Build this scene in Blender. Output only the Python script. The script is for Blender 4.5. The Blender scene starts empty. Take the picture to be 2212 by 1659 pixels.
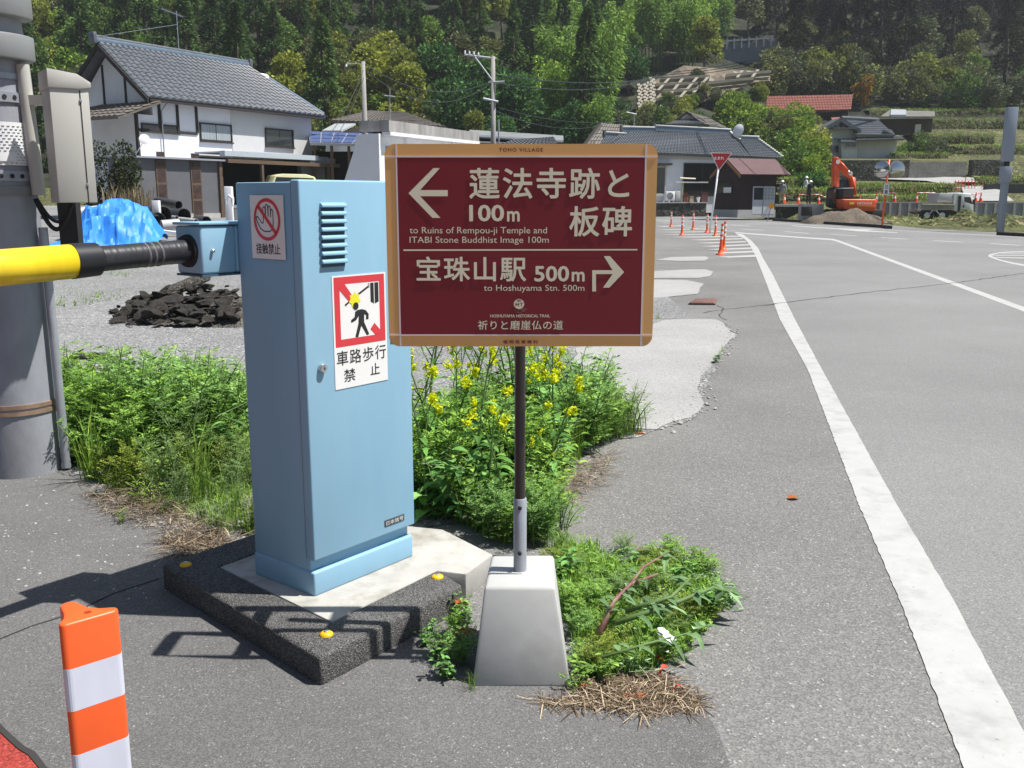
import bpy, bmesh, math, random
from mathutils import Vector, Matrix, noise
S = bpy.context.scene
C = S.collection
rad = math.radians
# ------------------------------------------------------------ camera, sky, sun
CAMH, PITCH, FPX, CX, CY = 1.5, rad(11.04), 2050.0, 1106.0, 829.5
cam = bpy.data.objects.new('camera', bpy.data.cameras.new('camera'))
C.objects.link(cam)
cam.location = (0, 0, CAMH)
cam.rotation_euler = (rad(90) - PITCH, 0, 0)
cam.data.sensor_width = 36
cam.data.lens = 36 * FPX / 2212
cam.data.clip_start = 0.05
cam.data.clip_end = 3000
S.camera = cam
SUN_EL, SUN_AZ = rad(63), rad(-5)          # azimuth measured from +X towards +Y
w = bpy.data.worlds.new('World')
S.world = w
w.use_nodes = True
nt = w.node_tree
sky = nt.nodes.new('ShaderNodeTexSky')
sky.sky_type = 'NISHITA'
sky.sun_disc = False
sky.sun_elevation = SUN_EL
sky.sun_rotation = rad(90) - SUN_AZ
nt.links.new(sky.outputs[0], nt.nodes['Background'].inputs[0])
nt.nodes['Background'].inputs[1].default_value = 0.062
sun = bpy.data.objects.new('sun', bpy.data.lights.new('sun', 'SUN'))
C.objects.link(sun)
sun.data.energy = 5.0
sun.data.angle = rad(0.53)
sun.data.color = (1.0, 0.968, 0.91)
sd = Vector((math.cos(SUN_EL) * math.cos(SUN_AZ), math.cos(SUN_EL) * math.sin(SUN_AZ), math.sin(SUN_EL)))
sun.rotation_euler = sd.to_track_quat('Z', 'Y').to_euler()
S.view_settings.view_transform = 'Standard'
S.view_settings.look = 'None'
S.view_settings.gamma = 1
S.view_settings.exposure = 0.66
try:
    S.cycles.use_denoising = True
    S.cycles.max_bounces = 6
    S.cycles.transparent_max_bounces = 8
except Exception:
    pass

# ------------------------------------------------------------ measuring helpers (photo pixel -> place in the world)
_c, _s = math.cos(PITCH), math.sin(PITCH)
def ray(x, y):
    a = (x - CX) / FPX; b = (CY - y) / FPX
    return (a, _c + b * _s, -_s + b * _c)
def G(x, y, z=0.0):
    d = ray(x, y); t = (z - CAMH) / d[2]
    return Vector((d[0] * t, d[1] * t, z))
def D(x, y, Y):
    d = ray(x, y); t = Y / d[1]
    return Vector((d[0] * t, Y, CAMH + d[2] * t))
def PX(p):
    z = p[2] - CAMH; dep = p[1] * _c - z * _s; up = p[1] * _s + z * _c
    return (CX + FPX * p[0] / dep, CY - FPX * up / dep)
def crop(x0, y0, s):
    return lambda a, b: ((x0 + a / s) / 1.1573, (y0 + b / s) / 1.1573)
class Frame:
    """vertical plane: a runs to the right along it, b out of it towards its front, z up"""
    def __init__(s, o, ang):
        s.o = Vector((o[0], o[1], 0)); s.u = Vector((math.cos(ang), math.sin(ang), 0)); s.n = Vector((s.u.y, -s.u.x, 0))
    def p(s, a, b, z): return s.o + s.u * a + s.n * b + Vector((0, 0, z))
    def at(s, x, y, b=0.0):
        d = Vector(ray(x, y)); o = s.o + s.n * b
        k = d.dot(s.n); t = (o - Vector((0, 0, CAMH))).dot(s.n) / k
        q = Vector((0, 0, CAMH)) + d * t
        return ((q - o).dot(s.u), q.z)

# ------------------------------------------------------------ mesh helpers
def org(o):
    v = Vector((0, 0, 0))
    while o: v += o.location; o = o.parent
    return v
class MB:
    def __init__(s): s.v = []; s.f = []; s.m = []
    def add(s, vs, fs, mi=0):
        o = len(s.v); s.v += [tuple(v) for v in vs]; s.f += [[i + o for i in f] for f in fs]; s.m += [mi] * len(fs); return s
    def obox(s, o, a, b, c, mi=0):
        o, a, b, c = Vector(o), Vector(a), Vector(b), Vector(c)
        vs = [o, o + a, o + a + b, o + b, o + c, o + a + c, o + a + b + c, o + b + c]
        return s.add(vs, [(3, 2, 1, 0), (4, 5, 6, 7), (0, 1, 5, 4), (1, 2, 6, 5), (2, 3, 7, 6), (3, 0, 4, 7)], mi)
    def box(s, c, d, rz=0.0, mi=0):
        ca, sa = math.cos(rz), math.sin(rz)
        a = Vector((ca, sa, 0)) * d[0]; b = Vector((-sa, ca, 0)) * d[1]; k = Vector((0, 0, d[2]))
        return s.obox(Vector(c) - a / 2 - b / 2 - k / 2, a, b, k, mi)
    def fbox(s, F, a0, a1, b0, b1, z0, z1, mi=0):
        return s.obox(F.p(a0, b1, z0), F.u * (a1 - a0), -F.n * (b1 - b0), (0, 0, z1 - z0), mi)
    def prism(s, poly, vec, mi=0):
        n = len(poly); vec = Vector(vec); p = [Vector(q) for q in poly]
        vs = p + [q + vec for q in p]
        fs = [list(range(n))[::-1], list(range(n, 2 * n))] + [[i, (i + 1) % n, n + (i + 1) % n, n + i] for i in range(n)]
        return s.add(vs, fs, mi)
    def poly(s, pts, mi=0): return s.add(pts, [list(range(len(pts)))], mi)
    def quad(s, *p, mi=0): return s.add(p, [(0, 1, 2, 3)], mi)
    def tube(s, pts, r, n=8, mi=0, cap=True):
        pts = [Vector(p) for p in pts]; k = len(pts)
        rs = r if isinstance(r, (list, tuple)) else [r] * k
        vs = []; fs = []
        up = None
        for i, p in enumerate(pts):
            t = (pts[min(i + 1, k - 1)] - pts[max(i - 1, 0)])
            t = t.normalized() if t.length > 1e-9 else Vector((0, 0, 1))
            if up is None:
                up = t.orthogonal().normalized()
            x = (up - t * up.dot(t))
            x = x.normalized() if x.length > 1e-6 else t.orthogonal().normalized()
            up = x; y = t.cross(x)
            for j in range(n):
                a = 2 * math.pi * j / n
                vs.append(p + (x * math.cos(a) + y * math.sin(a)) * rs[i])
        for i in range(k - 1):
            for j in range(n):
                fs.append((i * n + j, i * n + (j + 1) % n, (i + 1) * n + (j + 1) % n, (i + 1) * n + j))
        if cap: fs += [list(range(n))[::-1], list(range((k - 1) * n, k * n))]
        return s.add(vs, fs, mi)
    def disc(s, c, r, nrm, n=20, mi=0, th=0.0, ry=None):
        nrm = Vector(nrm).normalized(); x = Vector((0, 0, 1)).cross(nrm)
        x = x.normalized() if x.length > 1e-6 else Vector((1, 0, 0)); y = nrm.cross(x)
        pts = [Vector(c) + x * math.cos(2 * math.pi * i / n) * r + y * math.sin(2 * math.pi * i / n) * (ry or r) for i in range(n)]
        return s.prism(pts, nrm * th, mi) if th else s.poly(pts, mi)
    def dome(s, c, r, nrm, depth, n=16, k=4, mi=0):
        nrm = Vector(nrm).normalized(); x = Vector((0, 0, 1)).cross(nrm)
        x = x.normalized() if x.length > 1e-6 else Vector((1, 0, 0)); y = nrm.cross(x)
        vs = [Vector(c) + nrm * depth]; fs = []
        for i in range(1, k + 1):
            q = i / k
            for j in range(n):
                a = 2 * math.pi * j / n
                vs.append(Vector(c) + (x * math.cos(a) + y * math.sin(a)) * r * q + nrm * depth * (1 - q * q))
        for j in range(n): fs.append((0, 1 + j, 1 + (j + 1) % n))
        for i in range(k - 1):
            for j in range(n):
                fs.append((1 + i * n + j, 1 + (i + 1) * n + j, 1 + (i + 1) * n + (j + 1) % n, 1 + i * n + (j + 1) % n))
        return s.add(vs, fs, mi)
    def lathe(s, c, prof, n=12, mi=0, axis=(0, 0, 1)):
        ax = Vector(axis).normalized()
        pts = [Vector(c) + ax * z for r, z in prof]
        return s.tube_r(pts, [r for r, z in prof], ax, n, mi)
    def tube_r(s, pts, rs, ax, n, mi):
        x = ax.orthogonal().normalized(); y = ax.cross(x); vs = []; fs = []
        for p, r in zip(pts, rs):
            for j in range(n):
                a = 2 * math.pi * j / n; vs.append(p + (x * math.cos(a) + y * math.sin(a)) * r)
        for i in range(len(pts) - 1):
            for j in range(n):
                fs.append((i * n + j, i * n + (j + 1) % n, (i + 1) * n + (j + 1) % n, (i + 1) * n + j))
        fs += [list(range(n))[::-1], list(range((len(pts) - 1) * n, len(pts) * n))]
        return s.add(vs, fs, mi)
    def build(s, name, mats, parent=None, smooth=False, bevel=0.0, seg=2, fixn=True, autos=None):
        o0 = org(parent)
        me = bpy.data.meshes.new(name)
        me.from_pydata([(v[0] - o0.x, v[1] - o0.y, v[2] - o0.z) for v in s.v], [], s.f)
        if not isinstance(mats, (list, tuple)): mats = [mats]
        for m in mats: me.materials.append(m)
        if len(mats) > 1: me.polygons.foreach_set('material_index', s.m)
        if fixn or bevel:
            bm = bmesh.new(); bm.from_mesh(me)
            if fixn: bmesh.ops.recalc_face_normals(bm, faces=bm.faces)
            if bevel:
                es = [e for e in bm.edges if len(e.link_faces) == 2 and e.calc_face_angle(0) > 0.5]
                bmesh.ops.bevel(bm, geom=es, offset=bevel, segments=seg, affect='EDGES', profile=0.5, clamp_overlap=True)
            bm.to_mesh(me); bm.free()
        if smooth: me.polygons.foreach_set('use_smooth', [True] * len(me.polygons))
        if bevel or autos:
            try:
                me.polygons.foreach_set('use_smooth', [True] * len(me.polygons)); me.set_sharp_from_angle(angle=rad(autos or 40))
            except Exception: pass
        ob = bpy.data.objects.new(name, me); C.objects.link(ob)
        if parent: ob.parent = parent
        return ob
def tag(o, label=None, cat=None, group=None, kind=None):
    if label: o['label'] = label
    if cat: o['category'] = cat
    if group: o['group'] = group
    if kind: o['kind'] = kind
    return o
def thing(name, label, cat, loc=(0, 0, 0), group=None):
    o = bpy.data.objects.new(name, None); C.objects.link(o)
    o.location = Vector(loc); o.empty_display_size = 0.2
    return tag(o, label, cat, group)
def dup(root, loc, rz=0.0, sc=1.0, label=None, group=None, rx=0.0, ry=0.0):
    def cp(o, par):
        q = o.copy(); C.objects.link(q); q.parent = par
        for ch in o.children: cp(ch, q)
        return q
    r = cp(root, None)
    put(r, loc, rz, sc, label, group, rx, ry)
    return r
def put(r, loc, rz=0.0, sc=1.0, label=None, group=None, rx=0.0, ry=0.0):
    r.location = loc; r.rotation_euler = (rx, ry, rz); r.scale = sc if isinstance(sc, (tuple, list)) else (sc, sc, sc)
    if label: r['label'] = label
    if group: r['group'] = group
def structure(o): o['kind'] = 'structure'; return o
def stuff(o, label, cat): return tag(o, label, cat, kind='stuff')

def text(body, F, a0, a1, z0, z1, b, mat, name, parent, bold=0.0, th=0.0, spacing=1.0):
    cu = bpy.data.curves.new('t', 'FONT'); cu.body = body; cu.resolution_u = 3; cu.space_character = spacing
    o = bpy.data.objects.new('t', cu); C.objects.link(o)
    dg = bpy.context.evaluated_depsgraph_get(); dg.update()
    src = bpy.data.meshes.new_from_object(o.evaluated_get(dg))
    bpy.data.objects.remove(o)
    xs = [v.co.x for v in src.vertices]; ys = [v.co.y for v in src.vertices]
    k = bold * 0.8
    x0, x1, y0, y1 = min(xs) - k, max(xs) + k, min(ys) - k, max(ys) + k
    offs = [(0, 0)] + ([(k, 0), (-k, 0), (0, k), (0, -k), (k * .7, k * .7), (-k * .7, k * .7), (k * .7, -k * .7), (-k * .7, -k * .7)] if bold else [])
    B = MB(); fs = [list(p.vertices) for p in src.polygons]
    for i, (dx, dy) in enumerate(offs):
        B.add([F.p(a0 + (v.co.x + dx - x0) / (x1 - x0) * (a1 - a0), b + i * 0.00006, z0 + (v.co.y + dy - y0) / (y1 - y0) * (z1 - z0)) for v in src.vertices], fs)
    bpy.data.meshes.remove(src)
    return B.build(name, mat, parent, fixn=False)

# ------------------------------------------------------------ materials
def _nodes(name):
    m = bpy.data.materials.new(name); m.use_nodes = True
    t = m.node_tree; b = t.nodes['Principled BSDF']
    return m, t, b
def N(t, typ, **kw):
    n = t.nodes.new(typ)
    for k, v in kw.items():
        if k.startswith('i_'):
            n.inputs[k[2:].replace('_', ' ')].default_value = v
        else: setattr(n, k, v)
    return n
def ramp(t, src, stops):
    r = t.nodes.new('ShaderNodeValToRGB'); e = r.color_ramp.elements
    while len(e) < len(stops): e.new(0.5)
    for k, (p, c) in enumerate(stops):
        e[k].position = p; e[k].color = (*c, 1) if len(c) == 3 else c
    t.links.new(src, r.inputs[0]); return r.outputs[0]
def mul(c, k): return tuple(min(1, x * k) for x in c)
def mat(name, col, rough=0.6, var=0.12, scale=6.0, metal=0.0, bump=0.0, bscale=None, spec=0.4, detail=4.0, tint=None, stain=None, stretch=None):
    """a plain painted / cast surface with soft uneven colour, optional second tint in patches, optional fine bump"""
    m, t, b = _nodes(name)
    tc = N(t, 'ShaderNodeTexCoord'); src = tc.outputs['Object']
    if stretch:
        mp = N(t, 'ShaderNodeMapping'); mp.inputs['Scale'].default_value = stretch; t.links.new(src, mp.inputs[0]); src = mp.outputs[0]
    nz = N(t, 'ShaderNodeTexNoise', i_Scale=scale, i_Detail=detail, i_Roughness=0.6); t.links.new(src, nz.inputs['Vector'])
    c2 = tint or col
    out = ramp(t, nz.outputs['Fac'], [(0.3, mul(col, 1 - var)), (0.5, col), (0.72, mul(c2, 1 + var))])
    if stain:
        n2 = N(t, 'ShaderNodeTexNoise', i_Scale=stain[1], i_Detail=6.0, i_Roughness=0.65); t.links.new(src, n2.inputs['Vector'])
        f = ramp(t, n2.outputs['Fac'], [(0.5, (0, 0, 0)), (0.68, (stain[2],) * 3)])
        mx = N(t, 'ShaderNodeMix', data_type='RGBA'); t.links.new(f, mx.inputs[0]); t.links.new(out, mx.inputs[6]); mx.inputs[7].default_value = (*stain[0], 1)
        out = mx.outputs[2]
    t.links.new(out, b.inputs['Base Color'])
    b.inputs['Roughness'].default_value = rough; b.inputs['Metallic'].default_value = metal
    b.inputs['Specular IOR Level'].default_value = spec
    if bump:
        n3 = N(t, 'ShaderNodeTexNoise', i_Scale=bscale or scale * 8, i_Detail=3.0); t.links.new(src, n3.inputs['Vector'])
        bp = N(t, 'ShaderNodeBump', i_Strength=bump, i_Distance=0.25 / (bscale or scale * 8)); t.links.new(n3.outputs['Fac'], bp.inputs['Height'])
        t.links.new(bp.outputs[0], b.inputs['Normal'])
    return m
def granular(name, base, cell=160.0, lo=0.55, hi=1.5, fleck=(0.4, 0.4, 0.38), fleck_p=0.93, patch=(0.8, 1.2), pscale=0.5, bump=0.5, rough=0.85, tintc=None, dist=0.006):
    """asphalt, gravel, soil: voronoi grains with their own tones, pale flecks, broad uneven patches"""
    m, t, b = _nodes(name)
    tc = N(t, 'ShaderNodeTexCoord'); src = tc.outputs['Object']
    vo = N(t, 'ShaderNodeTexVoronoi', i_Scale=cell); t.links.new(src, vo.inputs['Vector'])
    sp = N(t, 'ShaderNodeSeparateColor'); t.links.new(vo.outputs['Color'], sp.inputs[0])
    tone = ramp(t, sp.outputs[0], [(0.0, mul(base, lo)), (0.55, base), (0.9, mul(base, hi)), (1.0, mul(base, hi))])
    fl = ramp(t, sp.outputs[1], [(fleck_p, (0, 0, 0)), (min(1, fleck_p + 0.03), (1, 1, 1))])
    mx = N(t, 'ShaderNodeMix', data_type='RGBA'); t.links.new(fl, mx.inputs[0]); t.links.new(tone, mx.inputs[6]); mx.inputs[7].default_value = (*fleck, 1)
    nz = N(t, 'ShaderNodeTexNoise', i_Scale=pscale, i_Detail=6.0, i_Roughness=0.62); t.links.new(src, nz.inputs['Vector'])
    tt = tintc or (1, 1, 1)
    pm = ramp(t, nz.outputs['Fac'], [(0.32, (patch[0],) * 3), (0.7, tuple(patch[1] * q for q in tt))])
    m2 = N(t, 'ShaderNodeMix', data_type='RGBA', blend_type='MULTIPLY'); m2.inputs[0].default_value = 1
    t.links.new(mx.outputs[2], m2.inputs[6]); t.links.new(pm, m2.inputs[7])
    t.links.new(m2.outputs[2], b.inputs['Base Color'])
    b.inputs['Roughness'].default_value = rough; b.inputs['Specular IOR Level'].default_value = 0.25
    n2 = N(t, 'ShaderNodeTexNoise', i_Scale=cell * 1.3, i_Detail=2.0); t.links.new(src, n2.inputs['Vector'])
    ad = N(t, 'ShaderNodeMath', operation='ADD'); t.links.new(vo.outputs['Distance'], ad.inputs[0]); t.links.new(n2.outputs['Fac'], ad.inputs[1])
    bp = N(t, 'ShaderNodeBump', i_Strength=bump, i_Distance=dist); t.links.new(ad.outputs[0], bp.inputs['Height'])
    t.links.new(bp.outputs[0], b.inputs['Normal'])
    return m
def leaf(name, col, col2=None, var=0.35, tvar=0.25, trans=0.3, rough=0.65):
    """leaves: each leaf its own tone, each plant its own tone, some light let through"""
    m = bpy.data.materials.new(name); m.use_nodes = True; t = m.node_tree; t.nodes.clear()
    out = N(t, 'ShaderNodeOutputMaterial'); ge = N(t, 'ShaderNodeNewGeometry'); oi = N(t, 'ShaderNodeObjectInfo')
    c2 = col2 or mul(col, 1.3)
    a = ramp(t, ge.outputs['Random Per Island'], [(0.0, mul(col, 1 - var)), (0.6, col), (1.0, mul(c2, 1 + var))])
    bcol = ramp(t, oi.outputs['Random'], [(0.0, (1 - tvar, 1 - tvar, 1 - tvar)), (0.5, (1, 1, 1)), (1.0, (1 + tvar, 1 + tvar * 0.8, 1 - tvar * 0.4))])
    mx = N(t, 'ShaderNodeMix', data_type='RGBA', blend_type='MULTIPLY'); mx.inputs[0].default_value = 1
    t.links.new(a, mx.inputs[6]); t.links.new(bcol, mx.inputs[7])
    p = N(t, 'ShaderNodeBsdfPrincipled'); p.inputs['Roughness'].default_value = rough; p.inputs['Specular IOR Level'].default_value = 0.12
    tr = N(t, 'ShaderNodeBsdfTranslucent'); ms = N(t, 'ShaderNodeMixShader'); ms.inputs[0].default_value = trans
    t.links.new(mx.outputs[2], p.inputs['Base Color']); t.links.new(mx.outputs[2], tr.inputs['Color'])
    t.links.new(p.outputs[0], ms.inputs[1]); t.links.new(tr.outputs[0], ms.inputs[2]); t.links.new(ms.outputs[0], out.inputs[0])
    return m
def corrug(name, col, freq, axis='X', rough=0.6, var=0.1, depth=0.02, dirt=None):
    m = mat(name, col, rough, var, 1.5, stain=dirt); t = m.node_tree; b = t.nodes['Principled BSDF']
    tc = N(t, 'ShaderNodeTexCoord'); wv = N(t, 'ShaderNodeTexWave', i_Scale=freq, bands_direction=axis); t.links.new(tc.outputs['Object'], wv.inputs[0])
    bp = N(t, 'ShaderNodeBump', i_Strength=0.8, i_Distance=depth); t.links.new(wv.outputs['Fac'], bp.inputs['Height']); t.links.new(bp.outputs[0], b.inputs['Normal'])
    return m

m_asph = granular('shoulder_asphalt', (0.172, 0.169, 0.163), 150, 0.72, 1.25, (0.36, 0.355, 0.34), 0.965, (0.84, 1.14), 0.45, 0.3)
m_road = granular('road_asphalt', (0.20, 0.20, 0.198), 170, 0.78, 1.2, (0.36, 0.36, 0.35), 0.97, (0.83, 1.12), 0.22, 0.25)
m_lot = granular('fine_asphalt', (0.125, 0.123, 0.121), 230, 0.72, 1.28, (0.32, 0.31, 0.28), 0.97, (0.82, 1.16), 0.7, 0.3)
m_red = granular('red_paving', (0.30, 0.045, 0.035), 220, 0.6, 1.3, (0.45, 0.12, 0.1), 0.96, (0.85, 1.15), 1.5, 0.4)
m_gravel = granular('gravel', (0.205, 0.206, 0.206), 62, 0.55, 1.45, (0.45, 0.44, 0.42), 0.92, (0.74, 1.14), 0.30, 0.45, dist=0.008)
m_patch = granular('worn_concrete', (0.325, 0.323, 0.315), 110, 0.8, 1.15, (0.2, 0.2, 0.19), 0.96, (0.88, 1.08), 0.9, 0.3)
m_soil = granular('soil', (0.13, 0.105, 0.08), 30, 0.5, 1.5, (0.3, 0.27, 0.22), 0.95, (0.7, 1.3), 0.6, 0.8, dist=0.03)
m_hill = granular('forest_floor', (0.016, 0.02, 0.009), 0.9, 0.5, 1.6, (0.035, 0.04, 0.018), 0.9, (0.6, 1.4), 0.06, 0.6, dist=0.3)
m_verge = granular('meadow', (0.062, 0.075, 0.026), 5.0, 0.5, 1.6, (0.22, 0.19, 0.1), 0.88, (0.6, 1.35), 0.22, 0.8, tintc=(1.1, 1.0, 0.9), dist=0.1)
m_paint = mat('road_paint', (0.41, 0.41, 0.40), 0.6, 0.05, 9, bump=0.25, bscale=160, stain=((0.27, 0.27, 0.26), 5, 0.6))
def chips(m, col, scale, thr):
    t = m.node_tree; b = t.nodes['Principled BSDF']; src = b.inputs['Base Color'].links[0].from_socket; tc = N(t, 'ShaderNodeTexCoord')
    nz = N(t, 'ShaderNodeTexNoise', i_Scale=scale, i_Detail=5.0, i_Roughness=0.75); t.links.new(tc.outputs['Object'], nz.inputs['Vector'])
    f = ramp(t, nz.outputs['Fac'], [(thr, (0, 0, 0)), (thr + .03, (1, 1, 1))]); mx = N(t, 'ShaderNodeMix', data_type='RGBA'); t.links.new(f, mx.inputs[0]); t.links.new(src, mx.inputs[6]); mx.inputs[7].default_value = (*col, 1); t.links.new(mx.outputs[2], b.inputs['Base Color'])
chips(m_paint, (0.19, 0.19, 0.185), 45, .64)
m_crack = mat('crack', (0.035, 0.034, 0.032), 0.9)
m_conc = mat('cast_concrete', (0.42, 0.42, 0.41), 0.8, 0.08, 7, bump=0.05, bscale=120, stain=((0.31, 0.30, 0.28), 4, 0.6))
m_pad = mat('pad_concrete', (0.40, 0.39, 0.36), 0.85, 0.12, 9, bump=0.3, bscale=120, stain=((0.22, 0.20, 0.16), 6, 0.8))
m_kerb = granular('rubber_kerb', (0.135, 0.132, 0.127), 260, 0.4, 1.6, (0.26, 0.25, 0.24), 0.96, (0.85, 1.15), 2.0, 1.0)
m_blue = mat('blue_paint', (0.245, 0.44, 0.59), 0.5, 0.05, 3.5, spec=0.3, stretch=(1, 1, 0.25), stain=((0.33, 0.50, 0.62), 2.2, 0.4))
m_dblue = mat('dark_gap', (0.05, 0.11, 0.17), 0.8)
m_white = mat('white_film', (0.78, 0.78, 0.78), 0.45, 0.02)
m_black = mat('black_print', (0.02, 0.02, 0.022), 0.5)
m_redp = mat('red_print', (0.62, 0.045, 0.06), 0.45, 0.03)
m_yel = mat('yellow_print', (0.75, 0.72, 0.03), 0.5, 0.03)
m_steel = mat('steel', (0.55, 0.55, 0.56), 0.3, 0.08, 20, metal=0.9)
m_galv = mat('galvanised', (0.36, 0.38, 0.42), 0.5, 0.1, 14, metal=0.35)
m_pole = mat('utility_concrete', (0.285, 0.295, 0.33), 0.75, 0.22, 3.0, bump=0.2, bscale=60, stretch=(1, 1, 0.45), stain=((0.16, 0.16, 0.165), 1.6, 0.7))
m_beige = mat('beige_steel', (0.47, 0.46, 0.42), 0.5, 0.04, 2)
m_grey = mat('grey_plastic', (0.21, 0.22, 0.22), 0.55, 0.06, 4)
m_dark = mat('dark_rubber', (0.02, 0.02, 0.022), 0.7, 0.2, 8)
m_orange = mat('orange_plastic', (0.86, 0.115, 0.022), 0.4, 0.05, 4, spec=0.5)
m_refl = mat('white_sheeting', (0.62, 0.63, 0.72), 0.35, 0.06, 16, stretch=(1, 1, 0.3))
m_yarm = mat('yellow_vinyl', (0.78, 0.56, 0.02), 0.3, 0.1, 5, spec=0.6, stretch=(6, 6, 1))
m_brown = mat('brown_pole', (0.022, 0.016, 0.014), 0.3, 0.2, 10, spec=0.6, stretch=(8, 8, 0.4))
m_bred = mat('sign_red', (0.21, 0.014, 0.022), 0.45, 0.04, 4)
m_bor = mat('sign_ochre', (0.78, 0.42, 0.155), 0.5, 0.05, 3)
m_cream = mat('sign_cream', (0.86, 0.77, 0.57), 0.5, 0.03)
m_lil = mat('sign_line', (0.78, 0.68, 0.69), 0.5, 0.03)
m_wood = mat('weathered_wood', (0.11, 0.075, 0.05), 0.8, 0.25, 6, stretch=(1, 1, 4))
m_timber = mat('dark_timber', (0.035, 0.028, 0.026), 0.7, 0.2, 4)
m_plaster = mat('white_plaster', (0.74, 0.75, 0.78), 0.85, 0.04, 0.7, stain=((0.55, 0.55, 0.56), 0.5, 0.4))
m_plaster2 = mat('grey_panel', (0.55, 0.55, 0.55), 0.8, 0.05, 0.6)
m_tile = mat('grey_roof_tile', (0.105, 0.115, 0.13), 0.38, 0.28, 5, spec=0.6)
m_tile2 = mat('brown_roof_tile', (0.13, 0.115, 0.10), 0.55, 0.25, 5)
m_ridge = mat('ridge_tile', (0.14, 0.19, 0.25), 0.4, 0.15, 5)
m_mortar = mat('ridge_mortar', (0.75, 0.74, 0.73), 0.7, 0.06, 5)
m_glass = mat('window_glass', (0.03, 0.035, 0.04), 0.08, 0.3, 0.8, spec=0.8)
m_curt = mat('curtain', (0.30, 0.34, 0.36), 0.4, 0.2, 3, stretch=(9, 9, 0.2))
m_shed = corrug('shed_sheet', (0.15, 0.155, 0.17), 9, 'DIAGONAL', 0.6, 0.08)
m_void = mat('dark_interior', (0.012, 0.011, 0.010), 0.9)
m_maroon = mat('maroon_roof', (0.10, 0.045, 0.048), 0.55, 0.15, 1.2)
m_dwood = corrug('dark_boards', (0.032, 0.016, 0.015), 5, 'X', 0.75, 0.2, 0.015)
m_tarp = mat('blue_tarp', (0.04, 0.25, 0.78), 0.5, 0.12, 3, spec=0.35)
m_exc = mat('machine_orange', (0.78, 0.10, 0.02), 0.4, 0.1, 1.5, spec=0.5, stain=((0.3, 0.1, 0.05), 1.2, 0.3))
m_wall = corrug('wall_panel', (0.33, 0.34, 0.36), 0.9, 'X', 0.8, 0.08, 0.05)
m_stone = granular('stone_wall', (0.10, 0.095, 0.08), 4.5, 0.6, 1.35, (0.18, 0.17, 0.15), 0.9, (0.5, 1.3), 0.35, 0.8, dist=0.06)
m_rtile = mat('red_roof_tile', (0.22, 0.075, 0.055), 0.6, 0.25, 2)
m_bark = mat('bark', (0.07, 0.055, 0.04), 0.9, 0.3, 2, stretch=(3, 3, 0.6))
m_pbark = mat('pale_bark', (0.16, 0.135, 0.11), 0.9, 0.3, 2, stretch=(3, 3, 0.6))
m_stem = mat('green_stem', (0.10, 0.17, 0.045), 0.6, 0.2, 20)
m_pstem = mat('purple_stem', (0.20, 0.085, 0.075), 0.6, 0.25, 14, tint=(0.16, 0.2, 0.08))
m_straw = leaf('straw', (0.17, 0.125, 0.085), (0.40, 0.32, 0.22), 0.5, 0.1, 0.1)
m_rock = granular('broken_asphalt', (0.085, 0.078, 0.068), 60, 0.4, 1.7, (0.2, 0.19, 0.17), 0.93, (0.6, 1.6), 1.2, 1.0, dist=0.02)

# ============================================================ GROUND
rnd = random.Random(7)
def sstep(a, b, x):
    t = max(0.0, min(1.0, (x - a) / (b - a))); return t * t * (3 - 2 * t)
def lerp_prof(p, y):
    if y <= p[0][0]: return p[0][1]
    for (a, b), (c, d) in zip(p, p[1:]):
        if y <= c: return b + (d - b) * (y - a) / (c - a)
    return p[-1][1]
PL = [(12, 0), (26, .3), (48, .62), (75, .9), (98, 1.6), (110, 5), (130, 14), (160, 29), (200, 50), (260, 84), (330, 125)]
PM = [(0, 0), (88, 0), (93, .8), (102, 3.2), (114, 7), (128, 12.5), (145, 20), (165, 29), (200, 47), (260, 82), (330, 125)]
PR = [(0, 0), (60, 0), (66, .25), (69, .35), (70.5, 1.15), (78, 1.3), (84, 2.0), (90, 2.9), (97, 3.3), (99, 5.2), (112, 6.2), (125, 9.6), (140, 14), (160, 23), (190, 42), (230, 70), (330, 130)]
def TZ(x, y):
    sh = max(0.0, y - 95) * 0.22
    kL = sstep(-8 + sh * .5, 2 + sh, x)
    kR = sstep(19.5 + sh * .6, 22 + sh * 1.3, x)
    z = lerp_prof(PL, y) * (1 - kL) + kL * (lerp_prof(PM, y) * (1 - kR) + lerp_prof(PR, y) * kR)
    if y > 100:
        k = min(1, (y - 100) / 40)
        z += k * (1 - .8 * kR * (1 - sstep(150, 200, y))) * (4.5 * noise.noise((x * .018, y * .018, 3.1)) + 2.0 * noise.noise((x * .05, y * .05, 7.7)))
    return z
def HP(x, y): # point of the hillside seen at a photo place
    d = Vector(ray(x, y)); t = 60.0
    for _ in range(2200):
        p = Vector((0, 0, CAMH)) + d * t
        if p.z < TZ(p.x, p.y): return p
        t += .12
    return Vector((0, 0, CAMH)) + d * t
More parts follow.
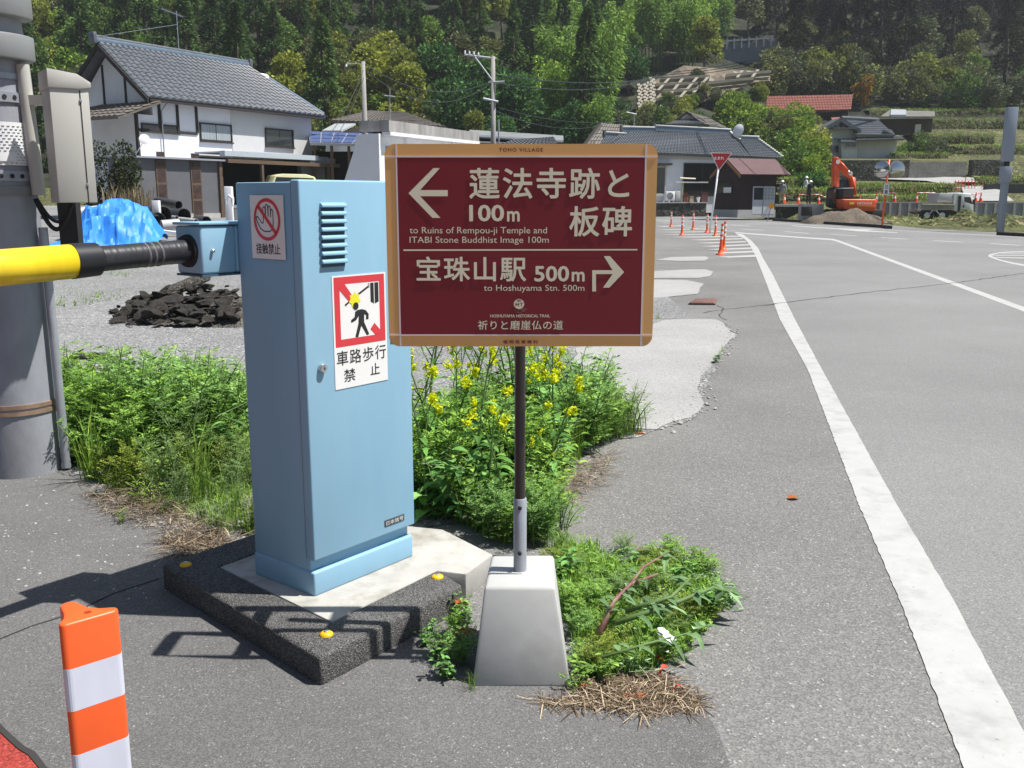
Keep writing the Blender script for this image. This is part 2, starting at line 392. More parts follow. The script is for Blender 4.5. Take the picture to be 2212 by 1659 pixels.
def terrain():
    xs = [-260 + 4 * i for i in range(40)] + [-100 + 2 * i for i in range(110)] + [120 + 4 * i for i in range(38)]
    ys = [-12, 0, 6, 12, 19, 26, 34, 42, 48, 54, 60, 63, 66, 69, 70.5, 74, 78, 81, 84, 87, 90, 94, 97, 99] + [102 + 3 * i for i in range(78)]
    b = MB(); n = len(ys)
    vs = [(x, y, TZ(x, y) - 0.03 - (0.25 if y < 12 else .3 if (y < 79 and x < 8) else 0)) for x in xs for y in ys]
    fs = []; mi = []
    for i in range(len(xs) - 1):
        for j in range(n - 1):
            fs.append((i * n + j, (i + 1) * n + j, (i + 1) * n + j + 1, i * n + j + 1))
            xm, ym = xs[i], ys[j]
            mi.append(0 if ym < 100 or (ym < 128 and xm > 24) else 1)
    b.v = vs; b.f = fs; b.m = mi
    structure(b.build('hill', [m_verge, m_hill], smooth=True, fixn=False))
terrain()

def wig(pts, amp, step, seed, closed=False):
    """walk along a polyline adding small sideways wander"""
    r = random.Random(seed); out = []
    pts = [Vector((p[0], p[1], 0)) for p in pts]
    q = list(pts) + ([pts[0]] if closed else [])
    for a, b in zip(q, q[1:]):
        d = b - a; n = max(1, int(d.length / step)); sd_ = Vector((-d.y, d.x, 0)).normalized() if d.length > 0 else Vector((0, 0, 0))
        for i in range(n):
            p = a + d * (i / n)
            out.append(p + sd_ * r.uniform(-amp, amp) if i else p)
    if not closed: out.append(q[-1])
    return out
def sheet(name, pts, z, m, thick=0.0):
    b = MB(); b.poly([(p[0], p[1], z) for p in pts])
    o = b.build(name, m, fixn=False)
    bm = bmesh.new(); bm.from_mesh(o.data); bmesh.ops.triangulate(bm, faces=bm.faces); bmesh.ops.recalc_face_normals(bm, faces=bm.faces)
    for f in bm.faces:
        if f.normal.z < 0: f.normal_flip()
    bm.to_mesh(o.data); bm.free()
    return structure(o)
sheet('shoulder', [Vector((*p, 0)) for p in ((-16, -8), (70, -8), (70, 20), (27, 38))] + [G(2240, 506), G(2000, 494), G(1905, 484), G(1700, 470), G(1560, 464.5), G(1418, 461), Vector((8, 97)), Vector((3, 60)), Vector((2, 30)), Vector((-2, 13)), Vector((-16, 12))], 0.002, m_asph)
# the fine dark asphalt of the forecourt in front of the cabinet
fore = [Vector((-8, -4)), G(1590, 1800), G(1575, 1650), G(1530, 1548), G(1300, 1525), G(1230, 1500), G(900, 1330), G(700, 1180), G(430, 1120), G(140, 1010), G(-300, 1010), Vector((-12, 4))]
sheet('forecourt', wig(fore, .012, .08, 5), 0.0045, m_lot)
cL = [(2085, 1659), (2080, 1659), (1947.2, 1309), (1856.9, 1096.4), (1745, 800), (1684.9, 691.3), (1647, 590.5), (1633.2, 556), (1621.2, 532), (1610.9, 518.3), (1588.6, 504.5)]
cR = [(2240, 1625), (2212, 1585), (2058.8, 1298), (1936.6, 1091), (1763.9, 777.7), (1717.5, 691.3), (1667.6, 590.5), (1647, 556), (1638.4, 537.2), (1623, 520), (1604, 506.2)]
gl = [G(*p) for p in cL[1:]]; gr = [G(*p) for p in cR[1:]]
d0 = (gl[0] - gl[1]).normalized()
gl = [gl[0] + d0 * 3.5] + gl; gr = [gr[0] + (gr[0] - gr[1]).normalized() * 3.5] + gr
mid = [(a + b) / 2 for a, b in zip(gl, gr)]
rdl = [p + (a - c_).normalized() * -.02 for p, a, c_ in zip(gl, gl, gr)]
sheet('road', rdl + [G(1566, 500), G(1440, 484), Vector((10.5, 85)), G(1418, 465.5), G(1560, 472), G(1659, 480), G(1809, 489), G(1934, 496.5), G(2212, 511), Vector((26, 34)), Vector((60, 15)), Vector((60, -7))], 0.004, m_road)
def marking(name, pts, z=0.0058, m=None): return sheet(name, pts, z, m or m_paint)
marking('edge_line', wig(gl, .003, .03, 3) + wig(gr[::-1], .002, .06, 4))
def strip(name, a, b, wd, z=0.0058, m=None):
    """painted strip between two image points, wd metres wide"""
    p, q = G(*a), G(*b); n = Vector((-(q - p).y, (q - p).x, 0)).normalized() * wd / 2
    return marking(name, [p + n, q + n, q - n, p - n], z, m)
marking('edge_line', [G(2230, 672), G(2230, 682)] and [G(1588.6, 501.6), G(1728, 512), G(1800, 516.2), G(1812, 519.5), G(2240, 674), G(2240, 684.5), G(1806, 521.5), G(1796, 519), G(1728, 514.4), G(1588.6, 503.8)])
for a, b in (((1577.1, 486.1), (1619.4, 489)), ((1509, 488.6), (1556, 491.6)), ((1601.4, 494.6), (1649, 497.8)), ((1694.2, 500.4), (1746.4, 504.1)), ((1794.9, 506.6), (1850.7, 509.9)), ((1902, 513.2), (1960, 516.8)), ((2015.8, 519.8), (2077, 523.4)), ((2138.3, 526.3), (2203.9, 530.5)), ((1419, 475), (1452, 477.2))):
    strip('lane_dash', a, b, .22)
strip('far_edge_line', (1418.6, 467.2), (1657.6, 480.4), .2); strip('far_edge_line', (1657.6, 480.6), (1934, 497.8), .2); strip('far_edge_line', (1934, 497.9), (2225, 513.2), .17)
marking('lane_arrow', [G(1711, 487.4), G(1811, 493.6), G(1862, 495.3), G(1890, 495.9), G(1872, 498.0), G(1940, 502.2), G(1938, 503.2), G(1850, 499.6), G(1811, 495.2), G(1711, 488.4)])
c5 = crop(1560, 560, 5.027)
for i, (x1, y1, x2, y2, t) in enumerate(((1170, 415, 1650, 403, 24), (1090, 364, 1630, 350, 19), (1030, 320, 1600, 306, 17), (960, 281, 1575, 263, 15), (890, 240, 1530, 225, 13), (815, 202, 1490, 186, 12), (590, 166, 1470, 155, 11), (455, 135, 1290, 128, 9), (395, 103, 1230, 97, 9), (395, 71, 1030, 64, 8), (395, 37, 760, 18, 7))):
    marking('hatch_marking', [G(*c5(x1, y1)), G(*c5(x2, y2 - t / 2)), G(*c5(x2, y2 + t / 2)), G(*c5(x1 + (x2 - x1) * .3, y1 + t * .45))], .007)
strip('hatch_border', c5(395, 15), c5(700, 28), .16); strip('hatch_border', c5(700, 30), c5(1280, 105), .16)
c3 = crop(2180, 380, 5.821)
def cv3(*q): return [G(*c3(*p)) for p in q]
marking('hatch_border', cv3((1688, 1512), (1700, 1497), (1760, 1478), (1860, 1462), (2000, 1453), (2240, 1446), (2240, 1456), (2000, 1464), (1870, 1474), (1780, 1490), (1735, 1512), (1800, 1545), (1900, 1578), (2060, 1612), (2240, 1645), (2240, 1668), (2040, 1630), (1880, 1592), (1760, 1552), (1700, 1528)))
for q in (((1880, 1473), (2240, 1470), (2240, 1480), (1860, 1480)), ((1760, 1500), (2240, 1500), (2240, 1512), (1745, 1510)), ((1745, 1531), (2240, 1540), (2240, 1554), (1790, 1541))): marking('hatch_marking', cv3(*q), .007)
def crack(pts, wd, seed, z=0.0065):
    g = wig([G(*p) for p in pts], wd * .8, .15, seed); r = random.Random(seed)
    L = []; Rr = []
    for i, p in enumerate(g):
        d = g[min(i + 1, len(g) - 1)] - g[max(i - 1, 0)]; n = Vector((-d.y, d.x, 0)).normalized() * wd * r.uniform(.25, .6)
        L.append(p + n); Rr.append(p - n)
    sheet('pavement_crack', L + Rr[::-1], z, m_crack)
c6 = crop(2000, 540, 3.95)
crack([c6(-350, 885), c6(0, 838), c6(640, 760), c6(1300, 688), c6(1700, 640), c6(2240, 565)], .035, 1)
crack([c5(1000, 1120), c5(1200, 1085), c5(1500, 1050), c5(1900, 1010)], .03, 2, .0035)
crack([c5(1160, 1020), c5(1250, 1060), c5(1200, 1160), c5(1290, 1210)], .02, 3, .0035)
c0 = crop(0, 1320, 2.458)
crack([c0(-60, 715), c0(200, 610), c0(440, 535), c0(700, 410), c0(980, 320)], .012, 4)
sheet('red_pavement', wig([G(*c0(-500, 900)), G(*c0(-60, 1150)), G(*c0(20, 1250)), G(*c0(130, 1355)), G(*c0(195, 1395)), G(*c0(270, 1490)), G(*c0(420, 1900))], .006, .05, 8) + [Vector((-6, -3)), Vector((-6, 2))], .006, m_red)
crack([c0(-40, 1195), c0(20, 1262), c0(130, 1363), c0(198, 1402), c0(275, 1500), c0(420, 1900)], .016, 5, .009)
c7 = crop(1560, 640, 3.4556)
def patch(pts, seed, z=.010, m=None): return sheet('concrete_patch', wig([G(*c7(*p)) for p in pts], .02, .12, seed, True), z, m or m_patch)

# unseen ridge added behind the viewer to cut the light from the left rear
b = MB(); vs = []; n, k = 40, 8
for i in range(n + 1):
    a = rad(150 + 118 * i / n)
    for j in range(k + 1):
        q = j / k; rr_ = 26 + 40 * q; hh = 34 * q ** .7 * math.sin(math.pi * min(1, max(0.02, (i / n) * 1.02))) ** .5 * (1 + .25 * noise.noise((a * 4, q * 3, 2)))
        vs.append((rr_ * math.cos(a), rr_ * math.sin(a) - 4, hh - .4))
b.v = vs; b.f = [(i * (k + 1) + j, i * (k + 1) + j + 1, (i + 1) * (k + 1) + j + 1, (i + 1) * (k + 1) + j) for i in range(n) for j in range(k)]; b.m = [0] * len(b.f)
structure(b.build('hill', m_hill, smooth=True, fixn=False))

# gravel yard: flat near part with a ragged edge, then strips that rise gently to the houses
gedge = [G(-260, 1020), G(140, 1020), G(330, 1140), G(540, 1190), G(760, 1150), G(1000, 1130), G(1180, 1050), G(1260, 965), G(1385, 945), G(1500, 905), G(1560, 760), G(1560, 715), G(1500, 690)]
def graveltop():
    b = MB()
    e2 = [G(*c7(600, 470)), G(*c7(560, 380)), G(*c7(720, 250)), G(*c7(790, 130)), G(*c7(640, 0))]
    near = wig(gedge + e2, .03, .12, 11)
    near = [p for p in near if p.y < 11.8]
    return near
gn = graveltop()
sheet('gravel_lot', gn + [Vector((gn[-1].x, 12, 0)), Vector((-14, 12, 0)), Vector((-14, 6, 0))], .006, m_gravel)
def gravelfar():
    b = MB(); ys = [12 + 1.0 * i for i in range(66)]
    prev = None
    for y in ys:
        xr = lerp_prof([(12, gn[-1].x), (20, 2.6), (28, 2.2), (40, 1), (78, -2)], y) + .15 * noise.noise((y, 1, 1))
        xsn = [-70, -40, -25, -18, -14, -11, -8, -6, -4, -2.5, -1, xr]
        row = [(x, y, TZ(x, y) + .008 + (.05 * noise.noise((x * .6, y * .6, 0)) if 14 < y else 0) * (1 if x < xr else 0)) for x in xsn]
        if prev:
            for i in range(len(row) - 1): b.quad(prev[i], prev[i + 1], row[i + 1], row[i])
        prev = row
    structure(b.build('gravel_lot', m_gravel, smooth=True, fixn=False))
gravelfar()
patch([(-330, 1470), (-420, 1200), (-420, 800), (0, 690), (240, 600), (330, 562), (560, 548), (780, 552), (850, 580), (910, 650), (965, 690), (900, 750), (862, 800), (860, 850), (745, 930), (735, 980), (660, 1050), (640, 1130), (645, 1190), (690, 1280), (640, 1360), (550, 1410), (430, 1440), (280, 1510), (100, 1500)], 21)
patch([(-100, 230), (250, 208), (540, 212), (690, 245), (650, 290), (635, 332), (250, 370), (-100, 380)], 22)
patch([(-60, 195), (0, 150), (310, 132), (560, 120), (700, 118), (775, 140), (740, 180), (640, 194)], 23)
patch([(270, 38), (400, 14), (700, 6), (735, 22), (700, 44), (500, 46)], 24)
# rusty drain grate set in the asphalt
t = thing('drain_grate', 'rusty ribbed iron drain cover sunk in asphalt beyond the signboard', 'drain cover', G(*c7(680, 410)))
b = MB(); fr_ = [G(*c7(555, 424)), G(*c7(790, 426)), G(*c7(805, 384)), G(*c7(605, 390))]
m_rust = mat('rust', (0.17, 0.09, 0.075), 0.85, 0.3, 20)
b.prism([p + Vector((0, 0, .012)) for p in fr_], (0, 0, .016)); b.build('frame', m_rust, t, bevel=.004)
b = MB()
for i in range(9):
    k0, k1 = .06 + i * .1, .06 + i * .1 + .055
    p, q = fr_[0].lerp(fr_[1], k0), fr_[3].lerp(fr_[2], k0); p2, q2 = fr_[0].lerp(fr_[1], k1), fr_[3].lerp(fr_[2], k1)
    b.prism([x + Vector((0, 0, .027)) for x in (p, p2, q2, q)], (0, 0, .012))
b.build('grille', m_rust, t)

# ============================================================ TRAFFIC ISLAND
KZ = .103
def V3(x, y, z=0): return Vector((x, y, z))
isl = thing('traffic_island', 'raised island of dark rough kerb blocks around a pale concrete pad', 'traffic island', (-.6, 3.3, 0))
b = MB()
kp = [V3(-.597, 2.73), V3(-.181, 3.294), V3(-.285, 3.443), V3(-.609, 2.985), V3(-1.134, 3.475), V3(-.80, 3.93), V3(-.93, 4.06), V3(-1.366, 3.495)]
b.prism([p + V3(0, 0, -.01) for p in kp], (0, 0, KZ + .01))
k = b.build('kerb', m_kerb, isl, bevel=.014, seg=3)
bm = bmesh.new(); bm.from_mesh(k.data); bmesh.ops.triangulate(bm, faces=[f for f in bm.faces if len(f.verts) > 4]); bm.to_mesh(k.data); bm.free()
b = MB(); b.prism([p + V3(0, 0, -.01) for p in (V3(-.609, 2.989), V3(-.29, 3.44), V3(-.175, 3.40), V3(-.077, 3.604), V3(-.30, 3.90), V3(-.466, 3.947), V3(-.80, 3.925), V3(-1.132, 3.473))], (0, 0, KZ + .008))
b.build('concrete_pad', m_pad, isl, bevel=.006)
for (px, py) in ((705, 1371), (401, 1221), (945, 1247)):
    p = G(px, py, KZ)
    b = MB(); b.lathe(p, [(.023, -.004), (.022, .005), (.013, .011)], 16); st = b.build('reflector_stud', mat('stud_yellow', (0.8, 0.45, 0.01), 0.35), isl, autos=50)
    b = MB(); b.lathe(p, [(.009, .010), (.009, .013), (.005, .015)], 10); b.build('bolt', m_steel, st)

# ============================================================ GATE CABINET
A0 = V3(-.706, 3.19); FD = Frame(A0, rad(51.8))                       # door face
Bk = A0 + Vector((math.cos(rad(141.8)), math.sin(rad(141.8)), 0)) * .345
FLf = Frame(Bk, rad(51.8) - rad(90))                                   # left face, a from rear to front
cab = thing('gate_cabinet', 'light blue steel barrier cabinet standing on the kerbed island', 'barrier cabinet', (A0.x - .1, A0.y + .3, KZ))
b = MB(); b.fbox(FD, 0, .505, -.345, 0, KZ - .004, .19); b.build('plinth', m_blue, cab, bevel=.008, seg=3)
b = MB(); b.fbox(FD, .004, .50, -.343, -.022, .188, 1.556); b.build('body', m_blue, cab, bevel=.006)
b = MB(); b.fbox(FD, .004, .497, -.0425, -.020, .236, 1.555); b.build('door_seal', m_dblue, cab)
b = MB(); b.fbox(FD, -.001, .512, -.0385, .006, .234, 1.563); dr = b.build('door', m_blue, cab, bevel=.007, seg=3)
c2 = crop(580, 420, 2.765)
for i in range(8):
    y0 = 237 + i * 55.9
    xl = 605 + i * 1.0
    a0, z1 = FD.at(*c2(xl, y0 + 2), .006); a1, _ = FD.at(*c2(xl + 173, y0 + 2), .006); _, z0 = FD.at(*c2(xl, y0 + 36), .006)
    b = MB(); n = 7
    prof = [(0.0, z1)] + [(.016 * math.sin(q * math.pi / 2 / n), z1 - (z1 - z0) * .75 * (1 - math.cos(q * math.pi / 2 / n)) / 1) for q in range(1, n + 1)] + [(.016, z0), (0.002, z0)]
    b.prism([FD.p(a0, .004 + d, z) for d, z in prof], FD.u * (a1 - a0)); b.build('louver', m_blue, dr, bevel=.004, seg=2)
    b = MB(); b.fbox(FD, a0 + .004, a1 - .004, .0055, .0068, z0 - .012, z0 + .001); b.build('louver_shade', m_dblue, dr)  # dark blue strip paints in the shade below the louver
la, lz = FD.at(*c2(618, 1382), .006)
b = MB(); b.lathe(FD.p(la, .005, lz), [(.0165, 0), (.0165, .012), (.014, .017), (.006, .017), (.006, .012), (.002, .012)], 20, axis=FD.n)
b.build('lock', m_steel, dr, autos=40)
npl = FD.at(*crop(600, 1000, 3.191)(1152, 960), .006); npr = FD.at(*crop(600, 1000, 3.191)(1308, 960), .006); npt = FD.at(*crop(600, 1000, 3.191)(1230, 935), .006); npb = FD.at(*crop(600, 1000, 3.191)(1230, 986), .006)
b = MB(); b.fbox(FD, npl[0], npr[0], .0055, .0085, npb[1], npt[1]); npo = b.build('nameplate', mat('plate_grey', (0.06, 0.065, 0.07), 0.45), dr, bevel=.001)
dz = (npt[1] - npb[1]) * .16; text('日本信号', FD, npl[0] + .006, npr[0] - .006, npb[1] + dz, npt[1] - dz, .0089, mat('plate_letters', (0.55, 0.56, 0.56), 0.4), 'lettering', npo, bold=.02)
# no-touch sticker on the shaded left face
s1 = [FLf.at(*c2(*p)) for p in ((128, 185), (357, 190), (372, 642), (143, 615))]
sa0, sa1 = (s1[0][0] + s1[3][0]) / 2, (s1[1][0] + s1[2][0]) / 2; sz1, sz0 = (s1[0][1] + s1[1][1]) / 2, (s1[2][1] + s1[3][1]) / 2
b = MB(); b.fbox(FLf, sa0, sa1, .0005, .0022, sz0, sz1); st1 = b.build('warning_sticker', m_white, cab)
W, Hh = sa1 - sa0, sz1 - sz0
def s1p(u, v, d=.0027): return FLf.p(sa0 + W * u, d, sz1 - Hh * v)
def ringpoly(b, cx, cy, rx, ry, wd, P, n=40, d=.0027):
    for i in range(n):
        a, c = 2 * math.pi * i / n, 2 * math.pi * (i + 1) / n
        b.quad(P(cx + rx * math.cos(a), cy + ry * math.sin(a), d), P(cx + rx * math.cos(c), cy + ry * math.sin(c), d), P(cx + (rx - wd) * math.cos(c), cy + (ry - wd * ry / rx) * math.sin(c), d), P(cx + (rx - wd) * math.cos(a), cy + (ry - wd * ry / rx) * math.sin(a), d))
asp = W / Hh
b = MB(); ringpoly(b, .5, .38, .40, .40 * asp, .065, s1p, d=.0033)
a45 = math.radians(45)
for sg in (1,):
    x0, y0, x1, y1 = .5 - .36 * math.cos(a45), .38 - .36 * asp * math.sin(a45), .5 + .36 * math.cos(a45), .38 + .36 * asp * math.sin(a45)
    ox, oy = .026, -.026 * asp
    b.quad(s1p(x0 - ox, y0 - oy, .0033), s1p(x0 + ox, y0 + oy, .0033), s1p(x1 + ox, y1 + oy, .0033), s1p(x1 - ox, y1 - oy, .0033))
b.build('prohibition_ring', m_redp, st1)
hand = [(.30, .40), (.21, .33), (.17, .35), (.20, .41), (.29, .52), (.40, .565), (.58, .565), (.66, .52), (.685, .44), (.685, .24), (.655, .215), (.625, .24), (.62, .345), (.615, .19), (.585, .165), (.55, .19), (.545, .335), (.535, .165), (.505, .14), (.47, .165), (.465, .335), (.455, .20), (.425, .175), (.392, .20), (.39, .41), (.37, .44), (.33, .43)]
b = MB()
for p, q in zip(hand, hand[1:] + hand[:1]):
    dx, dy = q[0] - p[0], (q[1] - p[1]) / asp; L = math.hypot(dx, dy) or 1; nx, ny = -dy / L * .011, dx / L * .011 * asp
    b.quad(s1p(p[0] - nx, p[1] - ny), s1p(q[0] - nx, q[1] - ny), s1p(q[0] + nx, q[1] + ny), s1p(p[0] + nx, p[1] + ny))
b.build('hand_outline', m_black, st1)
text('接触禁止', FLf, sa0 + W * .13, sa0 + W * .86, sz1 - Hh * .925, sz1 - Hh * .755, .0027, m_black, 'lettering', st1, bold=.006)
# no-walking sticker on the door
s2 = [FD.at(*c2(*p), .006) for p in ((690, 748), (1062, 720), (1070, 1460), (710, 1540))]
ta0, ta1 = (s2[0][0] + s2[3][0]) / 2, (s2[1][0] + s2[2][0]) / 2; tz1, tz0 = (s2[0][1] + s2[1][1]) / 2, (s2[2][1] + s2[3][1]) / 2
W2, H2 = ta1 - ta0, tz1 - tz0
b = MB(); b.fbox(FD, ta0, ta1, .0062, .008, tz0, tz1); st2 = b.build('warning_sticker', m_white, dr)
def s2p(u, v, d=.0085): return FD.p(ta0 + W2 * u, d, tz1 - H2 * v)
RB = .625
b = MB()
O = [(.03, .012), (.97, .012), (.97, RB), (.03, RB)]; I = [(.13, .075), (.87, .075), (.87, RB - .065), (.13, RB - .065)]
for i in range(4): b.quad(s2p(*O[i]), s2p(*O[(i + 1) % 4]), s2p(*I[(i + 1) % 4]), s2p(*I[i]))
b.poly([s2p(*q, .0089) for q in ((.13, .075), (.225, .075), (.365, .19), (.30, .235), (.13, .125))])
b.poly([s2p(*q, .0089) for q in ((.87, RB - .065), (.775, RB - .065), (.68, RB - .125), (.76, RB - .175), (.87, RB - .105))])
b.build('red_frame', m_redp, st2)
b = MB()
b.poly([s2p(*q) for q in ((.70, .085), (.765, .085), (.765, .275), (.70, .255))]); b.poly([s2p(*q) for q in ((.78, .085), (.855, .085), (.855, .26), (.78, .275))])
b.poly([s2p(*q) for q in ((.215, .255), (.36, .205), (.37, .218), (.225, .272))]); b.poly([s2p(*q) for q in ((.46, .17), (.665, .105), (.675, .122), (.47, .187))])
for k in range(4): b.poly([s2p(.655 + .01 * k, .09 + .015 * k), s2p(.685, .088 + .015 * k), s2p(.685, .096 + .015 * k), s2p(.655 + .01 * k, .098 + .015 * k)])
n = 18; b.poly([s2p(.415 + .052 * math.cos(2 * math.pi * i / n), .278 + .052 * W2 / H2 * math.sin(2 * math.pi * i / n) * 1.0, .0094) for i in range(n)])
b.poly([s2p(*q) for q in ((.40, .33), (.45, .315), (.53, .312), (.60, .325), (.655, .362), (.65, .41), (.60, .41), (.605, .372), (.57, .36), (.565, .43), (.655, .545), (.61, .555), (.51, .46), (.445, .56), (.39, .555), (.455, .44), (.465, .37), (.415, .405), (.325, .425), (.32, .40), (.39, .375))])
b.build('pictogram', m_black, st2)
b = MB(); st_ = []
for i in range(14):
    r_ = (.115 if i % 2 == 0 else .078); a = 2 * math.pi * i / 14 + .2
    st_.append(s2p(.40 + r_ * math.cos(a), .222 + r_ * W2 / H2 * math.sin(a), .0091))
b.poly(st_); b.build('impact_star', m_yel, st2)
ly = lambda v: tz1 - H2 * v
text('車路歩行', FD, ta0 + W2 * .04, ta0 + W2 * .97, ly(.79), ly(.66), .0085, m_black, 'lettering', st2, bold=.004, spacing=1.12)
text('禁', FD, ta0 + W2 * .16, ta0 + W2 * .37, ly(.945), ly(.83), .0085, m_black, 'lettering', st2, bold=.004); text('止', FD, ta0 + W2 * .66, ta0 + W2 * .84, ly(.925), ly(.82), .0085, m_black, 'lettering', st2, bold=.004)
# arm housing on the rear left of the cabinet
c8 = crop(440, 520, 9.215)
FB = Frame(FD.p(0, -.345, 0), rad(51.8))
a_f, zt = FB.at(*c8(560, 420)); _, zb = FB.at(*c8(650, 1540))
hz = thing('arm_housing', 'small blue steel box gripping the barrier arm behind the cabinet', 'arm housing', FB.p(a_f / 2, -.07, (zt + zb) / 2))
b = MB(); b.fbox(FB, a_f, -.002, -.155, -.003, zb, zt); b.fbox(FB, -.004, .12, -.155, -.003, zb, zt)
b.build('box', m_blue, hz, bevel=.009, seg=3)
b = MB(); b.fbox(FB, a_f - .006, .12, -.160, .003, zt + .003, zt + .013); b.build('lid', m_blue, hz, bevel=.003)
b = MB(); b.fbox(FB, a_f - .002, .1, -.158, -.001, zb - .008, zb - .001); b.build('bottom_plate', m_dblue, hz)
bx, bz = FB.at(*c8(840, 985)); b = MB(); b.lathe(FB.p(bx, -.004, bz), [(.006, 0), (.006, .012), (.003, .014)], 12, axis=FB.n); b.build('bolt', m_steel, hz)
# arm
pc = FB.p(a_f - .002, -.078, FB.at(*c8(560, 1010))[1])
ad = (-FB.u + FB.n * .0).normalized()
arm = thing('barrier_arm', 'long barrier arm in yellow vinyl with black taped root', 'barrier arm', pc)
q1 = D(185, 562, 3.02); aim = (q1 - pc); aim = aim.normalized()
tj = (q1 - pc).length
b = MB(); r0 = .0405
def armtube(t0, t1, r, n=28, rings=1, jit=0.0, sd_=1):
    rr = random.Random(sd_); ps = [pc + aim * (t0 + (t1 - t0) * i / rings) for i in range(rings + 1)]
    return ps, [r + rr.uniform(-jit, jit) for _ in ps]
ps, rs = armtube(-.02, tj - .02, r0, rings=90, jit=.00035); b.tube(ps, rs, 28); b.build('taped_root', mat('black_tape', (0.028, 0.028, 0.032), 0.34, 0.3, 30, spec=0.6), arm, smooth=True)
b = MB(); ps, rs = armtube(tj - .035, tj + .035, .051); b.tube([pc + aim * q for q in (tj - .045, tj - .035, tj + .05)], [.042, .053, .0555], 28); b.build('collar', mat('black_vinyl', (0.018, 0.018, 0.02), 0.42), arm, autos=40)
b = MB(); ps, rs = armtube(tj + .05, tj + 2.2, .0535, rings=8); b.tube(ps, rs, 32); b.build('yellow_sleeve', m_yarm, arm, smooth=True)
for k in (.33, .40, .46):
    b = MB(); q = tj * k; b.tube([pc + aim * (q - .004), pc + aim * (q + .004)], .0418, 24); b.build('tape_edge', mat('tape_grey', (0.12, 0.12, 0.125), 0.4), arm, smooth=True)
b = MB(); b.tube([pc - aim * .003, pc + aim * .012], [.058, .055], 24); b.build('socket_ring', m_dark, arm, autos=40)

# ============================================================ DIRECTION SIGN
SY = 2.86; FS = Frame((-.374, SY), 0.0)
cs = crop(940, 340, 3.072)
BW, BZ0, BZ1 = .801, 1.059, 1.658
sgn = thing('direction_sign', 'dark red bilingual footpath direction board on a brown post in concrete block', 'direction sign', (.02, 2.9, 0))
def rrect(a0, a1, z0, z1, r, n=8):
    o = []
    for cx, cz, s0 in ((a1 - r, z1 - r, 0), (a0 + r, z1 - r, 90), (a0 + r, z0 + r, 180), (a1 - r, z0 + r, 270)):
        for i in range(n + 1):
            q = rad(s0 + 90 * i / n); o.append((cx + r * math.cos(q), cz + r * math.sin(q)))
    return o
b = MB(); b.prism([FS.p(a, -.004, z) for a, z in rrect(0, BW, BZ0, BZ1, .032)], FS.n * .004); brd = b.build('board', m_bor, sgn)
mz = .0345
b = MB(); b.fbox(FS, mz, BW - mz, .0004, .0010, BZ0 + mz, BZ1 - mz - .002); b.build('red_field', m_bred, brd)
b = MB()
for a in (mz, BW - mz): b.fbox(FS, a - .0022, a + .0022, .0004, .0014, BZ0 + .001, BZ1 - .001)
for z in (BZ0 + mz, BZ1 - mz - .002): b.fbox(FS, .001, BW - .001, .0004, .0016, z - .0022, z + .0022)
b.build('border_lines', m_lil, brd)
def ss(x, y):
    """place on the board from a place in the enlarged photo, taking out the board's slight taper"""
    k = (y - 57) / (1615 - 57); l = 50 + (98 - 50) * k; r = 2168 + (2112 - 2168) * k
    return ((x - l) / (r - l) * BW, BZ1 - (BZ1 - BZ0) * (y - 57) / (1615 - 57))
def st(body, x0, x1, y0, y1, bold=0.0, m=None, name='lettering', par=None, spacing=1.0):
    ym = (y0 + y1) / 2; a0 = ss(x0, ym)[0]; a1 = ss(x1, ym)[0]
    return text(body, FS, a0, a1, ss(x0, y1)[1], ss(x0, y0)[1], .0021, m or m_cream, name, par or brd, bold, spacing=spacing)
st('蓮法寺跡と', 708, 1945, 235, 468, .022, spacing=1.1)
st('100', 708, 978, 512, 640, .03); st('m', 1000, 1098, 560, 640, .03)
st('板碑', 1480, 1965, 522, 755, .022, spacing=1.1)
st('to Ruins of Rempou-ji Temple and', 250, 1308, 681, 746, .0); st('ITABI Stone Buddhist Image 100m', 250, 1322, 755, 818, .0)
st('宝珠山駅', 303, 1148, 908, 1102, .022, spacing=1.1)
st('500', 1210, 1478, 980, 1103, .03); st('m', 1497, 1597, 1025, 1102, .03)
st('to Hoshuyama Stn. 500m', 822, 1595, 1128, 1190, .0)
st('HOSHUYAMA HISTORICAL TRAIL', 872, 1330, 1360, 1384, .02)
st('祈りと磨崖仏の道', 777, 1430, 1408, 1482, .012, spacing=1.08)
st('TOHO VILLAGE', 938, 1278, 88, 116, .02, m_bred, spacing=1.25); st('福岡県東峰村', 970, 1236, 1565, 1594, .012, m_bred, spacing=1.5)
def sp(pts, m, name, d=.0021):
    b = MB(); b.poly([FS.p(ss(*p)[0], d, ss(*p)[1]) for p in pts]); return b.build(name, m, brd, fixn=True)
sp([(240, 425), (432, 237), (482, 237), (330, 402), (543, 402), (543, 448), (330, 448), (488, 612), (425, 612)], m_cream, 'arrow')
sp([(1655, 1180), (1655, 1014), (1812, 1014), (1745, 905), (1792, 905), (1901, 1029), (1786, 1150), (1738, 1150), (1812, 1044), (1684, 1044), (1684, 1180)], m_cream, 'arrow')
sp([(203, 853), (2004, 850), (2004, 861), (203, 865)], m_cream, 'divider')
em = [(1092 + 40 * math.cos(a), 1278 + 39 * math.sin(a)) for a in [2 * math.pi * i / 28 for i in range(28)]]
eo = sp(em, m_cream, 'emblem'); sp([(1092, 1236), (1070, 1250), (1114, 1250)], m_cream, 'emblem_cap', .0023)
sp([(1072, 1249), (1092, 1241), (1112, 1249), (1104, 1260), (1080, 1260)], mat('emblem_shade', (0.33, 0.22, 0.17), 0.5), 'emblem_band', .0026)
st('H', 1066, 1092, 1268, 1297, .02, m_bred).location.y -= .001; st('T', 1098, 1124, 1268, 1297, .02, m_bred).location.y -= .001
b = MB()
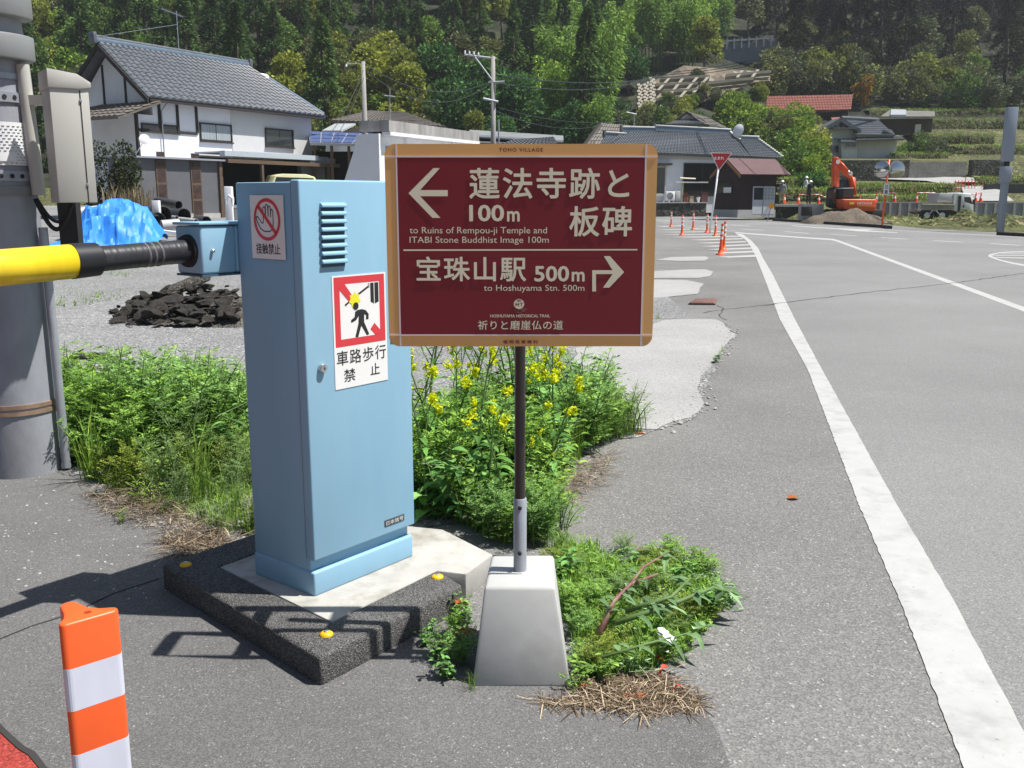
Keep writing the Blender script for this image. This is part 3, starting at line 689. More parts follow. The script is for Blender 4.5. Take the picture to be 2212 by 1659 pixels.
def scurve(pts, wd=2.0):
    for p, q in zip(pts, pts[1:]):
        dx, dy = q[0] - p[0], q[1] - p[1]; L = math.hypot(dx, dy) or 1; nx, ny = -dy / L * wd, dx / L * wd
        b.quad(*[FS.p(ss(*v)[0], .0027, ss(*v)[1]) for v in ((p[0] - nx, p[1] - ny), (q[0] - nx, q[1] - ny), (q[0] + nx, q[1] + ny), (p[0] + nx, p[1] + ny))])
for cx, cy, rx, ry, s0, s1_ in ((1076, 1328, 14, 13, -60, 250), (1100, 1334, 16, 14, -150, 150), (1118, 1326, 11, 10, -180, 120)):
    scurve([(cx + rx * math.cos(rad(s0 + (s1_ - s0) * i / 14)), cy + ry * math.sin(rad(s0 + (s1_ - s0) * i / 14))) for i in range(15)])
scurve([(1066, 1340), (1085, 1346), (1105, 1345), (1130, 1335), (1144, 1322), (1152, 1311), (1140, 1316), (1126, 1314), (1116, 1312)])
b.build('emblem_scroll', mat('scroll_pink', (0.36, 0.16, 0.15), 0.5), brd)
# post, sleeve, bolts
PYs = 2.93; pxs = D(1123, 1000, PYs).x
b = MB(); b.tube([(pxs, PYs, .52), (pxs, PYs, 1.62)], .0172, 20); b.build('post', m_brown, sgn, autos=50)
b = MB(); b.lathe((pxs + .001, PYs, .30), [(.0215, 0), (.0215, .252), (.0195, .255), (.0175, .255)], 20); sl = b.build('post_sleeve', m_galv, sgn, autos=50)
for z in (D(1122, 1097, PYs - .02).z, D(1120, 1195, PYs - .02).z):
    b = MB(); b.lathe((pxs, PYs - .019, z), [(.0068, 0), (.0068, .006), (.004, .008)], 10, axis=(0, -1, 0)); b.build('bolt', m_dark, sl)
# guessed back board and spacers, unseen, added to cast a ladder-like shadow
b = MB(); b.prism([FS.p(a, -.180, z) for a, z in rrect(0, BW, BZ0, BZ1, .032)], FS.n * .022); b.build('added_back_board', m_bor, sgn)
for a in (.02, .56):
    for z in (BZ0 + .03, BZ1 - .03):
        b = MB(); b.box((-.374 + a, SY + .08, z), (.035, .152, .05)); b.build('added_spacer', m_galv, sgn)
# concrete foot
b = MB(); bx0, bx1, tx0, tx1 = -.124, .184, -.086, .134
vs = [(bx0, 2.73, 0), (bx1, 2.73, 0), (bx1 - .004, 3.135, 0), (bx0 + .01, 3.135, 0), (tx0, 2.79, .309), (tx1, 2.79, .309), (tx1 + .008, 3.066, .309), (tx0 + .018, 3.066, .309)]
b.add(vs, [(3, 2, 1, 0), (4, 5, 6, 7), (0, 1, 5, 4), (1, 2, 6, 5), (2, 3, 7, 6), (3, 0, 4, 7)])
b.build('concrete_foot', m_conc, sgn, bevel=.011, seg=2)

# ============================================================ DELINEATOR in the left foreground
dl = thing('flexible_delineator', 'orange three lobed plastic delineator post with white reflective bands', 'delineator', (-.86, 1.95, 0))
pl_, pr_ = D(133, 1357, 1.85), D(257, 1318, 1.93); pb_ = D(208, 1317, 2.0)
ctr = (pl_ + pr_) / 2; ctr.z = 0
e = Vector((pr_.x - pl_.x, pr_.y - pl_.y, 0)); el = e.length / 2; e.normalize(); nrm = Vector((-e.y, e.x, 0))
def trefoil(sc=1.0, k=7):
    lobes = [(Vector((-el + .012, .012, 0)), .0135), (Vector((el - .012, .012, 0)), .0135), (Vector((-.012, .100, 0)), .019)]
    out = []
    def arc(c, r, a0, a1):
        for i in range(k + 1):
            q = rad(a0 + (a1 - a0) * i / k); out.append(c + Vector((math.cos(q), math.sin(q), 0)) * r)
    arc(lobes[0][0], .0135, 130, 270); arc(lobes[1][0], .0135, -90, 60)
    out.append(Vector((.032, .038, 0))); out.append(Vector((.016, .060, 0)))
    arc(lobes[2][0], .019, 0, 185)
    out.append(Vector((-.036, .062, 0))); out.append(Vector((-.044, .038, 0)))
    return [ctr + e * (p.x * sc) + nrm * ((p.y - .03) * sc + .03) for p in out]
zt_ = (pl_.z + pr_.z) / 2 + .004
tf = trefoil()
b = MB(); b.prism([p + V3(0, 0, .02) for p in tf], (0, 0, zt_ - .02)); b.build('post', m_orange, dl, bevel=.006, seg=3)
za = D(129, 1449, 1.85).z; zb_ = D(140, 1540, 1.85).z; zc = D(150, 1634, 1.85).z
bh = za - zb_; gp = zb_ - zc
tf2 = trefoil(1.008)
for z1 in (za, za - bh - gp):
    b = MB(); b.prism([p + V3(0, 0, z1 - bh) for p in tf2], (0, 0, bh)); b.build('reflective_band', m_refl, dl)
b = MB(); b.disc((*(ctr + nrm * .03 + e * .004).xy, zt_ + .0006), .008, (0, 0, 1), 16); b.build('lifting_hole', mat('hole_orange', (0.3, 0.03, 0.008), 0.6), dl)
b = MB(); b.lathe((ctr.x, ctr.y + .03, 0.003), [(.12, 0), (.115, .012), (.06, .03)], 28); b.build('base', m_dark, dl, autos=50)

# ============================================================ UTILITY POLE (left edge)
PP = V3(-2.745, 5.16)
up = thing('utility_pole', 'thick grey concrete utility pole with strapped boxes at the left edge', 'utility pole', PP)
b = MB(); b.tube([PP + V3(0, 0, -.3), PP + V3(0, 0, 9)], [.205, .165], 40); b.build('shaft', m_pole, up, autos=50)
m_band = mat('steel_band', (0.5, 0.47, 0.42), 0.35, 0.15, 12, metal=0.8)
m_bandr = mat('band_rust', (0.42, 0.28, 0.2), 0.5, 0.3, 9, metal=0.5)
def bandat(y, h, m, r=.006, name='steel_band'):
    z = D(100, y, 5.0).z; rr = .205 - .04 * z / 9.3
    b = MB(); b.lathe((PP.x, PP.y, z - h / 2), [(rr + r, 0), (rr + r, h)], 40); return b.build(name, m, up, autos=50)
for y, h in ((879, .022), (893, .022)): bandat(y, h, m_bandr)
for y, h in ((207, .05), (380, .05)):
    o = bandat(y, h, m_galv, .009)
    z = D(100, y, 5.0).z; rr = .205 - .04 * z / 9.3 + .0095
    for k in range(14):
        a = rad(-160 + k * 15); b = MB(); c_ = PP + V3(rr * math.cos(a), rr * math.sin(a), z)
        b.disc(c_, .012, (math.cos(a), math.sin(a), 0), 8, th=.002); b.build('band_slot', m_dark, o)
bandat(411, .045, m_grey, .012); bandat(160, .03, m_galv, .008)
z0, z1 = D(30, 356, 4.97).z, D(30, 261, 4.97).z
def arcwrap(name, a0, a1, z0, z1, off, m, par=None, n=24):
    b = MB(); r0_ = .205 - .04 * (z0 + z1) / 2 / 9.3 + off
    for i in range(n):
        p, q = rad(a0 + (a1 - a0) * i / n), rad(a0 + (a1 - a0) * (i + 1) / n)
        P_ = [PP + V3(r0_ * math.cos(x), r0_ * math.sin(x), z) for z in (z0, z1) for x in (p, q)]
        b.quad(P_[0], P_[1], P_[3], P_[2])
    return b.build(name, m, par or up, smooth=True)
ns = arcwrap('wrap_sheet', -190, -8, z0, z1, .008, m_white)
b = MB(); rr = .2055 - .04 * (z0 + z1) / 2 / 9.3 + .008
for j in range(13):
    z = z0 + (z1 - z0) * (j + .7) / 14
    for k in range(22):
        a = rad(-170 + k * 7.3 + (3.6 if j % 2 else 0)); b.box(PP + V3(rr * math.cos(a), rr * math.sin(a), z), (.004, .014, .0022), a)
b.build('ribs', mat('rib_grey', (0.25, 0.27, 0.32), 0.5), ns)
b = MB(); lz0, lz1 = D(45, 347, 4.95).z, D(45, 328, 4.95).z
arcwrap('label_plate', -58, -32, lz0, lz1, .012, m_white)
cx_, cy_ = PP.x + .225, PP.y - .02
b = MB(); b.tube([(cx_ + .02, cy_, 0.02), (cx_ + .012, cy_, 1.35)], .0235, 16); b.build('conduit', m_galv, up, autos=50)
b = MB(); b.tube([(cx_ + .012, cy_ - .01, 1.52), (cx_ - .012, cy_ - .01, 2.18)], .034, 18); b.build('conduit', m_beige, up, autos=50)
for k, (dx, r) in enumerate(((0, .012), (.03, .009))):
    b = MB(); pts = []
    for i in range(15):
        t_ = i / 14; pts.append((cx_ + .0 + .19 * t_ + dx * .3, cy_ - .03 + .02 * t_, 1.5 - .16 * math.sin(math.pi * t_) * (1 - .25 * k) - .0))
    b.tube(pts, r, 10); b.build('cable', m_dark, up, smooth=True)
b = MB(); b.box((cx_ + .115, cy_ + .10, 1.36), (.10, .06, .36)); b.build('cable_trunk', m_dark, up)
# beige junction box strapped beside the pole
FJ = Frame(D(100, 155, 4.86), rad(36))
ja0 = FJ.at(130, 438)[0] - .004; ja1 = FJ.at(211, 438)[0]; jz0 = FJ.at(130, 438)[1]; jz1 = FJ.at(103, 150)[1]
jb_ = MB(); jb_.fbox(FJ, ja0, ja1, -.20, 0, jz0, jz1 - .07); jb = jb_.build('junction_box', m_beige, up, bevel=.004)
b = MB(); b.prism([FJ.p(ja0 - .006, .008, jz1 - .085), FJ.p(ja1 - .045, .008, jz1 - .085), FJ.p(ja1 + .012, .008, jz1 - .075), FJ.p(ja1 + .012, .008, jz1 - .05), FJ.p(ja1 - .05, .008, jz1 - .012), FJ.p(ja0 - .006, .008, jz1 + .006)], -FJ.n * .225); b.build('hood', m_beige, jb, bevel=.003)
b = MB(); b.fbox(FJ, ja1 - .045, ja1 - .0395, -.001, .0015, jz0, jz1 - .09); b.build('door_gap', m_timber, jb)
for z in (jz1 - .14, jz0 + .09):
    b = MB(); b.fbox(FJ, ja1 - .047, ja1 - .036, .0005, .006, z - .008, z + .008); b.build('hinge', m_steel, jb, bevel=.001)
b = MB(); b.box((PP.x + .26, PP.y - .03, jz1 - .12), (.2, .05, .05)); b.build('bracket', m_beige, up)
# pole mounted cases higher up
for nm, ya, yb, m, off, lim in (('equipment_case', 118, 60, m_grey, .10, 14), ('equipment_case', 22, -60, m_grey, .105, 10)):
    za_, zb2 = D(60, ya, 4.9).z, D(60, yb, 4.9).z
    b = MB(); r_ = .19 + off; pts = [(r_ * math.cos(rad(a)), r_ * math.sin(rad(a)) * .95) for a in range(-175, lim, 7)]
    b.prism([V3(PP.x + x - .03, PP.y + y, za_) for x, y in pts] + [V3(PP.x + .2, PP.y + .1, za_), V3(PP.x - .2, PP.y + .1, za_)], (0, 0, zb2 - za_)); b.build(nm, m, up, bevel=.012)
b = MB(); b.fbox(Frame((PP.x - .08, PP.y - .31), rad(20)), .03, .16, 0, .004, D(60, 5, 4.9).z, D(60, -15, 4.9).z); b.build('case_label', m_white, up)
b = MB(); zt2 = D(60, 42, 4.9).z; b.box((PP.x + .09, PP.y - .165, zt2), (.035, .03, .05), rad(30)); b.build('clamp', m_grey, up)

# ============================================================ roofs
def tile_roof(name, eL, eR, rR, rL, nc, nr, m, parent, amp=.05, step=.045, th=.14, mdeck=None):
    eL, eR, rR, rL = map(Vector, (eL, eR, rR, rL)); nrm = (eR - eL).cross(rL - eL).normalized()
    if nrm.z < 0: nrm = -nrm
    b = MB(); k = 4; prof = [0, .75, 1, .75]
    def pt(u, v): return eL.lerp(eR, u).lerp(rL.lerp(rR, u), v)
    for j in range(nr):
        lo = [pt(i / (nc * k), j / nr) + nrm * (step + amp * prof[i % k]) for i in range(nc * k + 1)]
        hi = [pt(i / (nc * k), (j + 1) / nr) + nrm * (amp * prof[i % k]) for i in range(nc * k + 1)]
        b0 = [pt(i / (nc * k), j / nr) + nrm * (-.01) for i in range(nc * k + 1)]
        for i in range(nc * k):
            b.quad(lo[i], lo[i + 1], hi[i + 1], hi[i]); b.quad(b0[i], b0[i + 1], lo[i + 1], lo[i])
    b.prism([eL - nrm * th, eR - nrm * th, rR - nrm * th, rL - nrm * th], nrm * (th - .012))
    o = b.build(name, m, parent, fixn=False)
    return o
def window(F, a0, a1, z0, z1, b0, parent, fw=.06, mf=None, mg=None, mull=1, depth=.05):
    mf = mf or m_timber
    b = MB(); b.fbox(F, a0, a1, b0, b0 + .03, z0, z1); wd = b.build('window', mf, parent)
    n = mull + 1; w_ = (a1 - a0 - fw) / n
    for i in range(n):
        b = MB(); b.fbox(F, a0 + fw * .75 + i * w_ + fw * .25 * (i > 0), a0 + (i + 1) * w_ + fw * .25, b0 + .031, b0 + .034, z0 + fw, z1 - fw); b.build('pane', mg or m_glass, wd)
    for nm, q in (('frame', (a0 - .02, a1 + .02, z1 - fw * .8, z1)), ('frame', (a0 - .02, a0 + fw * .7, z0, z1 - fw * .8 - .002)), ('frame', (a1 - fw * .7, a1 + .02, z0, z1 - fw * .8 - .002))):
        b = MB(); b.fbox(F, q[0], q[1], b0 + .031, b0 + .031 + depth, q[2], q[3]); b.build(nm, mf, wd)
    b = MB(); b.fbox(F, a0 - .06, a1 + .06, b0 + .031, b0 + .036 + depth * 1.6, z0 - fw, z0 - .002); b.build('sill', mf, wd)
    return wd
def rect(F, xl, yt, xr, yb, b):
    a0, z1 = F.at(xl, yt, b); a1, z0 = F.at(xr, yb, b); return a0, a1, z0, z1

# ============================================================ LEFT WHITE HOUSE
P1 = D(332, 211, 45); FH = Frame(P1, rad(60)); EZ, RZ, HW = 6.03, 8.65, 3.22
GZ = .55
h1 = thing('white_house', 'two storey white plastered house with dark timbers and grey tiled gable roof', 'house', FH.p(5, -3, GZ))
WB = -.55
b = MB()
b.fbox(FH, .35, 11.1, -5.9, WB, GZ - .4, EZ - .1)
b.prism([FH.p(.35, WB, EZ - .1), FH.p(.35, -5.9, EZ - .1), FH.p(.35, -HW, RZ - .25)], FH.u * 10.3)
b.build('wall', m_plaster, h1)
b = MB(); aS = FH.at(500, 290, WB)[0]; b.fbox(FH, aS, 11.13, WB - .2, WB + .03, 3.2, EZ - .12); b.build('side_panel', m_plaster2, h1)
roof = tile_roof('roof', FH.p(-.3, 0, EZ), FH.p(11.8, 0, EZ), FH.p(9.2, -HW, RZ), FH.p(-.3, -HW, RZ), 30, 13, m_tile, h1, amp=.11, step=.03)
tile_roof('roof_slope', FH.p(11.8, -2 * HW, EZ), FH.p(-.3, -2 * HW, EZ), FH.p(-.3, -HW, RZ), FH.p(9.2, -HW, RZ), 20, 8, m_tile, h1)
tile_roof('roof_slope', FH.p(11.8, 0, EZ), FH.p(11.8, -2 * HW, EZ), FH.p(9.21, -HW - .02, RZ), FH.p(9.2, -HW + .02, RZ), 16, 8, m_tile, h1)
b = MB(); b.fbox(FH, -.45, 9.25, -HW - .14, -HW + .14, RZ - .02, RZ + .2); b.build('ridge', m_ridge, roof, bevel=.04)
b = MB(); b.tube([FH.p(-.5, -HW, RZ + .23), FH.p(9.3, -HW, RZ + .23)], .1, 10); b.build('ridge_cap', m_tile, roof, autos=50)
b = MB(); b.fbox(FH, 9.2, 9.42, -HW - .2, -HW + .2, RZ - .1, RZ + .4); b.build('ridge_end', m_tile, roof, bevel=.05)
b = MB(); b.fbox(FH, -.62, -.42, -HW - .2, -HW + .2, RZ - .1, RZ + .42); b.build('ridge_end', m_tile, roof, bevel=.05)
c_r = D(640, 209, 52); b = MB(); b.tube([FH.p(9.9, -2.4, RZ - .62), FH.p(11.7, -.1, EZ + .12)], .12, 8); b.build('hip_ridge', m_ridge, roof)
for sg in (0, 1):
    b = MB(); e0 = FH.p(-.36, 0 if not sg else -2 * HW, EZ - .05); e1 = FH.p(-.36, -HW, RZ - .05); b.prism([e0, e1, e1 - V3(0, 0, .24), e0 - V3(0, 0, .24)], FH.u * .08); b.build('barge_board', m_timber, h1)
b = MB(); b.fbox(FH, -.2, 11.6, -.1, .02, EZ - .16, EZ - .06); b.build('gutter', m_timber, h1)
for x in (343, 382, 423):
    a = FH.at(x, 240, WB)[0]; b = MB(); b.fbox(FH, a - .07, a + .07, WB, WB + .05, 4.65, EZ - .15); b.build('timber_post', m_timber, h1)
a0, zz = FH.at(297, 252, WB); a1 = FH.at(424, 261, WB)[0]
b = MB(); b.fbox(FH, a0, a1, WB + .001, WB + .045, 4.55, 4.67); b.build('timber_beam', m_timber, h1)
FG = Frame(FH.p(.35, -5.9, 0), rad(60 - 90))            # gable end, seen from the left
for k in (2.05, 3.6):
    b = MB(); b.fbox(FG, k - .06, k + .06, .0, .04, EZ - .2, RZ - .4 - abs(k - 2.68) * .8); b.build('timber_post', m_timber, h1)
b = MB(); b.fbox(FG, 0, 5.3, .001, .045, EZ - .3, EZ - .16); b.build('timber_beam', m_timber, h1)
window(FH, *rect(FH, 304, 265, 384, 288, WB), WB, h1, .07, mull=1)
window(FH, *rect(FH, 430, 264, 500, 308, WB), WB, h1, .07, mg=m_curt, mull=1)
window(FH, *rect(FH, 571.7, 276, 633, 319, WB + .03), WB + .03, h1, .07, mull=1)
# wing under the little side roof
b = MB(); b.fbox(FH, FH.at(298, 300, WB)[0], .348, -3.6, WB - .002, GZ - .4, 5.3); b.build('side_wing', m_plaster, h1)
wa = FH.at(298, 300, WB)[0]
b = MB(); b.fbox(FH, wa - .05, wa + .06, WB - .1, WB + .05, 3.0, 5.35); b.build('timber_post', m_timber, h1)
tile_roof('side_roof', FH.p(wa - 1.5, .1, 5.05), FH.p(wa - 1.5, -4.2, 5.05), FH.p(.3, -4.2, 5.9), FH.p(.3, .1, 5.9), 12, 5, m_tile2, h1, th=.1)
b = MB(); q = FH.at(345, 215, WB + .12); b.tube([FH.p(q[0] + .12, -.05, EZ - .12), FH.p(q[0] + .05, WB + .12, EZ - .5), FH.p(q[0] + .05, WB + .12, 3.0)], .03, 8); b.build('downpipe', m_grey, h1)
# satellite dish and aerial
q = FH.at(312, 301, WB + .5); b = MB(); b.dome(FH.p(q[0], WB + .5, q[1]), .24, FH.n - FH.u * .5 + V3(0, 0, .3), .06); dish = b.build('satellite_dish', m_white, h1, smooth=True)
b = MB(); b.tube([FH.p(q[0] - .1, WB + .0, q[1] - .6), FH.p(q[0] - .05, WB + .3, q[1] - .3), FH.p(q[0], WB + .45, q[1])], .02, 6); b.build('dish_arm', m_white, dish)
q = FH.at(387, 120, -HW); qt = FH.at(386, 38, -HW)
an = MB(); an.tube([FH.p(q[0], -HW, RZ), FH.p(q[0], -HW, qt[1] + .3)], .022, 6); ae = an.build('aerial_mast', m_galv, h1)
b = MB(); pa, pb = FH.at(327, 31, -HW), FH.at(407, 39, -HW); A_, B_ = FH.p(q[0] - 1.1, -HW + .2, qt[1] + .22), FH.p(q[0] + .5, -HW - .1, qt[1] + .1)
b.tube([A_, B_], .015, 5)
for i in range(12):
    p = A_.lerp(B_, i / 11); b.tube([p - FH.n * .22, p + FH.n * .22], .008, 4)
b.build('aerial_boom', m_galv, ae)
b = MB(); b.tube([FH.p(q[0], -HW, qt[1] - .35), FH.p(-.3, -HW + .1, RZ + .25)], .012, 4); b.build('guy_wire', m_galv, ae)
q = FH.at(658, 240, WB + .1)
for xx in (661, 673, 689):
    pass
# shed lean-to and carport in front of the house
SB = 1.3
sh = thing('lean_to_shed', 'grey sheet metal lean-to with brown window strips below the white house', 'shed', FH.p(2, .5, GZ))
sa0, szT = FH.at(291, 338, SB); sa1, szT2 = FH.at(477, 336, SB)
b = MB(); b.fbox(FH, sa0, sa1, WB + .05, SB, GZ - .4, szT - .06); b.build('wall', m_shed, sh)
for xl, xr in ((334, 356), (409, 431)):
    p0 = FH.at(xl, 345, SB)[0]; p1 = FH.at(xr, 345, SB)[0]; b = MB(); b.fbox(FH, p0, p1, SB + .001, SB + .05, GZ, szT - .08); ds = b.build('door_strip', m_wood, sh)
    for i in range(4):
        zz = GZ + .25 + i * .72; b = MB(); b.fbox(FH, p0 + .06, p1 - .06, SB + .051, SB + .055, zz, zz + .6); b.build('pane', mat('dusty_glass', (0.06, 0.04, 0.035), 0.35, 0.4, 3), ds)
b = MB(); b.fbox(FH, sa0 - .15, sa1 + .1, WB + .04, SB + .25, szT - .05, szT + .03); b.build('roof', m_galv, sh)
b = MB(); b.fbox(FH, sa0, sa1, SB + .002, SB + .05, GZ - .3, GZ + .28); b.build('plinth', m_conc, sh)
b = MB(); b.fbox(FH, sa1 - .25, sa1 - .05, SB, SB + .12, GZ, szT - .06); b.build('corner_post', m_wood, sh)
cp = thing('carport', 'open carport with brown timber beams and dark interior beside the shed', 'carport', FH.p(8, .5, GZ))
ca1 = FH.at(795, 345, SB)[0]
ca1 = min(ca1, sa1 + 13)
fz1 = FH.at(560, 330, SB)[1]; fz0 = FH.at(560, 341, SB)[1]
aE = FH.at(680, 335, SB)[0]
b = MB(); b.fbox(FH, sa1 + .02, aE, SB - .1, SB + .25, fz0, fz1); b.build('fascia', mat('pale_fascia', (0.42, 0.47, 0.52), 0.5, 0.05), cp)
b = MB(); b.fbox(FH, sa1 + .02, ca1, WB + .06, SB - .11, fz1 - .1, fz1 - .02); b.build('roof', m_galv, cp)
b = MB(); b.fbox(FH, sa1 + .05, aE + 1.6, SB + .26, SB + .42, fz0 - .32, fz0 - .14); b.build('beam', m_wood, cp)
b = MB(); b.fbox(FH, aE - .6, ca1, SB - .05, SB + .2, fz1 - .42, fz1 - .1); b.build('roof_edge', m_grey, cp)
for x in (565, 708):
    a = FH.at(x, 370, SB + .3)[0]; b = MB(); b.fbox(FH, a - .07, a + .07, SB + .262, SB + .40, GZ, fz0 - .322); b.build('post', m_wood, cp)
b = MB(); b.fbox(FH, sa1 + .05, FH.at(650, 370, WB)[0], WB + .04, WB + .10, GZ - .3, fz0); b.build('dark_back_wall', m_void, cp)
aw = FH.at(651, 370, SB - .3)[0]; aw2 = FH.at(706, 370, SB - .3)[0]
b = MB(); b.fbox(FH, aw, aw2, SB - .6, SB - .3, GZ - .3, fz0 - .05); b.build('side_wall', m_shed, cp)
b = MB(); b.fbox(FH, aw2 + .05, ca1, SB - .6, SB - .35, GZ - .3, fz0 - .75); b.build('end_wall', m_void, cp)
b = MB(); b.fbox(FH, aw2 + .05, ca1, SB - .34, SB - .2, fz0 - .74, fz0 - .25); b.build('shutter_box', m_plaster, cp)
# pale car parked in the carport (only its roof clears the cabinet)
car = thing('parked_car', 'pale yellow car parked inside the dark carport behind the cabinet', 'car', FH.p(6.2, .2, GZ))
ctz = D(628, 377, 50.2).z; FCc = Frame(D(628, 400, 49.6), rad(30))
b = MB(); ca, cb = -1.25, 1.25
prof = [(-1.7, GZ + .25), (-1.72, GZ + .95), (-1.45, GZ + 1.1), (-1.0, ctz - .08), (-.6, ctz), (.6, ctz - .01), (1.05, ctz - .14), (1.5, GZ + 1.15), (1.75, GZ + 1.0), (1.8, GZ + .3)]
b.prism([FCc.p(a, .75, z) for a, z in prof], -FCc.n * 1.5); b.build('body', mat('pale_yellow_paint', (0.62, 0.60, 0.36), 0.35, 0.05), car, bevel=.05)
b = MB(); b.prism([FCc.p(a, .752, z) for a, z in ((-1.3, GZ + 1.15), (-.95, ctz - .16), (.95, ctz - .2), (1.3, GZ + 1.15))], FCc.n * .006); b.build('side_window', m_glass, car)
for a in (-1.1, 1.15):
    b = MB(); b.lathe(FCc.p(a, .70, GZ + .28), [(.3, 0), (.3, .12)], 20, axis=FCc.n); b.build('wheel', m_dark, car, autos=50)

# ============================================================ MIDDLE BUILDINGS
cm = crop(740, 220, 3.95)
def DM(x, y, Y): return D(*cm(x, y), Y)
wbz = DM(850, 345, 38); FW = Frame(wbz, rad(74))
wb = thing('white_building', 'white walled building with grey sloping parapet behind the signboard', 'building', FW.p(4, -1, 0))
_, wt = FW.at(*cm(850, 322)); aR = FW.at(*cm(1735, 440))[0]; _, wtR = FW.at(*cm(1735, 440))
b = MB(); b.prism([FW.p(0, 0, .2), FW.p(aR, 0, .2), FW.p(aR, 0, wtR - .5), FW.p(0, 0, wt - .5)], -FW.n * .85); b.build('wall', m_plaster, wb)
b = MB(); b.prism([FW.p(-.15, .35, wt - .42), FW.p(aR + .1, .35, wtR - .42), FW.p(aR + .1, .35, wtR), FW.p(-.15, .35, wt)], -FW.n * 1.25); b.build('parapet', mat('stained_parapet', (0.30, 0.29, 0.28), 0.85, 0.3, 2.5, stretch=(1, 1, .3)), wb)
b = MB(); b.prism([FW.p(-.1, .38, wt - .56), FW.p(aR + .1, .38, wtR - .56), FW.p(aR + .1, .38, wtR - .43), FW.p(-.1, .38, wt - .43)], -FW.n * .35); b.build('white_trim', m_plaster, wb)
for k in (.2, .72):
    b = MB(); a = aR * k; b.fbox(FW, a, a + .5, .001, .14, .2, wt + (wtR - wt) * k - .57); b.build('pier', m_plaster, wb)
b = MB()
for i in range(22): b.fbox(FW, aR * .24 + i * aR * .02, aR * .24 + i * aR * .02 + aR * .011, .001, .03, wt - 1.55 - .05 * i / 22, wt - 1.3 - .05 * i / 22)
b.build('vent_row', mat('vent_shadow', (0.3, 0.31, 0.33), 0.8), wb)
b = MB(); b.prism([FW.p(0, .0, wt - .5), FW.p(0, -.95, wt - .55), FW.p(0, -1.05, wt - 1.1), FW.p(0, -2.3, .2), FW.p(0, 0, .2)], -FW.u * .35); b.build('end_wall', m_plaster, wb)
b = MB(); b.fbox(FW, .9, aR + 1.5, .3, 1.1, .2, wt - 2.15); b.build('lower_annex', m_plaster, wb)
b = MB(); b.fbox(FW, .88, aR + 1.6, .28, 1.2, wt - 2.14, wt - 2.03); b.build('annex_roof', m_white, wb)

def boxhouse(name, label, cat, x0, x1, yt, yb, Y, dep, mw, **k):
    F = Frame(D(x0, yb, Y), 0); a1, z0 = F.at(x1, yb); _, z1 = F.at(x0, yt)
    t = thing(name, label, cat, F.p(a1 / 2, -dep / 2, z0)); b = MB(); b.fbox(F, 0, a1, -dep, 0, z0 - .6, z1); b.build('wall', mw, t); return t, F, a1, z0, z1
# solar roof carport
so = thing('solar_carport', 'dark open shed roofed with blue solar panels behind the house', 'shed', DM(400, 640, 52))
pq = [DM(120, 428, 57), DM(770, 452, 57), DM(660, 548, 52), DM(140, 537, 52)]
nrm = (pq[1] - pq[0]).cross(pq[3] - pq[0]).normalized(); nrm = nrm if nrm.z > 0 else -nrm
b = MB(); b.prism([p - nrm * .15 for p in pq], nrm * .14); b.build('roof', m_galv, so)
m_pv = mat('solar_cell', (0.10, 0.14, 0.33), 0.22, 0.15, 2, spec=0.6)
for i in range(5):
    for j in range(3):
        u0, u1, v0, v1 = i / 5 + .012, (i + 1) / 5 - .006, j / 3 + .03, (j + 1) / 3 - .02
        f = lambda u, v: pq[0].lerp(pq[1], u).lerp(pq[3].lerp(pq[2], u), v)
        b = MB(); b.prism([f(u0, v0), f(u1, v0), f(u1, v1), f(u0, v1)], nrm * .03); b.build('solar_panel', m_pv, so)
F0 = Frame((pq[3].x, 53.5), 0); wa_ = pq[2].x - pq[3].x
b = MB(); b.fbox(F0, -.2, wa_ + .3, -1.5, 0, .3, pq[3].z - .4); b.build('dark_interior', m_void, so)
for k in (.02, .35, .68, .97):
    b = MB(); b.fbox(F0, wa_ * k, wa_ * k + .14, 1.0, 1.14, .3, pq[3].z - .12); b.build('post', m_wood, so)
# hipped house in the distance, small outbuilding, long low roof
hp, Fh, a1, z0, z1 = boxhouse('hipped_house', 'distant house with dark hipped roof rising above the white building', 'house', *cm(630, 0)[:1], cm(1180, 0)[0], cm(0, 318)[1], cm(0, 470)[1], 82, 7, mat('aged_wall', (0.16, 0.155, 0.14), 0.85, 0.15, 1))
tp = DM(870, 228, 85.5); e = [Fh.p(-2.3, 1.2, z1 - .1), Fh.p(a1 + 2.5, 1.2, z1 - .6), Fh.p(a1 + 2.5, -8, z1 - .6), Fh.p(-2.3, -8, z1 - .1)]
tl, tr = tp + V3(-1.2, 0, 0), tp + V3(1.6, 0, -.1)
tile_roof('roof', e[0], e[1], tr, tl, 26, 9, m_tile2, hp); tile_roof('roof_slope', e[3], e[0], tl, tl + V3(0, .1, 0), 14, 9, m_tile2, hp); tile_roof('roof_slope', e[1], e[2], tr + V3(0, .1, 0), tr, 14, 9, m_tile2, hp)
window(Fh, *rect(Fh, *cm(700, 365), *cm(765, 430), .0), 0.0, hp, .1)
ob = thing('outbuilding', 'small building with pale metal gable roof behind the solar panels', 'building', DM(450, 440, 68))
q = [DM(255, 440, 66), DM(450, 440, 66), DM(590, 370, 68), DM(385, 372, 68)]
b = MB(); b.prism([p + V3(0, 0, .02) for p in q], (0, 0, .12)); b.build('roof', mat('pale_roof', (0.34, 0.36, 0.37), 0.5, 0.08, 1), ob)
b = MB(); b.prism([q[1] - V3(.3, -.3, 0), DM(625, 440, 69), q[2] + V3(.2, .2, -.1)], (-.6, 2, 0)); b.build('gable', m_timber, ob)
b = MB(); b.box((q[0] + V3(2.8, 2.5, -1.6)), (5.5, 3, 3)); b.build('wall', m_plaster2, ob)
lb = thing('low_building', 'long low grey roofed building seen above the signboard', 'building', DM(2000, 520, 62))
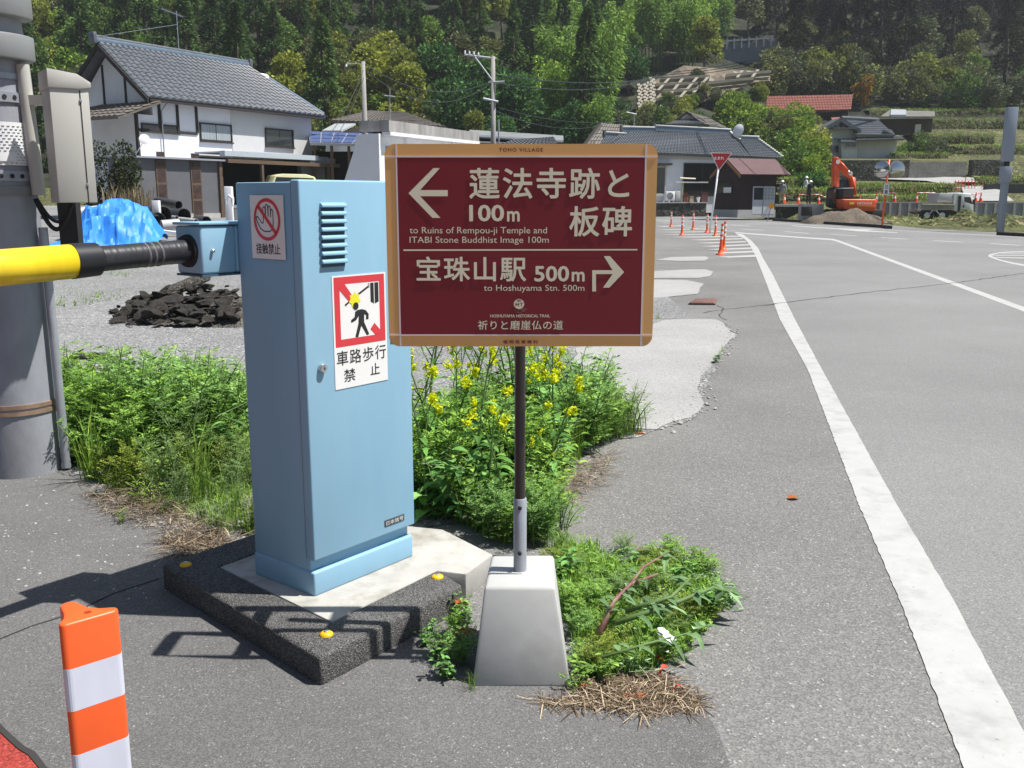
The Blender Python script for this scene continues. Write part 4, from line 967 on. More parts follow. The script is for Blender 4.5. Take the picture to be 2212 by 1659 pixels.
q = [DM(1700, 462, 60), DM(2640, 520, 60), DM(2640, 470, 66), DM(1715, 412, 66)]
b = MB(); b.prism(q, (0, 0, -.15)); b.build('roof', m_grey, lb)
b = MB(); b.prism([DM(1700, 458, 59.9), DM(2640, 517, 59.9), DM(2640, 532, 59.9), DM(1700, 474, 59.9)], (0, -.1, 0)); b.build('fascia', m_plaster, lb)
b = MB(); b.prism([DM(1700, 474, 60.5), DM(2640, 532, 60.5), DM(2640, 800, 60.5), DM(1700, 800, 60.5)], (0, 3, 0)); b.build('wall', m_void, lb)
b = MB(); b.prism([DM(1690, 520, 58.5), DM(2180, 540, 58.5), DM(2180, 550, 58.5), DM(1690, 535, 58.5)], (0, .6, 0)); b.build('canopy', m_plaster, lb)
lr = thing('tiled_shed', 'low dark tiled roof just right of the tall electric pole', 'shed', D(1160, 310, 57))
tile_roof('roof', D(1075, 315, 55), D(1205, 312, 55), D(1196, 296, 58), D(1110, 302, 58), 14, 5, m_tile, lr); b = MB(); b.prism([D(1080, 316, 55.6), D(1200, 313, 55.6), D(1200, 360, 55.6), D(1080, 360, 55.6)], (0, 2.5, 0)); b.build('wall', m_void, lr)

# ============================================================ POLES AND WIRES
m_pole2 = mat('pole_concrete', (0.29, 0.275, 0.26), 0.8, 0.15, 2)
e1 = thing('electric_pole', 'weathered electric pole with short side arm right of the white house', 'electric pole', D(787, 345, 55))
pt1, pb1 = D(787, 133, 55), D(791, 345, 55); b = MB(); b.tube([(pb1.x, 55, 0), (pb1.x - .02, 55, pt1.z)], [.2, .11], 14); b.build('shaft', m_pole2, e1, smooth=True)
b = MB(); b.tube([(pt1.x + .1, 55, pt1.z - .1), (D(748, 137, 55).x, 55, pt1.z - .12)], .025, 6); b.build('side_arm', m_galv, e1)
b = MB(); b.lathe((D(748, 137, 55).x, 55, pt1.z - .3), [(.04, 0), (.07, .06), (.04, .16)], 8); b.build('insulator', m_white, e1)
e2 = thing('electric_pole', 'tall steel-armed electric pole rising directly above the signboard', 'electric pole', D(1065, 300, 58))
pt2 = D(1065, 122, 58); b = MB(); b.tube([(pt2.x, 58, 0), (pt2.x, 58, pt2.z)], [.19, .12], 14); b.build('shaft', m_pole2, e2, smooth=True)
al, ar_ = D(1003, 118, 58), D(1072, 127, 58); b = MB(); b.tube([al, ar_], .06, 6); b.build('crossarm', m_galv, e2)
b = MB(); b.tube([D(1026, 123, 57.9), D(1065, 175, 57.9)], .04, 6); b.build('brace', m_galv, e2)
for k in range(4):
    p = al.lerp(ar_, .02 + k * .14); b = MB(); b.lathe(p + V3(0, 0, .05), [(.03, 0), (.06, .05), (.03, .2)], 8); b.build('insulator', m_white, e2)
b = MB(); b.tube([D(1044, 213, 57.9), D(1076, 220, 57.9)], .07, 6); b.build('lower_arm', m_galv, e2)
b = MB(); b.tube([D(1055, 178, 57.9), D(1090, 176, 57.9)], .05, 6); b.build('middle_arm', m_galv, e2)
e3 = thing('aerial_mast', 'thin television aerial mast with short crossbar in front of the hipped house', 'aerial', D(841, 262, 70))
b = MB(); b.tube([(D(841, 262, 70).x, 70, D(841, 265, 70).z - 2.2), D(842, 192, 70)], .035, 6); b.build('mast', m_galv, e3)
b = MB(); b.tube([D(830, 206, 70), D(853, 209, 70)], .04, 6); b.build('crossbar', m_galv, e3)
e4 = thing('service_mast', 'slim steel service mast just right of the tall electric pole', 'mast', D(1078, 300, 57)); b = MB(); b.tube([(D(1078, 300, 57).x, 57, .5), D(1077, 258, 57)], .05, 6); b.build('shaft', m_galv, e4)
e5 = thing('roof_aerial', 'television aerial on a short mast above the brown roof beside the tiled house', 'aerial', D(1585 / 1.1573 + 0, 310, 92))
b = MB(); q = cB = crop(1460, 240, 4.2538); b.tube([D(*q(530, 330), 92), D(*q(535, 195), 92)], .05, 6); b.build('mast', m_galv, e5)
b = MB(); b.tube([D(*q(450, 172), 92), D(*q(560, 195), 92)], .05, 6); b.build('boom', m_galv, e5)
m_wire = mat('wire', (0.03, 0.045, 0.05), 0.6)
def wire(p, q, sag, r, label, grp):
    b = MB(); n = 18; b.tube([p.lerp(q, i / n) - V3(0, 0, sag * 4 * (i / n) * (1 - i / n)) for i in range(n + 1)], r, 5); tag(b.build('power_line', m_wire, smooth=True), label, 'power line', grp)
LA = 'dark power line sagging between the two electric poles'
wire(D(787, 137, 55), D(1062, 176, 58), 1.0, .022, LA, 'lines between the poles'); wire(D(789, 150, 55), D(1062, 180, 58), 1.4, .022, LA, 'lines between the poles')
LB = 'thin power line sloping down from the weathered pole towards the house'
wire(D(786, 148, 55), D(712, 290, 50), .3, .016, LB, 'lines down to the house'); wire(D(787, 165, 55), D(722, 300, 50), .3, .016, LB, 'lines down to the house')
LC = 'thin power line crossing the hillside right of the tall electric pole'
wire(D(1066, 160, 58), D(1480, 152, 95), .8, .03, LC, 'lines across the hillside'); wire(D(1066, 178, 58), D(1420, 164, 95), .8, .03, LC, 'lines across the hillside')
wire(D(1076, 232, 58), D(1380, 255, 80), .6, .02, LC, 'lines across the hillside'); wire(D(1066, 238, 58), D(1330, 262, 80), .8, .02, LC, 'lines across the hillside')
LD = 'long power line climbing over the dark cedar slope at upper right'
for y0, y1 in ((158, 6), (163, 12), (168, 20)): wire(D(1420, y0, 105), D(2075, y1 - 4, 60), .8, .03, LD, 'lines over the dark slope')
wire(D(1500, 175, 100), D(2300, 97, 60), .6, .016, LD, 'lines over the dark slope')
for y0, y1 in ((262, 150), (250, 160)): wire(D(1330, y0, 85), D(2330, y1, 52), 1.0, .018, 'thin wire passing in front of the red roofed barn', 'wires before the barn')

# ============================================================ RIGHT TILED HOUSE
cB = crop(1460, 240, 4.2538)
FR = Frame(D(1420, 329, 84), rad(14))
rh = thing('tiled_house', 'single storey white house with glossy grey tiled roof across the road', 'house', FR.p(4, -3, .3))
def FRp(x, y, b): a, z = FR.at(x, y, b); return FR.p(a, b, z)
tl_, tr_ = FRp(1345, 284, -3.6), FRp(1577, 288, -3.6)
r1 = tile_roof('roof', FRp(1292, 326, .5), FRp(1622, 339, .5), tr_, tl_, 46, 15, m_tile, rh, amp=.07, step=.05)
r2 = tile_roof('roof_wing', FRp(1622.5, 339, .5), FRp(1690, 342, .5), FRp(1638, 303, -2.4), FRp(1597, 302, -2.4), 11, 11, m_tile, rh, amp=.07, step=.05)
r3 = tile_roof('roof_wing', FRp(1285, 327, .4), FRp(1300, 327, .4), FRp(1352, 296, -3.0), FRp(1307, 294, -3.0), 7, 11, m_tile, rh, amp=.07, step=.05)
for (xa, ya, xb, yb_, bb) in ((1413, 278.6, 1577.5, 287, -3.6), (1341.8, 281.8, 1413, 283, -3.55), (1305, 293, 1352, 296, -3.0), (1597, 301.5, 1638.4, 302.5, -2.4)):
    p, q = FRp(xa, ya, bb), FRp(xb, yb_, bb); d = (q - p)
    b = MB(); b.obox(p - FR.n * .16 - V3(0, 0, .15), d, FR.n * .32, (0, 0, .40)); rg = b.build('ridge', m_ridge, r1 if bb < -3.2 else r2)
    b = MB(); b.obox(p - FR.n * .2 + V3(0, 0, .25), d, FR.n * .4, (0, 0, .12)); b.build('ridge_cap', m_mortar, rg, bevel=.03)
    b = MB(); b.obox(p - FR.n * .22 - V3(0, 0, .2) - d.normalized() * .1, d.normalized() * .22, FR.n * .44, (0, 0, .66)); b.build('ridge_end', m_tile, rg, bevel=.05)
for p, q in ((FRp(1577, 288, -3.5), FRp(1598, 304, -2.2)), (FRp(1638, 303, -2.3), FRp(1690, 341, .5))):
    b = MB()
    for i in range(14):
        c_ = p.lerp(q, i / 13) + V3(0, 0, .1); b.lathe(c_, [(.09, 0), (.11, .08), (.04, .14)], 8)
    b.build('hip_tiles', m_mortar, r2)
wl0 = FR.at(1300, 400, 0)[0]; wr0 = FR.at(1668, 400, 0)[0]
wz1 = FR.at(1420, 334, 0)[1]
b = MB(); b.fbox(FR, wl0, wr0, -6, 0, .3, wz1 - .15); b.build('wall', m_plaster, rh)
b = MB(); b.fbox(FR, wl0, wr0, .002, .03, wz1 - .4, wz1 - .05); b.build('eave_board', m_plaster2, rh)
window(FR, *rect(FR, *cB(745, 745), *cB(862, 1050), 0), 0, rh, .12, mf=m_beige, mg=m_glass, mull=0)
a0, a1, z0, z1 = rect(FR, *cB(740, 722), *cB(912, 738), 0); b = MB(); b.fbox(FR, a0, a1, .005, .6, z0, z1 + .05); b.build('window_awning', m_timber, rh)
window(FR, *rect(FR, *cB(1062, 712), *cB(1440, 1055), 0), 0, rh, .1, mf=m_timber, mg=m_void, mull=1)
q = FRp(*cB(1640, 368), -2.5); b = MB(); b.dome(q, .62, Vector((-.75, -.6, .25)), .14); b.disc(q, .62, (.75, .6, -.25), 18); ds_ = b.build('satellite_dish', m_white, rh, smooth=False)
b = MB(); b.tube([q + V3(.2, .2, -.1), q + V3(.3, .5, -1.3)], .05, 6); b.build('dish_mast', m_galv, ds_)
# low stone front wall with ledge, things standing on it
sw = thing('stone_front_wall', 'low mossy stone retaining wall under the white tiled house', 'wall', FR.p(2, 2, 0))
a0, a1, z0, z1 = rect(FR, *cB(700, 1140), *cB(1300, 1260), 1.6)
b = MB(); b.fbox(FR, a0, a1, .3, 1.6, -.2, z1); b.build('wall', m_stone, sw, bevel=.05)
b = MB(); b.fbox(FR, a0, a1, .25, 1.7, z1 + .003, z1 + .08); b.build('ledge', m_conc, sw)
LZ = z1 + .083
def onledge(x0, x1, b_): return FR.at(*cB(x0, 1100), b_)[0], FR.at(*cB(x1, 1100), b_)[0]
a0, a1 = onledge(872, 968, .9)
ac = thing('air_conditioner', 'white outdoor air conditioner unit standing on the stone wall ledge', 'air conditioner', FR.p(a0, .7, LZ))
hA = (a1 - a0) * .95
b = MB(); b.fbox(FR, a0, a1, .45, .9, LZ + .12, LZ + .12 + hA); b.build('casing', m_plaster, ac, bevel=.03)
b = MB(); b.disc(FR.p(a0 + (a1 - a0) * .42, .902, LZ + .12 + hA / 2), hA * .38, FR.n, 24, th=.02); b.build('fan_grille', m_grey, ac)
for a in (a0 + .1, a1 - .25):
    b = MB(); b.fbox(FR, a, a + .12, .4, .95, LZ, LZ + .118); b.build('foot', m_conc, ac)
a0, a1 = onledge(975, 1025, .9); b = MB(); b.fbox(FR, a0, a1, .5, .9, LZ, LZ + .95); tag(b.build('storage_bin', m_beige, None, bevel=.05), 'pale plastic bin beside the air conditioner on the ledge', 'bin')
bp_ = [(1055, 1095, .75, (0.16, 0.05, 0.03)), (1120, 1160, .45, (0.35, 0.27, 0.18)), (1165, 1205, .5, (0.05, 0.04, 0.035)), (1245, 1310, .75, (0.12, 0.05, 0.045))]
for i, (x0, x1, hh, cc) in enumerate(bp_):
    a0, a1 = onledge(x0, x1, 1.0); b = MB(); b.fbox(FR, a0, a1, .7, 1.1, LZ, LZ + hh); b.fbox(FR, a0 - .02, a1 + .02, .68, 1.12, LZ + hh + .002, LZ + hh + .06)
    tag(b.build('crate', mat('crate_%d' % i, cc, 0.8)), ['rust red crate on the ledge right of the laundry rack', 'tan open crate low on the ledge', 'dark brown crate second from the shed wall', 'brown crate against the dark shed wall'][i], 'crate', 'crates on the stone ledge')
a0, _ = onledge(1210, 1250, 1.0); b = MB(); b.lathe(FR.p(a0, 1.0, LZ), [(.12, 0), (.2, .3), (.22, .42)], 14); tag(b.build('white_pot', m_white, autos=40), 'small white pot on the ledge near the dark shed', 'pot')
lr_ = thing('laundry_rack', 'laundry pole rack with horizontal rods before the dark window', 'laundry rack', FR.p(onledge(1035, 1040, 1.2)[0], 1.2, LZ))
b = MB(); pz = FRp(*cB(1040, 860), 1.2).z; ax = onledge(1040, 1041, 1.2)[0]; b.tube([FR.p(ax, 1.2, LZ), FR.p(ax - .02, 1.2, pz)], .05, 8); b.build('stand', m_galv, lr_)
for (x0, y0, x1, y1, m) in ((1020, 873, 1185, 880, m_cream), (972, 918, 1320, 920, m_steel)):
    b = MB(); b.tube([FRp(*cB(x0, y0), 1.25), FRp(*cB(x1, y1), 1.25)], .06, 8); b.build('rod', m, lr_)
b = MB(); p = FRp(*cB(1048, 985), 1.22); b.box(p, (.14, .05, 1.1)); b.build('hanging_cloth', mat('lime_cloth', (0.5, 0.5, 0.12), 0.8), lr_)
# roofs behind
rb_ = thing('brown_roofed_house', 'brown tiled gable roof rising behind left end of the tiled house', 'house', D(1330, 320, 96))
q = lambda x, y, Y: D(*cB(x, y), Y)
tile_roof('roof', D(1262, 320, 95), D(1440, 320, 95), q(745, 335, 99), q(180, 290, 99), 24, 7, m_tile2, rb_)
b = MB(); b.prism([q(180, 292, 98.6), D(1258, 322, 94.6), D(1275, 322, 94.6), q(215, 330, 98.6)], (-.3, .3, 0)); b.build('barge_board', m_timber, rb_)
b = MB(); b.prism([q(180, 310, 99), D(1265, 325, 95.5), D(1400, 345, 95.5), q(700, 345, 99)], (0, 3, -.1)); b.build('wall', m_timber, rb_)
ri = thing('hip_gable_house', 'cream walled house with pointed dark hip-and-gable roof behind the tiled house', 'house', D(1500, 280, 104))
b = MB(); b.prism([q(930, 300, 106), q(1420, 300, 106), q(1420, 420, 106), q(930, 420, 106)], (0, 5, 0)); b.build('wall', mat('cream_wall', (0.45, 0.43, 0.37), 0.8, 0.05, 1), ri)
tile_roof('roof', q(862, 300, 104), q(1285, 296, 104), q(1240, 262, 106.5), q(985, 262, 106.5), 18, 4, m_tile, ri)
tile_roof('roof_slope', q(1285, 300, 105), q(1540, 352, 110), q(1320, 232, 112), q(1100, 172, 106.5), 16, 7, m_tile2, ri)
b = MB(); b.prism([q(1095, 190, 106.6), q(980, 265, 106.6), q(1270, 265, 106.6)], (0, .6, 0)); b.build('gable', m_plaster2, ri)
for (x0, y0), (x1, y1) in (((1095, 172), (965, 268)), ((1095, 172), (1285, 272)), ((985, 262), (1270, 262))):
    b = MB(); b.tube([q(x0, y0, 106.3), q(x1, y1, 106.3)], .16, 6); b.build('barge_board', m_timber, ri)

# ============================================================ KIOSK (dark board shed with maroon roof)
c1 = crop(1620, 300, 5.53)
K0 = D(1594, 461, 69); FK = Frame(K0, rad(17)); kz = K0.z
ki = thing('board_shed', 'dark brown board shed with maroon metal gable roof beside the road', 'shed', FK.p(1.5, -1.7, kz))
def FKp(x, y, b): a, z = FK.at(x, y, b); return FK.p(a, b, z)
eL, eR = FKp(*c1(1340, 760), .45), FKp(*c1(1975, 770), .45); rL, rR = FKp(*c1(1075, 535), -1.75), FKp(*c1(1640, 552), -1.75)
rR = FK.p((eR - FK.o).dot(FK.u), -1.75, rL.z - .05); eL = FK.p((rL - FK.o).dot(FK.u), .45, eL.z)
ez = eL.z; eR.z = ez
aL = (rL - FK.o).dot(FK.u); aRr = (eR - FK.o).dot(FK.u)
b = MB(); nr = (eR - eL).cross(rL - eL).normalized(); b.prism([eL, eR, rR, rL], nr * .07); b.build('roof', m_maroon, ki)
b = MB(); eL2, eR2 = FK.p(aL, -3.95, ez), FK.p(aRr, -3.95, ez); b.prism([eL2, rL - FK.n * .01, rR - FK.n * .01, eR2], V3(0, 0, .07)); b.build('roof_slope', m_maroon, ki)
m_barge = mat('barge_wood', (0.25, 0.12, 0.045), 0.7, 0.2, 3)
for p in (eL, eL2):
    b = MB(); b.prism([p - V3(0, 0, .02), rL - V3(0, 0, .02), rL - V3(0, 0, .2), p - V3(0, 0, .2)], FK.u * -.06); b.build('barge_board', m_barge, ki)
aw1 = FK.at(1675, 430, 0)[0]
b = MB(); b.fbox(FK, 0, aw1, -3.5, 0, kz + .25, ez + .05); b.prism([FK.p(0, 0, ez + .05), FK.p(0, -3.5, ez + .05), FK.p(0, -1.75, rL.z - .1)], FK.u * aw1); b.build('wall', m_dwood, ki)
b = MB(); b.fbox(FK, -.04, aw1 + .03, -3.54, .04, kz - .3, kz + .25); b.build('plinth', m_conc, ki)
FKg = Frame(FK.p(0, -3.5, 0), rad(17 - 90))
a0, a1, z0, z1 = rect(FKg, *c1(940, 868), *c1(1165, 1012), 0); kw = window(FKg, max(.3, a0), min(3.2, a1), z0, z1, 0.0, ki, .06, mull=0)
a0, a1, z0, z1 = rect(FKg, *c1(1045, 932), *c1(1156, 1006), .05); b = MB(); b.fbox(FKg, a0, min(3.1, a1), .04, .05, z0, z1); b.build('poster', m_white, kw)
a0, a1, z0, z1 = rect(FK, *c1(1452, 918), *c1(1735, 1300), 0)
m_door = mat('door_panel', (0.50, 0.52, 0.56), 0.5, 0.05, 2)
b = MB(); b.fbox(FK, a0, a1, .001, .05, z0, z1); do = b.build('sliding_door', m_door, ki)
am = (a0 + a1) / 2 - .05
for p0, p1, m in ((a0 + .07, am - .03, m_glass), (am + .07, a1 - .08, m_curt)):
    b = MB(); b.fbox(FK, p0, p1, .051, .056, z0 + (z1 - z0) * .52, z1 - .08); b.build('door_pane', m, do)
b = MB(); b.fbox(FK, am - .02, am + .03, .051, .07, z0, z1); b.build('door_stile', m_grey, do)
for i in range(1, 3):
    aa = am + .07 + (a1 - .15 - am) * i / 3; b = MB(); b.fbox(FK, aa - .02, aa + .02, .057, .066, z0 + (z1 - z0) * .52, z1 - .08); b.build('muntin', m_door, do)
for i in range(1, 4):
    zz = z0 + (z1 - z0) * (.52 + .11 * i); b = MB(); b.fbox(FK, am + .07, a1 - .08, .067, .075, zz - .02, zz + .02); b.build('muntin', m_door, do)

# ============================================================ ROAD FURNITURE
sg = G(1532, 505); stp = thing('stop_sign', 'red inverted triangle stop sign on a leaning white pole', 'road sign', sg)
tb = D(1552.4, 366, sg.y); b = MB(); b.tube([sg - V3(0, 0, .1), tb + V3(.03, .05, .3)], .038, 12); b.build('pole', m_white, stp, smooth=True)
F_s = Frame(D(1535, 329.6, sg.y - .04), 0); T3 = [D(1535, 329.6, sg.y - .04), D(1582, 330, sg.y - .04), D(1552.8, 369, sg.y - .04)]
cen = (T3[0] + T3[1] + T3[2]) / 3
b = MB(); b.prism(T3, (0, .02, 0)); tri = b.build('plate', m_white, stp)
b = MB(); b.prism([cen + (p - cen) * .90 - V3(0, .004, 0) for p in T3], (0, .003, 0)); b.build('red_face', mat('stop_red', (0.42, 0.02, 0.025), 0.45, 0.04), tri)
a0, a1, z0, z1 = rect(F_s, *c1(910, 503), *c1(1050, 548), .012); text('止まれ', F_s, a0, a1, z0, z1, .012, m_white, 'lettering', tri, bold=.03)
# orange flexible posts
def make_post():
    t = thing('flexible_post', '', 'delineator post')
    b = MB(); b.lathe((0, 0, 0), [(.125, 0), (.12, .03), (.07, .06), (.052, .16)], 16); b.build('base', m_orange, t, autos=50)
    b = MB(); b.lathe((0, 0, .155), [(.05, 0), (.042, .15), (.04, .66), (.036, .69)], 16); b.build('post', m_orange, t, autos=50)
    for z in (.42, .56, .70):
        b = MB(); b.lathe((0, 0, z), [(.0435, 0), (.0425, .075)], 16); b.build('reflective_band', m_white, t, autos=50)
    return t
pp_ = make_post()
GP = 'orange posts around the hatched island'
PL_ = [(1556, 551, 'orange post standing nearest, at the front edge of the hatching'), (1562.5, 541, 'orange post hidden just behind the nearest orange post'), (1473, 508.6, 'second orange post from the left beside the white hatching'), (1449.6, 490, 'farthest orange post, leftmost beside the signboard edge'), (1497, 496.7, 'third orange post from the left, far side of the hatching'), (1527, 503, 'orange post touching the left side of the stop sign pole'), (1545, 510, 'orange post just right of the stop sign pole')]
for i, (x, y, lab) in enumerate(PL_):
    o = pp_ if i == 0 else dup(pp_, (0, 0, 0)); put(o, G(x, y), rad(20 * i), 1.0, lab, GP, ry=rad(2 if i < 2 else 0))
rp = G(1657, 478); rf = thing('reflector_post', 'round amber reflector disc on a short post beside the shed', 'reflector post', rp)
pt_ = D(1666, 445, rp.y); b = MB(); b.tube([rp, pt_], .035, 8); b.build('post', m_galv, rf)
b = MB(); b.disc(pt_ - V3(0, .05, 0), .19, (0, -1, 0), 24, th=.03); b.build('disc', mat('amber', (0.75, 0.30, 0.01), 0.35, 0.06), rf)
# kerbs on the far side
def kerbrun(name, pts, label, w_=.25, h=.16, m=None):
    b = MB(); g = [G(*p) for p in pts]
    for p, q in zip(g, g[1:]):
        n = Vector((-(q - p).y, (q - p).x, 0)).normalized() * w_
        b.prism([p, q, q + n, p + n], (0, 0, h))
    o = b.build(name, m or mat('black_kerb', (0.03, 0.03, 0.032), 0.8, 0.2, 3)); tag(o, label, 'kerb'); return o
kerbrun('kerb', [(1668, 477), (1810, 486.3), (1905, 492.5), (1916, 494.5)], 'long black kerb running along the far road edge before the excavator')
kerbrun('kerb', [(2152, 508.2), (2230, 512.5)], 'short black kerb at the far right road edge by the pillar', h=.14)
kerbrun('kerb', [(1400, 463.5), (1440, 465.5), (1462, 467)], 'dark kerb on the far road edge below the stone wall', h=.14)
# mirror post
mp = G(1905, 489); mr = thing('mirror_post', 'leaning orange post with two round traffic mirrors and a small plate', 'traffic mirror', mp)
mtop = D(1921, 345, mp.y); b = MB(); b.tube([mp, mtop], .055, 12); b.build('post', m_orange, mr, smooth=True)
m_mirror = mat('mirror_glass', (0.5, 0.51, 0.5), 0.06, 0.02, metal=1.0)
for x, y, nrm, rx in ((1937, 366, Vector((.18, -1, .05)), .47), (1906, 366, Vector((-.75, -.62, .0)), .47)):
    c_ = D(x, y, mp.y - .1); b = MB(); b.disc(c_, rx, nrm, 28, th=.06); mo = b.build('mirror', mat('mirror_rim', (0.30, 0.26, 0.22), 0.6), mr)
    b = MB(); b.dome(c_ + nrm.normalized() * .061, rx * .92, nrm, .07, 24, 5); b.build('mirror_face', m_mirror, mo, smooth=True)
    b = MB(); b.tube([c_, D(1919, 368, mp.y)], .03, 6); b.build('bracket', m_galv, mo)
F_m = Frame(D(1908, 420, mp.y - .09), 0); a0, a1, z0, z1 = rect(F_m, 1909.5, 396.5, 1919.5, 421.5, 0); b = MB(); b.fbox(F_m, a0, a1, 0, .012, z0, z1); pl2 = b.build('plate', m_white, mr)
zc_ = (z0 + z1) / 2; text('注', F_m, a0 + .05, a1 - .05, zc_ + .03, z1 - .06, .013, m_black, 'lettering', pl2, bold=.02); text('意', F_m, a0 + .05, a1 - .05, z0 + .06, zc_ - .03, .013, m_black, 'lettering', pl2, bold=.02)
# pillar sign at the right edge
pg = G(2160, 501); ps_ = thing('pillar_sign', 'tall grey square pillar sign with two boxy panels at the right edge', 'pillar sign', pg)
m_pil = mat('pillar_grey', (0.30, 0.34, 0.40), 0.5, 0.06, 1.2)
def slab(name, yb, yt, w_, dd, m, dx=0):
    zb_, zt_ = D(2165, yb, pg.y).z, D(2175, yt, pg.y).z; b = MB(); b.box((pg.x + dx, pg.y, (zb_ + zt_) / 2), (w_, dd, zt_ - zb_), rad(-8)); return b.build(name, m, ps_, bevel=.01)
b = MB(); b.box((pg.x, pg.y, 1.2), (.26, .3, 3.0), rad(-8)); b.build('column', m_pil, ps_)
for dx in (.03, .09):
    b = MB(); b.box((pg.x + dx, pg.y - .165, 1.2), (.02, .03, 3.0), rad(-8)); b.build('channel', m_galv, ps_)
slab('neck', 405, 340, .2, .2, m_timber); slab('lower_panel', 394, 359, .42, .42, m_pil); up_ = slab('upper_panel', 349, 232, .44, .42, m_pil)
zz = D(2175, 300, pg.y).z
for dz, hh, m in ((.35, .9, mat('panel_pale', (0.55, 0.55, 0.55), 0.5, 0.2, 2)), (-.65, .55, mat('panel_violet', (0.13, 0.12, 0.30), 0.5, 0.4, 5, tint=(0.25, 0.1, 0.15)))):
    b = MB(); b.box((pg.x + .222, pg.y - .03, zz + dz), (.01, .34, hh), rad(-8)); b.build('printed_face', m, up_)

# ============================================================ WORKS SITE ON THE RIGHT
m_conb = mat('cone_red', (0.80, 0.07, 0.02), 0.45, 0.06)
def make_cone():
    t = thing('traffic_cone', '', 'traffic cone')
    b = MB(); b.box((0, 0, .02), (.36, .36, .04)); b.build('base', m_conb, t)
    b = MB(); b.lathe((0, 0, .04), [(.13, 0), (.03, .62), (.025, .66)], 14); b.build('cone', m_conb, t, autos=60)
    b = MB(); b.lathe((0, 0, .28), [(.0935, 0), (.0645, .18)], 14); b.build('white_band', m_white, t, autos=60)
    return t
cz = make_cone()
def gz(x, y, Y): p = D(x, y, Y); return p
CN = [(1694, 439.5, 71.5, 'traffic cone beside the grey jacketed worker'), (1724.6, 440.5, 71.5, 'traffic cone left of the dark clothed worker'), (1768, 440.5, 71.5, 'traffic cone right of the dark clothed worker'), (1856, 439, 72, 'traffic cone just visible behind the orange excavator'), (1892, 438, 72, 'traffic cone behind the right end of the excavator counterweight'), (1932, 437.5, 70, 'traffic cone right of the orange mirror post'), (1979, 437.5, 70, 'traffic cone above the brushwood behind the truck bed'), (2018, 437, 70, 'traffic cone just left of the truck headboard'), (2107, 436.5, 70, 'traffic cone just in front of the truck cab'), (2118, 436.8, 70, 'traffic cone second past the truck cab, on the wall'), (2066, 413.5, 86, 'traffic cone at the left of the hill lane barrier'), (2077, 414, 86, 'traffic cone beside the barrier on the hill lane'), (2121, 414.5, 86, 'traffic cone before the dark wall on the hill lane')]
cpos = []
for i, (x, y, Y, lab) in enumerate(CN):
    p = D(x, y, Y); cpos.append(p); o = cz if i == 0 else dup(cz, (0, 0, 0)); put(o, p, rad(13 * i), 1.0, lab, 'traffic cones around the works')
    b_ = TZ(p.x, p.y)
def bar(p, q, label):
    t = thing('cone_bar', label, 'barrier bar', p, 'striped bars between the cones'); n = max(6, int((q - p).length / .25))
    for k in range(2):
        b = MB()
        for i in range(k, n, 2): b.tube([p.lerp(q, i / n), p.lerp(q, (i + 1) / n)], .03, 6)
        b.build(('red_stripe', 'white_stripe')[k], (m_conb, m_white)[k], t)
tp_ = V3(0, 0, .68)
bar(cpos[1] + tp_, cpos[2] + tp_, 'striped bar between cones behind the dark clothed worker'); bar(cpos[2] + tp_, D(1790, 429, 71.5), 'striped bar running to the excavator arm'); bar(cpos[4] + tp_, cpos[5] + tp_, 'striped bar passing behind the orange mirror post')
bar(cpos[6] + tp_, cpos[7] + tp_, 'striped bar above the brushwood, left of the truck cab'); bar(D(2062, 428, 70), cpos[9] + tp_, 'striped bar behind the truck cab')
br = thing('lane_barrier', 'red and white folding barrier across the hill lane', 'barrier', D(2085, 413, 86))
for i in range(7):
    p = D(2062 + i * 7.2, 413.5, 86); b = MB(); b.tube([p, p + V3(.0, 0, .95 if i != 3 else 1.3)], .035, 6); b.build('post', m_conb, br)
for dz in (.35, .85):
    b = MB(); b.tube([D(2060, 413.5, 86) + V3(0, 0, dz), D(2108, 414, 86) + V3(0, 0, dz)], .03, 6); b.build('rail', m_white if dz < .5 else m_conb, br)
# concrete wall
def wallrun(name, label, x0, x1, yt, yb, Y, th, m, cap=None, nrib=0):
    F = Frame(D(x0, yb, Y), 0); a1, z0 = F.at(x1, yb); _, z1 = F.at(x0, yt)
    t = thing(name, label, 'wall', F.p(a1 / 2, 0, z0)); b = MB(); b.fbox(F, 0, a1, -th, 0, z0 - .8, z1); b.build('wall', m, t)
    if cap: b = MB(); b.fbox(F, -.02, a1, -th - .05, .06, z1 + .002, z1 + .09); b.build('cap', cap, t)
    for i in range(nrib):
        a = a1 * (i + .5) / nrib; b = MB(); b.fbox(F, a - .09, a + .09, .002, .09, z0 - .5, z1 - .02); b.build('rib', m_conc, t)
    return t
wallrun('concrete_wall', 'long grey panelled concrete wall behind the truck and excavator', 1890, 2240, 439, 470, 68, .4, mat('wall_grey', (0.27, 0.28, 0.31), 0.8, 0.08, 1), mat('wall_cap', (0.42, 0.42, 0.41), 0.8), 17)
wallrun('concrete_block', 'square dark concrete block beside the stone slab near the excavator', 1733, 1778, 440.5, 470, 66, 1.0, m_conc)
sl_ = thing('slab_platform', 'thin concrete slab platform under the workers beside the shed', 'platform', D(1700, 445, 70)); b = MB(); F = Frame(D(1658, 447, 70.2), 0); b.fbox(F, 0, 3.6, -2, .1, F.at(1658, 446.5)[1], F.at(1658, 441.5)[1]); b.build('slab', m_conc, sl_)
b = MB(); b.fbox(F, .3, 3.3, -1.8, -.3, .0, F.at(1658, 446.5)[1] - .003); b.build('footing', m_stone, sl_)
b = MB(); F = Frame(D(1735, 455, 64.5), 0); b.fbox(F, 0, .62, -.5, 0, D(1735, 466, 64.5).z, D(1735, 446, 64.5).z); tag(b.build('water_tank', m_timber, None, bevel=.04), 'dark grey square tank standing before the concrete block', 'tank')
